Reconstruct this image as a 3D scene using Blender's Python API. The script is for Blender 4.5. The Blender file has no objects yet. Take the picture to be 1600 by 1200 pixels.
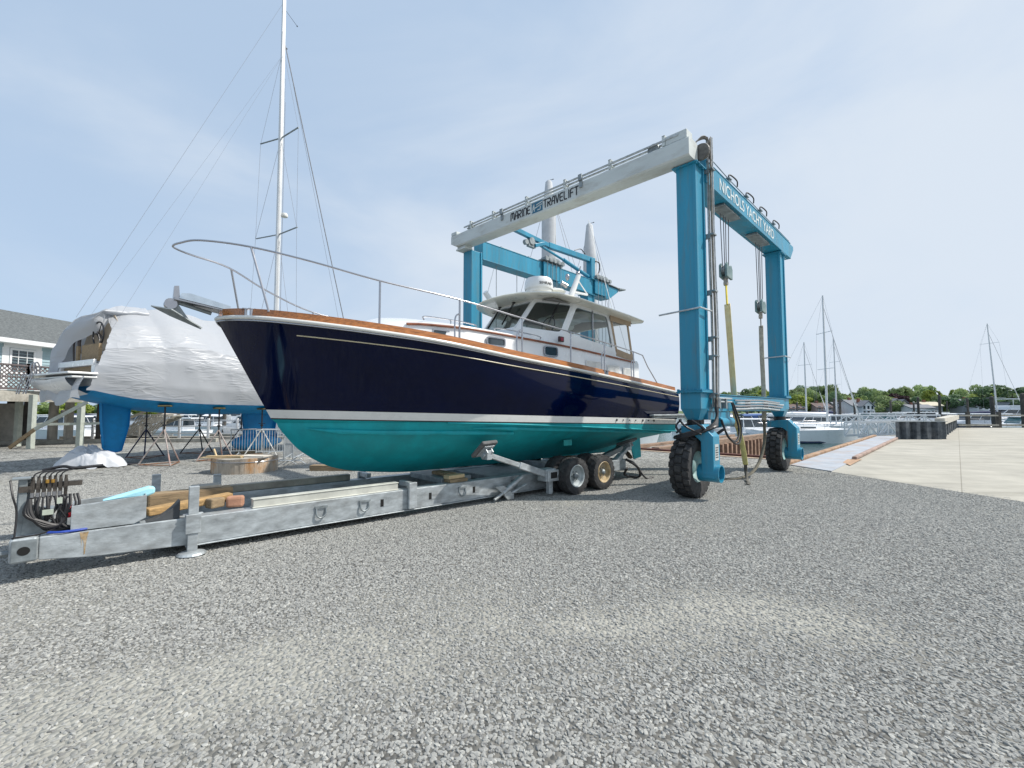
import bpy, bmesh, math, random
import numpy as np
from mathutils import Vector, Matrix, noise
random.seed(7)
R_ = math.radians
SC = bpy.context.scene
COL = SC.collection

# ------------------------------------------------------------------ camera
cam_d = bpy.data.cameras.new('camera'); cam = bpy.data.objects.new('camera', cam_d); COL.objects.link(cam)
cam_d.sensor_fit = 'HORIZONTAL'; cam_d.sensor_width = 36; cam_d.lens = 712/1600*36
cam_d.clip_start = 0.05; cam_d.clip_end = 5000
PITCH = math.atan(40/712)
cam.location = (0, 0, 1.7); cam.rotation_euler = (math.pi/2+PITCH, 0, 0)
SC.camera = cam
SC.render.resolution_x = 1024; SC.render.resolution_y = 768

# ------------------------------------------------------------------ sun and sky
SUN_EL, SUN_AZ = 50.0, 2.0            # azimuth measured from +X towards +Y
sd = Vector((math.cos(R_(SUN_EL))*math.cos(R_(SUN_AZ)), math.cos(R_(SUN_EL))*math.sin(R_(SUN_AZ)), math.sin(R_(SUN_EL))))
sun_d = bpy.data.lights.new('sun', 'SUN'); sun = bpy.data.objects.new('sun', sun_d); COL.objects.link(sun)
sun_d.energy = 3.9; sun_d.angle = R_(.8); sun_d.color = (1, .95, .88)
sun.rotation_euler = sd.to_track_quat('Z', 'Y').to_euler(); sun.location = (20, 0, 30)
W = bpy.data.worlds.new('World'); SC.world = W; W.use_nodes = True
nt = W.node_tree; nt.nodes.clear()
def N(t, **k):
    n = nt.nodes.new(t)
    for a, b in k.items(): setattr(n, a, b)
    return n
out = N('ShaderNodeOutputWorld'); bg = N('ShaderNodeBackground'); sky = N('ShaderNodeTexSky')
sky.sky_type = 'NISHITA'; sky.sun_disc = False; sky.sun_elevation = R_(SUN_EL); sky.sun_rotation = R_(90-SUN_AZ)
sky.air_density = 1.0; sky.dust_density = 1.5; sky.ozone_density = 2.0
tc = N('ShaderNodeTexCoord'); mp = N('ShaderNodeMapping'); mp.inputs['Scale'].default_value = (1.0, 1.5, 3.0); mp.inputs['Rotation'].default_value = (.1, .45, .5)
nz = N('ShaderNodeTexNoise'); nz.inputs['Scale'].default_value = 1.25; nz.inputs['Detail'].default_value = 7; nz.inputs['Roughness'].default_value = .52; nz.inputs['Distortion'].default_value = .45
nt.links.new(tc.outputs['Generated'], mp.inputs['Vector']); nt.links.new(mp.outputs[0], nz.inputs['Vector'])
m0 = N('ShaderNodeMix', data_type='RGBA'); m0.inputs[0].default_value = .78; m0.inputs[7].default_value = (3.85, 5.1, 6.75, 1); nt.links.new(sky.outputs[0], m0.inputs[6])
# thin high cloud, denser towards the sun's side and the horizon
dt = N('ShaderNodeVectorMath', operation='DOT_PRODUCT'); dt.inputs[1].default_value = (.55, .05, -.35); nt.links.new(tc.outputs['Generated'], dt.inputs[0])
ad = N('ShaderNodeMath', operation='MULTIPLY_ADD'); ad.inputs[1].default_value = .42; nt.links.new(dt.outputs['Value'], ad.inputs[0]); nt.links.new(nz.outputs['Fac'], ad.inputs[2])
rp = N('ShaderNodeMapRange'); rp.interpolation_type = 'SMOOTHSTEP'; rp.inputs['From Min'].default_value = .26; rp.inputs['From Max'].default_value = .72; rp.inputs['To Min'].default_value = .12; rp.inputs['To Max'].default_value = .93
mx = N('ShaderNodeMix', data_type='RGBA'); mx.inputs[7].default_value = (5.6, 6.2, 6.95, 1)
nt.links.new(ad.outputs[0], rp.inputs['Value']); nt.links.new(rp.outputs[0], mx.inputs[0])
nt.links.new(m0.outputs[2], mx.inputs[6]); nt.links.new(mx.outputs[2], bg.inputs[0])
bg.inputs[1].default_value = .1
nt.links.new(bg.outputs[0], out.inputs[0])
SC.view_settings.view_transform = 'Standard'; SC.view_settings.look = 'None'
SC.view_settings.exposure = 0.38; SC.view_settings.gamma = 1

# ------------------------------------------------------------------ frames
class Fr:                                   # a local frame: origin o (x,y,z) turned by deg about z
    def __init__(s, o, deg=0.0):
        s.o = Vector(o); s.a = math.radians(deg)
        s.X = Vector((math.cos(s.a), math.sin(s.a), 0)); s.Y = Vector((-math.sin(s.a), math.cos(s.a), 0)); s.Z = Vector((0, 0, 1))
    def w(s, q): return s.o + s.X*q[0] + s.Y*q[1] + s.Z*q[2]
WF = Fr((0, 0, 0))
TF = Fr((-4.692, 4.643, 0), 41.7)           # trailer and navy boat
GF = Fr((3.491, 8.831, 0), 45.7)            # travelift
BF = Fr((-12.3, 14.1, 0), 62)               # wrapped sailboat

# ------------------------------------------------------------------ materials
_m = {}
def mat(name, col, rough=.6, metal=0.0, var=.12, scale=6.0, bump=0.0, bscale=40.0, coat=0.0, dirt=None, dirt_amt=.0, dirt_scale=2.0, spec=.5, stretch=None):
    if name in _m: return _m[name]
    m = bpy.data.materials.new(name); m.use_nodes = True; t = m.node_tree; b = t.nodes['Principled BSDF']
    def A(ty): return t.nodes.new(ty)
    b.inputs['Roughness'].default_value = rough; b.inputs['Metallic'].default_value = metal
    b.inputs['Coat Weight'].default_value = coat; b.inputs['Coat Roughness'].default_value = .03
    b.inputs['Specular IOR Level'].default_value = spec
    c = A('ShaderNodeTexCoord'); vec = c.outputs['Object']
    if stretch:
        mpn = A('ShaderNodeMapping'); mpn.inputs['Scale'].default_value = stretch; t.links.new(vec, mpn.inputs[0]); vec = mpn.outputs[0]
    n = A('ShaderNodeTexNoise'); n.inputs['Scale'].default_value = scale; n.inputs['Detail'].default_value = 7; n.inputs['Roughness'].default_value = .62
    t.links.new(vec, n.inputs['Vector'])
    r = A('ShaderNodeValToRGB'); lo = [max(0, x*(1-var*1.6)) for x in col]; hi = [min(1, x*(1+var*1.6)) for x in col]
    r.color_ramp.elements[0].position = .3; r.color_ramp.elements[1].position = .7
    r.color_ramp.elements[0].color = (*lo, 1); r.color_ramp.elements[1].color = (*hi, 1)
    t.links.new(n.outputs['Fac'], r.inputs[0]); last = r.outputs[0]
    if dirt:
        n2 = A('ShaderNodeTexNoise'); n2.inputs['Scale'].default_value = dirt_scale; n2.inputs['Detail'].default_value = 9; n2.inputs['Roughness'].default_value = .7
        t.links.new(vec, n2.inputs['Vector'])
        r2 = A('ShaderNodeValToRGB'); r2.color_ramp.elements[0].position = .5; r2.color_ramp.elements[1].position = .68
        r2.color_ramp.elements[0].color = (0, 0, 0, 1); r2.color_ramp.elements[1].color = (dirt_amt,)*3+(1,)
        t.links.new(n2.outputs['Fac'], r2.inputs[0])
        x = A('ShaderNodeMix'); x.data_type = 'RGBA'; x.inputs[7].default_value = (*dirt, 1)
        t.links.new(r2.outputs[0], x.inputs[0]); t.links.new(last, x.inputs[6]); last = x.outputs[2]
    t.links.new(last, b.inputs['Base Color'])
    if rough > .12:
        mr = A('ShaderNodeMapRange'); mr.inputs['To Min'].default_value = max(.02, rough-.12); mr.inputs['To Max'].default_value = min(1, rough+.12)
        t.links.new(n.outputs['Fac'], mr.inputs['Value']); t.links.new(mr.outputs[0], b.inputs['Roughness'])
    if bump:
        n3 = A('ShaderNodeTexNoise'); n3.inputs['Scale'].default_value = bscale; n3.inputs['Detail'].default_value = 4
        t.links.new(vec, n3.inputs['Vector'])
        bp = A('ShaderNodeBump'); bp.inputs['Strength'].default_value = bump; bp.inputs['Distance'].default_value = .02
        t.links.new(n3.outputs['Fac'], bp.inputs['Height']); t.links.new(bp.outputs[0], b.inputs['Normal'])
    _m[name] = m
    return m
def glass(name, tint, alpha_mix=.5):
    if name in _m: return _m[name]
    m = bpy.data.materials.new(name); m.use_nodes = True; t = m.node_tree; t.nodes.clear()
    o = t.nodes.new('ShaderNodeOutputMaterial'); tr = t.nodes.new('ShaderNodeBsdfTransparent'); gl = t.nodes.new('ShaderNodeBsdfGlossy')
    tr.inputs[0].default_value = (*tint, 1); gl.inputs['Roughness'].default_value = .02
    lw = t.nodes.new('ShaderNodeLayerWeight'); lw.inputs[0].default_value = .5; fr = t.nodes.new('ShaderNodeMath'); fr.operation = 'POWER'; fr.inputs[1].default_value = 4; t.links.new(lw.outputs['Facing'], fr.inputs[0])
    ma = t.nodes.new('ShaderNodeMath'); ma.operation = 'MULTIPLY_ADD'; ma.inputs[1].default_value = .85; ma.inputs[2].default_value = .03+.02*alpha_mix
    mi = t.nodes.new('ShaderNodeMixShader')
    t.links.new(fr.outputs[0], ma.inputs[0]); t.links.new(ma.outputs[0], mi.inputs[0]); t.links.new(tr.outputs[0], mi.inputs[1]); t.links.new(gl.outputs[0], mi.inputs[2])
    t.links.new(mi.outputs[0], o.inputs[0]); _m[name] = m; return m

STEEL = mat('galvanised steel', (.42, .455, .47), .48, .42, .20, 11, .12, 60, dirt=(.24, .235, .22), dirt_amt=.5, dirt_scale=2.6, stretch=(.5, 1, 1.2))
STEELD = mat('dull galvanised steel', (.26, .29, .30), .55, .5, .25, 6, .1, 50)
RAILST = mat('stainless rail', (.42, .42, .44), .26, .95, .05, 3)
TEAL = mat('teal gantry paint', (.018, .235, .37), .42, 0, .14, 1.3, .08, 30, coat=.1, dirt=(.10, .17, .18), dirt_amt=.55, dirt_scale=9, stretch=(1, 1, .10))
WHITEP = mat('grey white beam paint', (.52, .56, .55), .5, 0, .05, 2, .05, 20, dirt=(.33, .32, .28), dirt_amt=.55, dirt_scale=3, stretch=(1, .5, 1.6))
RUBBER = mat('tyre rubber', (.035, .035, .036), .85, 0, .3, 14, .3, 60, dirt=(.10, .10, .095), dirt_amt=.5, dirt_scale=5)
BLACK = mat('black hose', (.014, .014, .016), .5, 0, .2, 10)
NAVY = mat('navy gelcoat', (.0001, .0034, .027), .06, 0, .1, 2, coat=.0, spec=.24)
CREAM = mat('cream gelcoat', (.70, .70, .66), .25, 0, .02, 3, coat=.4)
WGEL = mat('white gelcoat', (.74, .75, .75), .25, 0, .02, 3, coat=.4, dirt=(.6, .6, .58), dirt_amt=.3, dirt_scale=4)
ROOFG = mat('ivory roof gelcoat', (.66, .65, .56), .3, 0, .02, 3, coat=.3)
TEAK = mat('varnished teak', (.36, .13, .03), .3, 0, .3, 7, .03, 40, coat=.5, stretch=(.5, 6, 6))
ANTIF = mat('teal antifouling', (.0, .33, .37), .62, 0, .1, 4, .06, 60, dirt=(.005, .255, .28), dirt_amt=.75, dirt_scale=1.6, stretch=(1, 1, .7))
ANTIFB = mat('blue antifouling', (.0, .25, .56), .6, 0, .12, 4, .05, 40, dirt=(.01, .11, .30), dirt_amt=.5, dirt_scale=2)
BOOT = mat('boot stripe', (.74, .74, .71), .3, 0, .03, 4, coat=.2)
BLKP = mat('black paint', (.012, .012, .014), .4, 0, .1, 5)
WOOD = mat('weathered timber', (.30, .22, .13), .85, 0, .3, 6, .4, 40, stretch=(1, 7, 7), dirt=(.14, .09, .05), dirt_amt=.7, dirt_scale=3)
WOODG = mat('grey timber', (.36, .345, .30), .85, 0, .2, 5, .3, 30, dirt=(.22, .2, .16), dirt_amt=.6, dirt_scale=3)
WOODP = mat('new pine board', (.55, .42, .24), .7, 0, .12, 6, .2, 30)
PILE = mat('dark piling', (.07, .065, .058), .9, 0, .3, 4, .4, 20)
RUST = mat('rusty steel', (.20, .085, .04), .85, .1, .4, 5, .3, 30, dirt=(.42, .21, .09), dirt_amt=.8, dirt_scale=1.5)
RUSTD = mat('dark red rust', (.10, .035, .025), .8, .1, .4, 5, .3, 30)
GLASSM = glass('window glass', (.50, .55, .55), 1)
VINYL = glass('clear vinyl', (.8, .8, .78), 3)
DARKG = mat('dark window', (.03, .045, .055), .08, 0, .2, 3, spec=.8)
BEIGE = mat('beige canvas', (.42, .31, .21), .8, 0, .08, 6, .1, 60)

# ------------------------------------------------------------------ mesh builder
class Thing:
    def __init__(s, name, label=None, cat=None, fr=WF, off=(0, 0, 0), group=None, kind=None):
        s.fr = fr; s.off = Vector(off); s.o = bpy.data.objects.new(name, None); COL.objects.link(s.o)
        s.o.empty_display_size = .3
        s.o.location = fr.w(off); s.o.rotation_euler = (0, 0, fr.a)
        tag(s.o, label, cat, group, kind)
def tag(o, label=None, cat=None, group=None, kind=None):
    if label: o['label'] = label
    if cat: o['category'] = cat
    if group: o['group'] = group
    if kind: o['kind'] = kind
    return o
class Sub:                                    # a part that carries sub-parts
    def __init__(s, thing, obj): s.o = obj; s.off = thing.off; s.fr = thing.fr
class MB:
    def __init__(s): s.V = []; s.F = []
    def add(s, V, F):
        n = len(s.V); s.V += [tuple(v) for v in V]; s.F += [tuple(i+n for i in f) for f in F]; return s
    def box(s, c, d, rot=None):
        x, y, z = d[0]/2, d[1]/2, d[2]/2; V = [Vector((a*x, b*y, e*z)) for a in (-1, 1) for b in (-1, 1) for e in (-1, 1)]
        if rot is not None: V = [rot @ v for v in V]
        V = [v+Vector(c) for v in V]
        return s.add(V, [(0, 1, 3, 2), (4, 6, 7, 5), (0, 4, 5, 1), (2, 3, 7, 6), (0, 2, 6, 4), (1, 5, 7, 3)])
    def bx(s, x0, x1, y0, y1, z0, z1): return s.box(((x0+x1)/2, (y0+y1)/2, (z0+z1)/2), (abs(x1-x0), abs(y1-y0), abs(z1-z0)))
    def bar(s, p, q, w, h, up=(0, 0, 1)):
        p = Vector(p); q = Vector(q); d = (q-p); L = d.length
        if L < 1e-6: return s
        d /= L; u = Vector(up)
        if abs(d.dot(u)) > .98: u = Vector((1, 0, 0))
        sx = d.cross(u).normalized(); u2 = sx.cross(d)
        M = Matrix((d, sx, u2)).transposed()
        return s.box((p+q)/2, (L, w, h), M)
    def tube(s, pts, r, n=8, cap=True, closed=False):
        P = [Vector(p) for p in pts]; k = len(P); rs = r if isinstance(r, (list, tuple)) else [r]*k
        V = []; F = []; prev = None
        for i, p in enumerate(P):
            if closed: d = P[(i+1) % k]-P[i-1]
            else: d = P[min(i+1, k-1)]-P[max(i-1, 0)]
            d = d.normalized() if d.length > 1e-9 else Vector((0, 0, 1))
            if prev is None:
                a = Vector((0, 0, 1)) if abs(d.z) < .9 else Vector((1, 0, 0))
                u = d.cross(a).normalized()
            else:
                u = prev - d*prev.dot(d); u = u.normalized() if u.length > 1e-6 else d.orthogonal().normalized()
            prev = u; v = d.cross(u)
            for j in range(n):
                t = 2*math.pi*j/n; V.append(p+(u*math.cos(t)+v*math.sin(t))*rs[i])
        m = k if closed else k-1
        for i in range(m):
            for j in range(n):
                a = i*n+j; b = i*n+(j+1) % n; i2 = (i+1) % k
                F.append((a, b, i2*n+(j+1) % n, i2*n+j))
        if cap and not closed: F += [tuple(range(n-1, -1, -1)), tuple(range((k-1)*n, k*n))]
        return s.add(V, F)
    def cyl(s, p, q, r0, r1=None, n=16): return s.tube([p, q], [r0, r0 if r1 is None else r1], n)
    def lathe(s, prof, o, ax, n=24, cap=True):     # prof: (r, h) along ax
        o = Vector(o); ax = Vector(ax).normalized(); u = ax.orthogonal().normalized(); v = ax.cross(u); V = []; F = []
        for (r, h) in prof:
            for j in range(n):
                t = 2*math.pi*j/n; V.append(o+ax*h+(u*math.cos(t)+v*math.sin(t))*max(r, 1e-4))
        for i in range(len(prof)-1):
            for j in range(n): F.append((i*n+j, i*n+(j+1) % n, (i+1)*n+(j+1) % n, (i+1)*n+j))
        if cap: F += [tuple(range(n-1, -1, -1)), tuple(range((len(prof)-1)*n, len(prof)*n))]
        return s.add(V, F)
    def grid(s, rows, closed=False):
        n = len(rows[0]); V = [p for r in rows for p in r]; F = []
        for i in range(len(rows)-1):
            for j in range(n if closed else n-1):
                F.append((i*n+j, i*n+(j+1) % n, (i+1)*n+(j+1) % n, (i+1)*n+j))
        return s.add(V, F)
    def poly(s, pts): return s.add(pts, [tuple(range(len(pts)))])
    def prism(s, pts, ext):                        # polygon extruded by vector ext
        e = Vector(ext); n = len(pts); A = [Vector(p) for p in pts]; B = [p+e for p in A]
        return s.add(A+B, [tuple(range(n-1, -1, -1)), tuple(range(n, 2*n))]+[(i, (i+1) % n, n+(i+1) % n, n+i) for i in range(n)])
    def ring(s, outer, inner, ext):                # frame between two loops, thickness ext
        e = Vector(ext); n = len(outer); O = [Vector(p) for p in outer]; I = [Vector(p) for p in inner]
        V = O+I+[p+e for p in O]+[p+e for p in I]; F = []
        for i in range(n):
            j = (i+1) % n
            F += [(i, j, n+j, n+i), (2*n+j, 2*n+i, 3*n+i, 3*n+j), (j, i, 2*n+i, 2*n+j), (n+i, n+j, 3*n+j, 3*n+i)]
        return s.add(V, F)
    def ball(s, c, r, n=10, sq=(1, 1, 1)):
        V = []; F = []; m = n//2+1
        for i in range(m+1):
            a = math.pi*i/m
            for j in range(n):
                t = 2*math.pi*j/n; V.append((c[0]+r*sq[0]*math.sin(a)*math.cos(t), c[1]+r*sq[1]*math.sin(a)*math.sin(t), c[2]+r*sq[2]*math.cos(a)))
        for i in range(m):
            for j in range(n): F.append((i*n+j, (i+1)*n+j, (i+1)*n+(j+1) % n, i*n+(j+1) % n))
        return s.add(V, F)
    def build(s, name, m, parent=None, smooth=None, bevel=0, label=None, cat=None, group=None, kind=None, fr=WF, off=(0, 0, 0), solid=0, shadow=True):
        if parent is not None: off = parent.off
        off = Vector(off)
        me = bpy.data.meshes.new(name); me.from_pydata([tuple(Vector(v)-off) for v in s.V], [], s.F); me.validate()
        bm = bmesh.new(); bm.from_mesh(me); bmesh.ops.recalc_face_normals(bm, faces=bm.faces); bm.to_mesh(me); bm.free()
        me.materials.append(m)
        if smooth is not None:
            for p in me.polygons: p.use_smooth = True
            me.set_sharp_from_angle(angle=R_(smooth))
        o = bpy.data.objects.new(name, me); COL.objects.link(o)
        if parent is not None: o.parent = parent.o
        else: o.location = fr.w(off); o.rotation_euler = (0, 0, fr.a)
        if solid:
            md = o.modifiers.new('solid', 'SOLIDIFY'); md.thickness = solid; md.offset = 0
        if bevel:
            md = o.modifiers.new('bevel', 'BEVEL'); md.width = bevel; md.segments = 2; md.limit_method = 'ANGLE'; md.angle_limit = R_(40)
        tag(o, label, cat, group, kind)
        return o
def text_geo(mb, txt, size, place, bold=0.0, align='LEFT', ext=.003, sx=1.0):
    cu = bpy.data.curves.new('t', 'FONT'); cu.body = txt; cu.size = size; cu.extrude = ext; cu.offset = bold; cu.align_x = align
    ob = bpy.data.objects.new('t', cu); COL.objects.link(ob)
    dg = bpy.context.evaluated_depsgraph_get(); me = bpy.data.meshes.new_from_object(ob.evaluated_get(dg))
    mb.add([place(v.co.x*sx, v.co.y, v.co.z) for v in me.vertices], [tuple(p.vertices) for p in me.polygons])
    bpy.data.objects.remove(ob); bpy.data.curves.remove(cu); bpy.data.meshes.remove(me)
def smooth_path(pts, k=6, closed=False):            # Catmull-Rom
    P = [Vector(p) for p in pts]; n = len(P); o = []
    for i in range(n if closed else n-1):
        p0 = P[i-1] if (i > 0 or closed) else P[0]*2-P[1]; p1 = P[i]; p2 = P[(i+1) % n]; p3 = P[(i+2) % n] if (i+2 < n or closed) else P[-1]*2-P[-2]
        for j in range(k):
            t = j/k; o.append(.5*((2*p1)+(p2-p0)*t+(2*p0-5*p1+4*p2-p3)*t*t+(3*p1-p0-3*p2+p3)*t**3))
    if not closed: o.append(P[-1])
    return o
def cr(xs, ys):                                      # smooth 1-D interpolant (monotone cubic)
    xs = np.array(xs, float); ys = np.array(ys, float); d = np.diff(ys)/np.diff(xs); m = np.zeros(len(xs)); m[0] = d[0]; m[-1] = d[-1]
    for i in range(1, len(xs)-1): m[i] = 0 if d[i-1]*d[i] <= 0 else 2/(1/d[i-1]+1/d[i])
    def f(x):
        x = min(max(x, xs[0]), xs[-1]); i = min(int(np.searchsorted(xs, x, 'right')-1), len(xs)-2); h = xs[i+1]-xs[i]; t = (x-xs[i])/h
        return float((2*t**3-3*t**2+1)*ys[i]+(t**3-2*t**2+t)*h*m[i]+(-2*t**3+3*t**2)*ys[i+1]+(t**3-t**2)*h*m[i+1])
    return f
def nz3(x, y, z): return noise.noise(Vector((x, y, z)))

# ================================================================== SETTING
# ground slab with the travelift slip cut out
def gw(x, y): v = GF.w((x, y, 0)); return (v.x, v.y)
SLIP_L, SLIP_R, SLIP_X = 5.25, .28, 9.05
outline = [(-300, -60), (300, -60), (300, 43), (42, 43), (26.0, 31), gw(28.5, SLIP_R), gw(SLIP_X, SLIP_R), gw(SLIP_X, SLIP_L), gw(27, SLIP_L), gw(27, 6.5), gw(10.4, 6.5), (0, 26.5), (-300, 26.5)]
def slab(name, pts, z0, z1, m, kind='structure'):
    bm = bmesh.new(); vs = [bm.verts.new((x, y, z1)) for x, y in pts]; f = bm.faces.new(vs); bm.normal_update()
    if f.normal.z < 0: f.normal_flip()
    r = bmesh.ops.extrude_face_region(bm, geom=[f]); vv = [g for g in r['geom'] if isinstance(g, bmesh.types.BMVert)]
    for v in vv: v.co.z = z0
    bmesh.ops.triangulate(bm, faces=bm.faces[:]); bmesh.ops.recalc_face_normals(bm, faces=bm.faces[:])
    me = bpy.data.meshes.new(name); bm.to_mesh(me); bm.free(); me.materials.append(m)
    o = bpy.data.objects.new(name, me); COL.objects.link(o); o['kind'] = kind; return o

def gravel_mat(dust=False):
    m = bpy.data.materials.new('gravel bed'); m.use_nodes = True; t = m.node_tree; b = t.nodes['Principled BSDF']; b.inputs['Roughness'].default_value = .95; b.inputs['Specular IOR Level'].default_value = .2
    A = t.nodes.new; L = t.links.new
    c = A('ShaderNodeTexCoord')
    v = A('ShaderNodeTexVoronoi'); v.inputs['Scale'].default_value = 30; v.inputs['Randomness'].default_value = 1; L(c.outputs['Object'], v.inputs['Vector'])
    sx = A('ShaderNodeSeparateColor'); L(v.outputs['Color'], sx.inputs[0])
    v2 = A('ShaderNodeTexVoronoi'); v2.inputs['Scale'].default_value = 11; L(c.outputs['Object'], v2.inputs['Vector']); sx2 = A('ShaderNodeSeparateColor'); L(v2.outputs['Color'], sx2.inputs[0])
    av = A('ShaderNodeMath'); av.operation = 'MULTIPLY_ADD'; av.inputs[1].default_value = .45; L(sx2.outputs[0], av.inputs[0])
    ms = A('ShaderNodeMath'); ms.operation = 'MULTIPLY'; ms.inputs[1].default_value = .55; L(sx.outputs[0], ms.inputs[0]); L(ms.outputs[0], av.inputs[2])
    r = A('ShaderNodeValToRGB'); e = r.color_ramp.elements; e[0].position = .12; e[0].color = (.08, .08, .078, 1); e[1].position = .9; e[1].color = (.46, .46, .425, 1)
    k = e.new(.5); k.color = (.265, .262, .242, 1); L(av.outputs[0], r.inputs[0])
    n = A('ShaderNodeTexNoise'); n.inputs['Scale'].default_value = .35; n.inputs['Detail'].default_value = 6; n.inputs['Roughness'].default_value = .6; L(c.outputs['Object'], n.inputs['Vector'])
    r2 = A('ShaderNodeValToRGB'); r2.color_ramp.elements[0].position = .5; r2.color_ramp.elements[1].position = .68; r2.color_ramp.elements[1].color = (.65, .65, .65, 1); L(n.outputs['Fac'], r2.inputs[0])
    x = A('ShaderNodeMix'); x.data_type = 'RGBA'; x.inputs[7].default_value = (.40, .385, .33, 1); L(r2.outputs[0], x.inputs[0]); L(r.outputs[0], x.inputs[6])
    n4 = A('ShaderNodeTexNoise'); n4.inputs['Scale'].default_value = .9; n4.inputs['Detail'].default_value = 5; L(c.outputs['Object'], n4.inputs['Vector'])
    mr = A('ShaderNodeMapRange'); mr.inputs['From Min'].default_value = .3; mr.inputs['From Max'].default_value = .7; mr.inputs['To Min'].default_value = .82; mr.inputs['To Max'].default_value = 1.15; L(n4.outputs['Fac'], mr.inputs['Value'])
    hs = A('ShaderNodeHueSaturation'); L(mr.outputs[0], hs.inputs['Value']); L(x.outputs[2], hs.inputs['Color']); L(hs.outputs[0], b.inputs['Base Color'])
    if dust:
        at = A('ShaderNodeAttribute'); at.attribute_name = 'dust'; xd = A('ShaderNodeMix'); xd.data_type = 'RGBA'
        nd = A('ShaderNodeTexNoise'); nd.inputs['Scale'].default_value = 22; nd.inputs['Detail'].default_value = 6; L(c.outputs['Object'], nd.inputs['Vector'])
        rd_ = A('ShaderNodeValToRGB'); rd_.color_ramp.elements[0].position = .3; rd_.color_ramp.elements[0].color = (.28, .275, .245, 1); rd_.color_ramp.elements[1].position = .7; rd_.color_ramp.elements[1].color = (.43, .425, .38, 1); L(nd.outputs['Fac'], rd_.inputs[0])
        so = A('ShaderNodeAttribute'); so.attribute_name = 'soil_or_gap_shade'; xs_ = A('ShaderNodeMix'); xs_.data_type = 'RGBA'; xs_.inputs[7].default_value = (.11, .107, .098, 1); L(so.outputs['Fac'], xs_.inputs[0]); L(hs.outputs[0], xs_.inputs[6])  # soil colour of the bed, darkened to paint shade in the gaps between stones
        L(at.outputs['Fac'], xd.inputs[0]); L(xs_.outputs[2], xd.inputs[6]); L(rd_.outputs[0], xd.inputs[7]); L(xd.outputs[2], b.inputs['Base Color'])
    bp = A('ShaderNodeBump'); bp.inputs['Strength'].default_value = .9; bp.inputs['Distance'].default_value = .025; bp.invert = True
    L(v.outputs['Distance'], bp.inputs['Height']); L(bp.outputs[0], b.inputs['Normal'])
    return m
slab('gravel_ground', outline, -3, 0, gravel_mat())

# concrete apron to the right
CONC = mat('pale concrete', (.40, .38, .325), .9, 0, .1, 1.2, .25, 30, dirt=(.31, .295, .255), dirt_amt=.6, dirt_scale=.4)
def concrete_joints(m):
    t = m.node_tree; b = t.nodes['Principled BSDF']; src = b.inputs['Base Color'].links[0].from_socket
    c = t.nodes.new('ShaderNodeTexCoord'); mp_ = t.nodes.new('ShaderNodeMapping'); mp_.inputs['Rotation'].default_value = (0, 0, R_(-45.7))
    br = t.nodes.new('ShaderNodeTexBrick'); br.offset = 0; br.inputs['Scale'].default_value = 1; br.inputs['Mortar Size'].default_value = .012; br.inputs['Mortar Smooth'].default_value = .3; br.inputs['Brick Width'].default_value = 4.6; br.inputs['Row Height'].default_value = 4.2
    br.inputs['Color1'].default_value = (1, 1, 1, 1); br.inputs['Color2'].default_value = (.93, .93, .92, 1); br.inputs['Mortar'].default_value = (.62, .61, .58, 1)
    n = t.nodes.new('ShaderNodeTexNoise'); n.inputs['Scale'].default_value = .7; n.inputs['Detail'].default_value = 8; n.inputs['Distortion'].default_value = 2; mp2 = t.nodes.new('ShaderNodeMapping'); mp2.inputs['Scale'].default_value = (.12, 1.4, 1); mp2.inputs['Rotation'].default_value = (0, 0, .15)
    r = t.nodes.new('ShaderNodeValToRGB'); r.color_ramp.elements[0].position = .36; r.color_ramp.elements[0].color = (.83, .83, .82, 1); r.color_ramp.elements[1].position = .5; r.color_ramp.elements[1].color = (1, 1, 1, 1)
    m1 = t.nodes.new('ShaderNodeMix'); m1.data_type = 'RGBA'; m1.blend_type = 'MULTIPLY'; m1.inputs[0].default_value = 1; m2 = t.nodes.new('ShaderNodeMix'); m2.data_type = 'RGBA'; m2.blend_type = 'MULTIPLY'; m2.inputs[0].default_value = 1
    L = t.links.new; L(c.outputs['Object'], mp_.inputs[0]); L(mp_.outputs[0], br.inputs['Vector']); L(c.outputs['Object'], mp2.inputs[0]); L(mp2.outputs[0], n.inputs['Vector']); L(n.outputs['Fac'], r.inputs[0])
    L(src, m1.inputs[6]); L(br.outputs['Color'], m1.inputs[7]); L(m1.outputs[2], m2.inputs[6]); L(r.outputs[0], m2.inputs[7]); L(m2.outputs[2], b.inputs['Base Color'])
concrete_joints(CONC)
apron = [gw(6.29, -1.15), gw(3.86, -4.48), gw(-7.4, -20), gw(-40, -60), (300, -20), (300, 42.9), (42, 42.9), (26.3, 31), gw(27.5, -1.15)]
slab('concrete_pavement', apron, .001, .009, CONC)
# runway pier strip
STRIP = mat('worn steel runway', (.36, .385, .42), .6, 0, .12, 1.5, .1, 20, dirt=(.36, .26, .19), dirt_amt=.75, dirt_scale=.9)
slab('pier_runway', [gw(7.14, .02), gw(6.29, -1.15), gw(28.4, -1.15), gw(28.4, .02)], .002, .03, STRIP)
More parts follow.
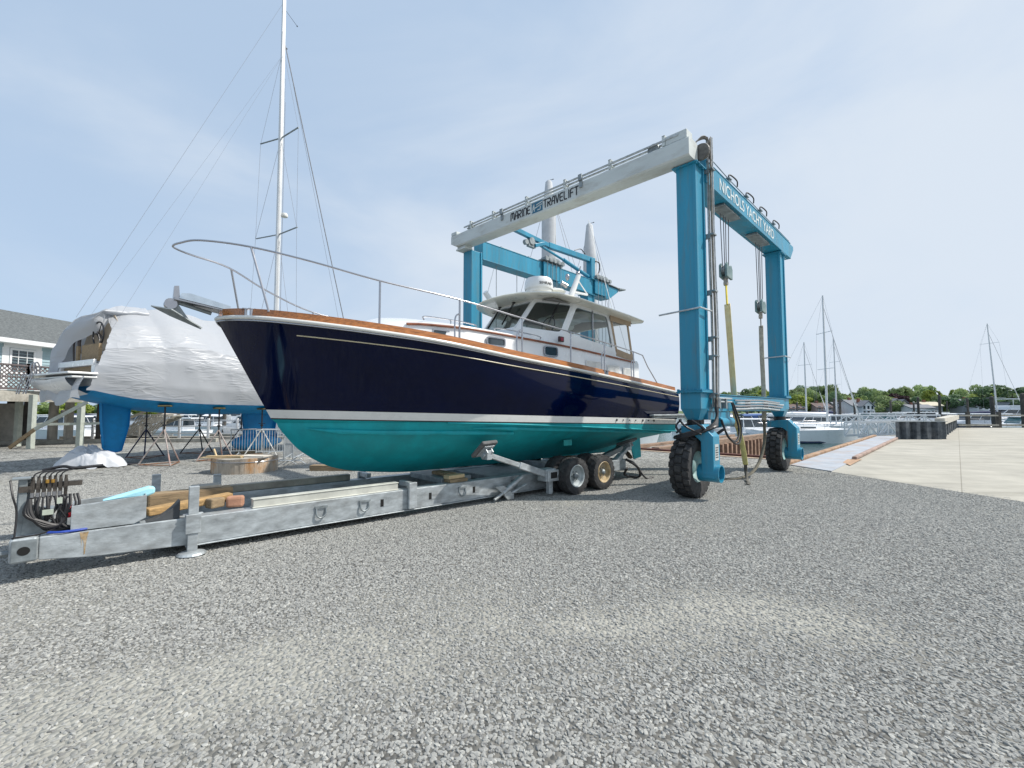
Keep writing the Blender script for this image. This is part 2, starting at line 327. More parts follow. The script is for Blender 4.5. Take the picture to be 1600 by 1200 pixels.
# water
def water_mat():
    m = bpy.data.materials.new('harbour water'); m.use_nodes = True; t = m.node_tree; b = t.nodes['Principled BSDF']
    b.inputs['Base Color'].default_value = (.035, .085, .085, 1); b.inputs['Roughness'].default_value = .08; b.inputs['IOR'].default_value = 1.33
    c = t.nodes.new('ShaderNodeTexCoord'); mpn = t.nodes.new('ShaderNodeMapping'); mpn.inputs['Scale'].default_value = (1, 2.2, 1)
    n = t.nodes.new('ShaderNodeTexNoise'); n.inputs['Scale'].default_value = 1.6; n.inputs['Detail'].default_value = 5
    bp = t.nodes.new('ShaderNodeBump'); bp.inputs['Strength'].default_value = .5; bp.inputs['Distance'].default_value = .12
    t.links.new(c.outputs['Object'], mpn.inputs[0]); t.links.new(mpn.outputs[0], n.inputs['Vector']); t.links.new(n.outputs['Fac'], bp.inputs['Height']); t.links.new(bp.outputs[0], b.inputs['Normal'])
    return m
WZ = -1.3
mb = MB(); mb.poly([(-1800, -100, WZ), (1800, -100, WZ), (1800, 2500, WZ), (-1800, 2500, WZ)]); mb.build('water', water_mat(), kind='structure')
GRASS = mat('shore grass', (.08, .12, .035), .95, 0, .3, .2, .3, 3)
slab('far_shore', [(-900, 205), (-300, 200), (-60, 190), (60, 178), (140, 176), (230, 182), (500, 220), (900, 240), (900, 700), (-900, 700)], -3, -.4, GRASS)

# loose stones (stuff): geometry nodes over a wedge in front of the camera
def stone_mat():
    m = bpy.data.materials.new('gravel stone'); m.use_nodes = True; t = m.node_tree; b = t.nodes['Principled BSDF']; b.inputs['Roughness'].default_value = .9; b.inputs['Specular IOR Level'].default_value = .25
    oi = t.nodes.new('ShaderNodeObjectInfo'); r = t.nodes.new('ShaderNodeValToRGB'); e = r.color_ramp.elements
    e[0].position = 0; e[0].color = (.175, .175, .17, 1); e[1].position = 1; e[1].color = (.44, .437, .405, 1); k = e.new(.2); k.color = (.26, .26, .246, 1); k = e.new(.88); k.color = (.335, .336, .315, 1)
    c = t.nodes.new('ShaderNodeTexCoord'); n = t.nodes.new('ShaderNodeTexNoise'); n.inputs['Scale'].default_value = 3.0; n.inputs['Detail'].default_value = 4
    hs = t.nodes.new('ShaderNodeHueSaturation'); mr = t.nodes.new('ShaderNodeMapRange'); mr.inputs['To Min'].default_value = .8; mr.inputs['To Max'].default_value = 1.2
    t.links.new(oi.outputs['Random'], r.inputs[0]); t.links.new(c.outputs['Object'], n.inputs['Vector']); t.links.new(n.outputs['Fac'], mr.inputs['Value'])
    t.links.new(mr.outputs[0], hs.inputs['Value']); t.links.new(r.outputs[0], hs.inputs['Color']); t.links.new(hs.outputs[0], b.inputs['Base Color'])
    return m
SM = stone_mat()
scol = bpy.data.collections.new('stone_shapes')
for i in range(6):
    bm = bmesh.new(); bmesh.ops.create_icosphere(bm, subdivisions=2, radius=1)
    sx, sy, sz = random.uniform(.8, 1.2), random.uniform(.6, .85), random.uniform(.38, .6)
    cuts = [Vector((random.gauss(0, 1), random.gauss(0, 1), random.gauss(0, 1))).normalized() for _ in range(9)]
    for v in bm.verts:
        for c_ in cuts:
            d = v.co.dot(c_)
            if d > .68: v.co -= c_*(d-.68)
        v.co = Vector((v.co.x*sx, v.co.y*sy, v.co.z*sz))*1.15
    me = bpy.data.meshes.new('stone'); bm.to_mesh(me); bm.free(); me.materials.append(SM)
    scol.objects.link(bpy.data.objects.new('stone', me))
def scatter():
    V = []; F = []; nr, na = 70, 100
    for i in range(nr+1):
        for j in range(na+1):
            y = .9+(16.5-.9)*(i/nr)**1.3; a = -1+2*j/na; x = a*(1.22*y+2.3*(1-i/nr)+.2)
            V.append((x, y, 0))
    TFc = [TF.w((s, y, 0)) for s, y in ((0, 0), (6, 0))]
    for i in range(nr):
        for j in range(na):
            a = i*(na+1)+j; cx = (V[a][0]+V[a+1][0])/2; cy = (V[a][1]+V[a+na+1][1])/2
            q = Vector((cx, cy, 0))-GF.o; gx, gy = q.dot(GF.X), q.dot(GF.Y)
            if gx > 8.6: continue
            if gy < .2 and gx > 6.66+(gy+.64)*.73+.02: continue
            F.append((a, a+1, a+na+2, a+na+1))
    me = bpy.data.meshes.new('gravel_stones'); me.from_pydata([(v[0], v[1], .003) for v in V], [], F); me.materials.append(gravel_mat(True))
    at = me.attributes.new('dens', 'FLOAT', 'POINT'); du = me.attributes.new('dust', 'FLOAT', 'POINT'); so = me.attributes.new('soil_or_gap_shade', 'FLOAT', 'POINT')
    track = [Vector((-4.2, 2.0, 0)), Vector((-2.9, 2.55, 0)), Vector((-1.9, 3.0, 0)), Vector((-.5, 3.45, 0)), Vector((1.1, 3.8, 0)), Vector((2.6, 3.8, 0))]
    def dustv(x, y):
        p = Vector((x, y, 0)); dd = 9
        for a_, b_ in zip(track, track[1:]):
            e = b_-a_; u = max(0, min(1, (p-a_).dot(e)/e.length_squared)); dd = min(dd, (p-a_-e*u).length)
        n_ = nz3(x*.9, y*.9, 1.3)+.6*nz3(x*2.3, y*2.3, 4)
        v = math.exp(-(dd/.55)**2)*(.95+1.1*n_)
        v = max(v, .9*max(0, nz3(x*.35, y*.35, 9.1)-.12)*2.2*(.6+n_))
        return max(0, min(.85, v))
    for i, v in enumerate(V):
        d = math.hypot(v[0], v[1])
        nn = nz3(v[0]*.45, v[1]*.45, 3.3)+.5*nz3(v[0]*1.3, v[1]*1.3, 8)
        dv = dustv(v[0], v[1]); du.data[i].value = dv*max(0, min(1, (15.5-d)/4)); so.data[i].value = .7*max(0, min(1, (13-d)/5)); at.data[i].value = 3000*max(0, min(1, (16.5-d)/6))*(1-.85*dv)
    o = bpy.data.objects.new('gravel_stones', me); COL.objects.link(o); tag(o, kind='stuff')
    o['label'] = 'loose light grey crushed stones covering the boat yard'; o['category'] = 'gravel'
    g = bpy.data.node_groups.new('scatter', 'GeometryNodeTree'); g.interface.new_socket('Geometry', in_out='INPUT', socket_type='NodeSocketGeometry'); g.interface.new_socket('Geometry', in_out='OUTPUT', socket_type='NodeSocketGeometry')
    A = g.nodes.new; L = g.links.new; gi = A('NodeGroupInput'); go = A('NodeGroupOutput')
    dp = A('GeometryNodeDistributePointsOnFaces'); na_ = A('GeometryNodeInputNamedAttribute'); na_.data_type = 'FLOAT'; na_.inputs['Name'].default_value = 'dens'
    L(gi.outputs[0], dp.inputs['Mesh']); L(na_.outputs['Attribute'], dp.inputs['Density'])
    ci = A('GeometryNodeCollectionInfo'); ci.inputs['Collection'].default_value = scol; ci.inputs['Separate Children'].default_value = True; ci.inputs['Reset Children'].default_value = True
    ip = A('GeometryNodeInstanceOnPoints'); ip.inputs['Pick Instance'].default_value = True
    rr = A('FunctionNodeRandomValue'); rr.data_type = 'FLOAT_VECTOR'; rr.inputs[0].default_value = (-.28, -.28, 0); rr.inputs[1].default_value = (.28, .28, 6.283)
    rs = A('FunctionNodeRandomValue'); rs.data_type = 'FLOAT'; rs.inputs[2].default_value = .0088; rs.inputs[3].default_value = .0178
    L(dp.outputs['Points'], ip.inputs['Points']); L(ci.outputs[0], ip.inputs['Instance']); L(rr.outputs[0], ip.inputs['Rotation']); L(rs.outputs[1], ip.inputs['Scale'])
    jg = A('GeometryNodeJoinGeometry'); L(ip.outputs[0], jg.inputs[0]); L(gi.outputs[0], jg.inputs[0]); L(jg.outputs[0], go.inputs[0])
    o.modifiers.new('scatter', 'NODES').node_group = g
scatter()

# ================================================================== TRAVELIFT
tl = Thing('travelift', 'large teal boat hoist gantry on four fat tyres with a grey white cross beam', 'boat hoist', GF, (3, 3.4, 0))
mb = MB()
# white cross beam along y, at x -.3...1, bottom corner chamfered at the far end
prof = [(-.30, 6.63), (-.27, 6.60), (.08, 6.60), (.11, 6.63), (.11, 6.95), (.08, 6.98), (-.27, 6.98), (-.30, 6.95)]
rows = [[(x, -.17, z) for x, z in prof], [(x, 6.95, z) for x, z in prof], [(x, 7.18, max(z, 6.72)) for x, z in prof]]
mb.grid(rows, True); mb.poly(rows[0]); mb.poly(rows[-1][::-1])
mb.bx(-.22, .06, 6.62, 6.97, 6.53, 6.6); mb.bx(-.25, .08, 6.58, 7.0, 6.49, 6.53)
wb = mb.build('cross_beam', WHITEP, tl)
wbs = Sub(tl, wb)
for k, yy in enumerate((.35, 1.6, 2.85, 4.1, 5.35, 6.3)):
    m2 = MB(); m2.bx(-.29, -.26, yy-.03, yy+.03, 6.985, 7.2); m2.bx(-.29, -.08, yy-.03, yy+.03, 7.06, 7.08); m2.bx(-.11, -.08, yy-.03, yy+.03, 6.985, 7.06); m2.bx(-.29, -.29+.2, yy-.03, yy+.03, 7.18, 7.2)
    m2.build('pipe_bracket', WHITEP, wbs)
for dx, dz, r in ((-.27, 7.10, .022), (-.21, 7.13, .02), (-.14, 7.10, .025)):
    m2 = MB(); m2.tube([(dx, .05, dz), (dx, 3.2, dz+.012), (dx, 6.6, dz)], r, 8); m2.build('hydraulic_pipe', STEEL, wbs)
m2 = MB(); m2.bx(-.27, 0, -.12, .32, 6.985, 7.16); m2.build('junction_box', WHITEP, wbs, bevel=.01)
m2 = MB(); m2.bx(-.28, -.1, 6.95, 7.2, 6.985, 7.08); m2.build('junction_box', WHITEP, wbs, bevel=.01)
m2 = MB(); m2.lathe([(.12, 0), (.13, .02), (.13, .1), (.12, .12)], (-.2, .62, 7.06), (1, 0, 0), 18); m2.build('sheave', STEELD, wbs); m2 = MB(); m2.lathe([(.1, 0), (.1, .1)], (-.2, 6.4, 7.06), (1, 0, 0), 18); m2.build('sheave', STEELD, wbs)
for yy in (2.35, 4.95):
    m2 = MB(); m2.bx(-.33, -.30, yy-.04, yy+.04, 6.82, 7.06); m2.bx(-.36, -.33, yy-.05, yy+.05, 6.98, 7.12); m2.build('bracket', STEELD, wbs)
# lettering on the -x face; reading direction runs from +y to -y
STK = {'M': [[(0, 0), (0, .8), (.12, 1), (.4, 1), (.5, .85), (.5, .3)], [(.5, .85), (.6, 1), (.85, 1), (1, .8), (1, 0)]],
 'A': [[(0, 0), (.1, .6), (.35, 1), (.7, 1), (.8, .8), (.8, 0)], [(.1, .42), (.8, .42)]],
 'R': [[(0, 0), (0, .6)], [(0, 1), (.6, 1), (.8, .85), (.8, .6), (.6, .48), (.2, .48), (.75, 0)]],
 'I': [[(.1, 0), (.1, 1)]],
 'N': [[(0, 0), (0, .8), (.12, 1), (.65, 1), (.8, .8), (.8, 0)]],
 'E': [[(.75, 1), (.2, 1), (0, .8), (0, .2), (.2, 0), (.75, 0)], [(0, .5), (.65, .5)]],
 'T': [[(0, 1), (.85, 1)], [(.42, 1), (.42, 0)]],
 'V': [[(0, 1), (.35, 0), (.45, 0), (.8, 1)]],
 'L': [[(0, 1), (0, .2), (.15, 0), (.7, 0)]],
 'F': [[(0, 0), (0, .8), (.2, 1), (.75, 1)], [(0, .5), (.6, .5)]]}
WID = {'M': 1.0, 'I': .2}
def stroke_word(mb, w, y0, z0, h, t=.028):
    y = y0
    for ch in w:
        for ln in STK[ch]:
            for a, b in zip(ln, ln[1:]):
                P = (-.3045, y-a[0]*h*.6, z0+a[1]*h); Q = (-.3045, y-b[0]*h*.6, z0+b[1]*h)
                d = (Vector(Q)-Vector(P)).normalized()*t*.35
                mb.bar(Vector(P)-d, Vector(Q)+d, t, .006, (1, 0, 0))
        y -= (WID.get(ch, .8)*h*.6)+h*.19
    return y
m2 = MB(); yE = stroke_word(m2, 'MARINE', 4.62, 6.70, .19); m2.build('lettering', BLKP, wbs)
LOGOB = mat('logo blue', (.02, .12, .2), .4, 0, .05, 5)
y0 = yE-.02
m2 = MB(); m2.bx(-.305, -.301, y0-.36, y0, 6.66, 6.93); lg = m2.build('logo_panel', LOGOB, wbs)
m2 = MB()
for a, b in (((.02, .0), (.22, .9)), ((.22, .9), (.26, .1)), ((.06, .35), (.95, .62)), ((.55, .15), (.8, .15)), ((.8, .15), (.82, .45)), ((.45, .7), (.98, .85))):
    m2.bar((-.307, y0-a[0]*.36, 6.67+a[1]*.25), (-.307, y0-b[0]*.36, 6.67+b[1]*.25), .026, .006, (1, 0, 0))
m2.build('logo_mark', WHITEP, wbs)
m2 = MB(); stroke_word(m2, 'TRAVELIFT', y0-.40, 6.70, .19); m2.build('lettering', BLKP, wbs)

# side beams
def side_beam(name, y0, y1, z0, z1, x0, x1, nose):
    m = MB(); pr = [(y0, z0), (y1, z0), (y1, z1), (y0, z1)]
    m.grid([[(x0, y, z) for y, z in pr], [(x1-nose, y, z) for y, z in pr], [(x1, y, z if z > z0+.01 else z1-.12) for y, z in pr]], True)
    m.poly([(x0, y, z) for y, z in pr]); m.poly([(x1, y, z if z > z0+.01 else z1-.12) for y, z in pr][::-1])
    m.bx(x0, x1-nose, y0-.012, y1+.012, z1+.001, z1+.022); m.bx(x0, x1-nose, y0-.012, y1+.012, z0-.018, z0-.001)
    return m.build(name, TEAL, tl, bevel=.006)
sbr = side_beam('side_beam', -.2, .25, 6.32, 6.77, .44, 7.35, .35); rb = Sub(tl, sbr)
sbl = side_beam('side_beam', 6.53, 6.95, 6.30, 6.84, .42, 8.2, .7); lb = Sub(tl, sbl)
m2 = MB()
Y_ = -.2045
text_geo(m2, 'NICHOLS YACHT YARD', .37, lambda x, y, z: (1.15+x, Y_-z, 6.415+y), bold=.003, sx=1.03)
LETW = mat('white lettering', (.58, .66, .68), .5, 0, .03, 5)
m2.build('lettering', LETW, rb)
def hose_loop(x0, x1, y, z, h, r=.014):
    return smooth_path([(x0, y, z), (x0+.1*(x1-x0), y-.02, z+h), ((x0+x1)/2+.15, y-.05, z+h*.9), (x1, y-.02, z)], 6)
for xx in (1.9, 3.1, 4.2, 5.4):
    m3 = MB(); m3.bx(xx-.03, xx+.03, -.18, -.02, 6.795, 6.92); m3.bx(xx-.08, xx+.08, -.2, 0, 6.92, 6.945); m3.build('cable_bracket', STEELD, rb)
    m3 = MB(); m3.tube(hose_loop(xx, xx+.55, -.14, 6.95, .1), .016, 6); m3.build('hose', BLACK, rb)
for dy in (-.14, -.06): m3 = MB(); m3.tube([(.4, dy, 7.02), (1.9, dy, 6.95), (7.1, dy, 6.9)], .011, 6); m3.build('hydraulic_pipe', STEELD, rb)
for xx in (1.3, 2.6, 4.4): m3 = MB(); m3.bx(xx-.03, xx+.03, 6.6, 6.7, 6.862, 6.93); m3.tube([(xx, 6.65, 6.93), (xx+1.2, 6.65, 6.93)], .012, 6); m3.build('cable_bracket', STEELD, lb)
m3 = MB(); m3.bar((7.5, 6.6, 6.9), (8.35, 6.6, 6.86), .25, .03); m3.bar((8.2, 6.6, 6.86), (8.7, 6.6, 6.9), .3, .05); m3.build('end_guard', STEELD, lb)
# trolley pads under / on the beams
for x0, x1 in ((1.62, 2.62), (3.95, 5.0)):
    m3 = MB(); m3.bx(x0, x1, -.13, .12, 6.255, 6.298); m3.bx(x0-.04, x1+.04, -.15, .14, 6.235, 6.252); m3.build('trolley', STEELD, tl, bevel=.004)
for x0 in (3.2, 6.35):
    m3 = MB(); m3.bx(x0, x0+1.1, 6.38, 6.5, 6.93, 7.02)
    for k in range(5): m3.lathe([(.075, 0), (.085, .01), (.085, .06), (.075, .07)], (x0+.08+k*.23, 6.36, 6.98), (0, 1, 0), 14)
    m3.bx(x0-.05, x0+1.15, 6.52, 6.9, 6.90, 6.96); m3.bx(x0+.2, x0+.8, 6.4, 6.75, 7.02, 7.1); m3.build('trolley', STEELD, tl)
    m3 = MB(); m3.bx(x0, x0+.9, 6.44, 6.50, 6.32, 6.86); m3.build('trolley_plate', TEAL, tl)
    for k in range(4): m3 = MB(); m3.cyl((x0+.15+k*.25, 6.4, 6.95), (x0+.15+k*.25, 6.4, 3.6), .011, n=6); m3.build('wire_rope', STEELD, tl)
for xx in (1.15, 2.1, 3.0): m3 = MB(); m3.cyl((xx, 6.7, 6.3), (xx, 6.7, 3.2), .011, n=6); m3.build('wire_rope', STEELD, tl)
# jib crane on the left beam
m3 = MB(); m3.bx(6.25, 6.5, 6.55, 6.8, 6.86, 7.75); m3.bx(6.15, 6.6, 6.45, 6.9, 6.86, 6.92); jb = m3.build('crane_column', TEAL, tl, bevel=.01)
m3 = MB(); m3.bar((6.6, 6.67, 7.72), (3.7, 6.67, 7.62), .16, .2); m3.bar((3.9, 6.67, 7.6), (1.35, 6.67, 7.75), .13, .15); m3.bar((3.4, 6.6, 7.58), (2.9, 6.6, 7.38), .1, .12); m3.build('crane_arm', TEAL, tl, bevel=.01)
m3 = MB(); m3.cyl((6.2, 6.67, 7.0), (4.6, 6.67, 7.3), .07, n=12); m3.cyl((4.7, 6.67, 7.28), (3.1, 6.67, 7.52), .045, n=12); m3.build('crane_ram', TEAL, tl)
m3 = MB(); m3.tube(smooth_path([(6.5, 6.6, 7.7), (6.8, 6.55, 7.65), (6.85, 6.6, 7.3), (6.6, 6.6, 7.1)]), .025, 6); m3.build('crane_hose', BLACK, tl); m3 = MB(); m3.tube(smooth_path([(5.9, 6.6, 7.82), (5.6, 6.6, 7.95), (5.2, 6.6, 7.8)]), .018, 6); m3.build('crane_hose', BLACK, tl)
m3 = MB(); m3.cyl((2.75, 6.57, 7.5), (2.75, 6.75, 7.5), .13, n=14); m3.cyl((2.5, 6.6, 7.42), (2.5, 6.72, 7.42), .09, n=12); m3.bx(2.6, 2.95, 6.6, 6.72, 7.3, 7.5); m3.build('crane_winch', STEELD, tl)

# legs
def leg(x0, y0, z0, z1, w=.40):
    m = MB(); m.bx(x0, x0+w, y0+.02, y0+w-.0, z0, z1)
    m.bx(x0-.015, x0+.02, y0+.0, y0+.06, z0, z1); m.bx(x0+w-.05, x0+w+.012, y0-.012, y0+.05, z0, z1)
    return m.build('leg', TEAL, tl, bevel=.008)
for (fx, fy, fz) in ((0, -.17, 6.555), (5.94, -.17, 6.255), (5.98, 6.53, 6.235)):
    m = MB(); m.bx(fx-.06, fx+.47, fy-.05, fy+.46, fz, fz+.022)
    for q_ in (-.03, .12, .28, .43): m.cyl((fx+q_, fy-.03, fz-.03), (fx+q_, fy-.03, fz), .014, n=6)
    m.build('leg_flange', TEAL, tl)
legs = [leg(0, -.17, 2.08, 6.6), leg(5.94, -.17, 2.0, 6.30), leg(0, 6.55, 2.0, 6.49), leg(5.98, 6.53, 2.0, 6.27)]
def lower_leg(x0, y0):
    c = (x0+.2, y0+.2)
    m = MB(); m.bx(x0-.07, x0+.47, y0-.06, y0+.46, 2.03, 2.055); m.bx(x0-.06, x0+.46, y0-.05, y0+.45, 2.06, 2.08)
    for i in range(7):
        for yy in (y0-.04, y0+.44): m.cyl((x0-.04+i*.08, yy, 2.01), (x0-.04+i*.08, yy, 2.1), .012, n=6)
        for xx in (x0-.045, x0+.445): m.cyl((xx, y0-.03+i*.075, 2.01), (xx, y0-.03+i*.075, 2.1), .012, n=6)
    q = [(-.21, -.2), (.21, -.2), (.21, .2), (-.21, .2)]
    r = [[(c[0]+a, c[1]+b, 2.03) for a, b in q], [(c[0]+a, c[1]+b, 1.72) for a, b in q], [(c[0]+a*.45, c[1]+b*.45, 1.45) for a, b in q]]
    m.grid(r, True); m.poly(r[-1]); m.build('leg_foot', TEAL, tl, bevel=.006)
    m = MB(); m.cyl((c[0], c[1], 1.5), (c[0], c[1], 1.2), .16, n=20); m.cyl((c[0], c[1], 1.36), (c[0], c[1], 1.30), .2, n=20); m.build('steering_bearing', BLKP, tl)
def fork(cx, cy, wx, side, wy):
    """arched arm from bearing down the outer side of the wheel; side = -1 (towards -y) or +1"""
    m = MB(); t = .26; yo = wy+side*.40
    pts = [(cy-side*.18, 1.38), (cy-side*.18, 1.20), (wy+side*.15, 1.20), (wy+side*.27, 1.10), (wy+side*.27, .42), (wy+side*.5, .42), (wy+side*.5, 1.2), (wy+side*.3, 1.42)]
    P = [(wx-t/2-.03, y, z) for y, z in pts]; m.prism(P, (t+.06, 0, 0)); a = m.build('wheel_fork', TEAL, tl, bevel=.012)
    s = Sub(tl, a)
    m = MB(); pr = [(.165, 0), (.165, .40), (.145, .40), (.145, .1), (.0001, .1)]
    m.lathe(pr, (wx, wy+side*.18, .60-.10), (0, side, 0), 24, cap=False); m.build('axle_housing', TEAL, s, smooth=40)
    m = MB(); yy = wy+side*.503; m.add([(wx-.09, yy, .75), (wx+.09, yy, .75), (wx+.09, yy, 1.05), (wx-.09, yy, 1.05)], [(0, 1, 2, 3)]); m.build('notice_plate', WHITEP, s, solid=.004)
    m = MB()
    for i in range(5): m.bx(wx-.06, wx+.06-.02*(i % 2), yy+side*.003, yy+side*.007, .80+i*.045, .815+i*.045)
    m.build('notice_print', BLKP, s)
def big_wheel(x, y, R=.60, w=.40, hubside=-1):
    m = MB(); h = w/2
    pr = [(R*.50, -h*.72), (R*.56, -h*.86), (R*.74, -h), (R*.89, -h*.95), (R*.925, -h*.85), (R*.93, 0), (R*.925, h*.85), (R*.89, h*.95), (R*.74, h), (R*.56, h*.86), (R*.50, h*.72)]
    m.lathe(pr, (x, y, R), (0, 1, 0), 48, cap=False)
    n = 22
    for i in range(n):
        for row, (yc, ww, ph) in enumerate(((-h*.68, h*.52, 0), (-.0, h*.62, .5), (h*.68, h*.52, 0))):
            a0 = 2*math.pi*(i+ph)/n; da = 2*math.pi/n*.31
            sk = .22 if row == 0 else (-.22 if row == 2 else 0)
            V = []
            for rr in (R*.90, R*(1.0 if row == 1 else .99)):
                for ya, k in ((yc-ww/2, -1), (yc+ww/2, 1)):
                    for s_ in (-1, 1):
                        a = a0+s_*da+sk*k*da*1.4; r2 = rr-(.03*R if (row == 0 and k < 0) or (row == 2 and k > 0) else 0)
                        V.append((x+r2*math.sin(a), y+ya, R+r2*math.cos(a)))
            m.add(V, [(0, 1, 3, 2), (4, 6, 7, 5), (0, 4, 5, 1), (2, 3, 7, 6), (0, 2, 6, 4), (1, 5, 7, 3)])
    t = m.build('tyre', RUBBER, tl, smooth=35)
    s = Sub(tl, t)
    m = MB(); m.lathe([(R*.52, -h*.7), (R*.5, -h*.5), (R*.44, -h*.4), (R*.30, -h*.1), (R*.2, -h*.3), (.001, -h*.3)], (x, y, R), (0, 1, 0), 32, cap=False)
    m.lathe([(R*.52, h*.7), (R*.5, h*.5), (R*.44, h*.4), (R*.30, h*.1), (.001, h*.1)], (x, y, R), (0, 1, 0), 32, cap=False)
    m.build('rim', mat('pale teal rim', (.25, .42, .42), .5, .2, .2, 5, dirt=(.3, .3, .28), dirt_amt=.6), s, smooth=40)
for (lx, ly, wx, wy, sd_) in ((0, -.17, .10, .10, -1), (5.94, -.17, 5.72, -.02, -1), (0, 6.55, .1, 6.75, 1), (5.98, 6.53, 5.95, 6.75, 1)):
    lower_leg(lx, ly); fork(lx+.2, ly+.2, wx, sd_, wy); big_wheel(wx, wy)
# lower tie beam (right side), with pipes
m = MB(); m.bx(.35, 5.99, -.17, .2, 1.66, 1.995); m.bx(.3, 6.3, -.19, .22, 1.998, 2.015); m.bx(.36, 1.6, -.155, .2, 1.5, 1.655); m.build('tie_beam', TEAL, tl, bevel=.01)
m = MB(); m.bx(.35, 6.0, 6.58, 6.92, 1.66, 1.99); m.build('tie_beam', TEAL, tl, bevel=.01)
for k, (z, x0, x1) in enumerate(((1.90, 1.7, 5.2), (1.84, 1.8, 5.6), (1.78, 1.7, 5.5), (1.71, 1.6, 5.2))):
    m = MB(); m.tube(smooth_path([(x0, -.21, z), (x0+.3, -.25, z), ((x0+x1)/2, -.27, z+.02), (x1-.3, -.24, z-.02), (x1, -.2, z-.01)]), .022, 8); m.build('hydraulic_pipe', STEEL if k % 2 else RAILST, tl)
for xx in (.75, 1.1, 2.6, 4.0): m = MB(); m.bx(xx-.03, xx+.03, -.26, -.17, 1.72, 1.93); m.build('pipe_clamp', STEELD, tl)
for z in (1.93, 1.86): m = MB(); m.cyl((.6, -.22, z), (1.5, -.22, z), .02, n=8); m.build('hydraulic_pipe', STEEL, tl)
m = MB(); m.cyl((1.1, -.1, 1.44), (1.75, -.1, 1.44), .1, n=16); m.cyl((.95, -.1, 1.44), (1.1, -.1, 1.44), .12, n=16); m.build('steering_motor', TEAL, tl, smooth=40)
m = MB()
for k in range(4):
    m.tube(smooth_path([(.5+.05*k, -.24, 1.9), (.42, -.3, 1.55-.03*k), (.05, -.28-.03*k, 1.36), (-.25, .05, 1.24-.02*k), (-.1, .3, 1.15), (.3, -.2, 1.18), (.45, -.42, 1.32)], 6), .028, 7)
m.tube(smooth_path([(1.45, -.24, 1.85), (1.6, -.32, 1.3), (1.3, -.36, 1.05), (.9, -.34, 1.15), (.8, -.25, 1.5)]), .022, 7)
m.tube(smooth_path([(1.52, -.24, 1.85), (1.68, -.34, 1.35), (1.4, -.38, 1.0), (.95, -.36, 1.1), (.8, -.25, 1.45)]), .018, 7)
m.build('hydraulic_hose', BLACK, tl)
m = MB()
for k in range(5):
    a = k/5*6.28; m.tube(smooth_path([(-.05+.2*math.cos(a), .05+.2*math.sin(a), 1.5), (-.15+.25*math.cos(a+.8), .0+.24*math.sin(a+.8), 1.38), (.0+.28*math.cos(a+1.6), .03+.3*math.sin(a+1.6), 1.24)]), .02, 6)
m.build('hose_bundle', BLACK, tl)
# vertical pipe bundle on the near leg
PIPE = mat('weathered pipe', (.30, .27, .23), .6, .2, .3, 8)
for k, (dx, dy) in enumerate(((.47, -.24), (.50, -.20), (.54, -.25), (.50, -.285), (.545, -.30))):
    m = MB(); m.tube(smooth_path([(dx, dy, 7.25 if k < 5 else 6.9), (dx, dy, 5), (dx+.01*k, dy-.01, 3.2), (dx, dy, 1.75)], 4), .013, 7); m.build('hydraulic_pipe', [PIPE, STEEL, PIPE][k % 3], tl)
for z in (6.55, 5.2, 4.05, 3.12, 2.75, 2.0):
    m = MB(); m.bx(.42, .58, -.33, -.13, z, z+.03); m.bx(.41, .46, -.26, -.16, z-.07, z); m.build('pipe_clamp', STEELD, tl)
m = MB()
for k in range(5): m.tube(smooth_path([(.12+.02*k, -.12, 7.02+.02*k), (.28+.03*k, -.2, 7.2), (.45+.01*k, -.24, 7.22-.02*k), (.52, -.25, 7.05), (.51, -.25, 6.8)]), .012, 6)
m.lathe([(.16, 0), (.17, .02), (.17, .06), (.16, .08)], (.14, -.22, 6.82), (1, 0, .0), 20); m.build('hose_bundle', mat('grey hose', (.12, .115, .105), .6, 0, .3, 9), tl)
# grab rods round the legs
m = MB(); m.tube([(-.06, .62, 3.62), (-.05, -.22, 3.66), (.46, -.24, 3.66)], .018, 8); m.build('guide_rod', STEEL, tl)
m = MB(); m.tube([(5.88, .35, 3.2), (5.88, -.22, 3.22), (6.4, -.24, 3.22)], .018, 8); m.build('guide_rod', STEEL, tl)

# hoist blocks with ropes and slings
BLOCK = mat('grey green block', (.16, .24, .24), .5, .2, .2, 6, dirt=(.3, .3, .27), dirt_amt=.5)
def hoist_block(x, y, z, ztop, label):
    t = Thing('hoist_block', label, 'pulley block', GF, (x, y, z), 'hoist blocks on the travelift')
    for dy in (-.09, .04):
        m = MB(); pr = [(-.17, .0), (.0, -.02), (.19, -.03), (.2, .2), (.13, .3), (.04, .25), (-.03, .25), (-.1, .33), (-.17, .27)]
        m.prism([(x+a, y+dy, z+b) for a, b in pr], (0, .05, 0)); m.build('cheek_plate', BLOCK, t, bevel=.008)
    for dx in (-.09, .11): m = MB(); m.lathe([(.1, 0), (.11, .01), (.09, .035), (.11, .06), (.1, .07)], (x+dx, y-.035, z+.17), (0, 1, 0), 18); m.build('sheave', STEELD, t)
    m = MB(); m.bx(x-.03, x+.03, y-.04, y+.04, z-.12, z); m.lathe([(.05, 0), (.05, .08)], (x, y-.04, z-.13), (0, 1, 0), 12); m.build('shackle', PIPE, t)
    for dx in (-.18, -.04, .06, .2): m = MB(); m.cyl((x+dx, y, z+.2), (x+dx*1.4, y, ztop), .010, n=6); m.build('wire_rope', mat('wire rope', (.10, .10, .11), .6, .4, .1, 20), t)
    return t
hoist_block(2.05, .02, 4.72, 6.17, 'grey pulley block on four wires above the yellow lifting strap')
hoist_block(4.6, .02, 4.32, 6.17, 'smaller looking pulley block on wires beside the far right gantry leg')
STRAPY = mat('yellow strap', (.80, .66, .34), .85, 0, .10, 8, .2, 60, dirt=(.60, .58, .46), dirt_amt=.9, dirt_scale=2)
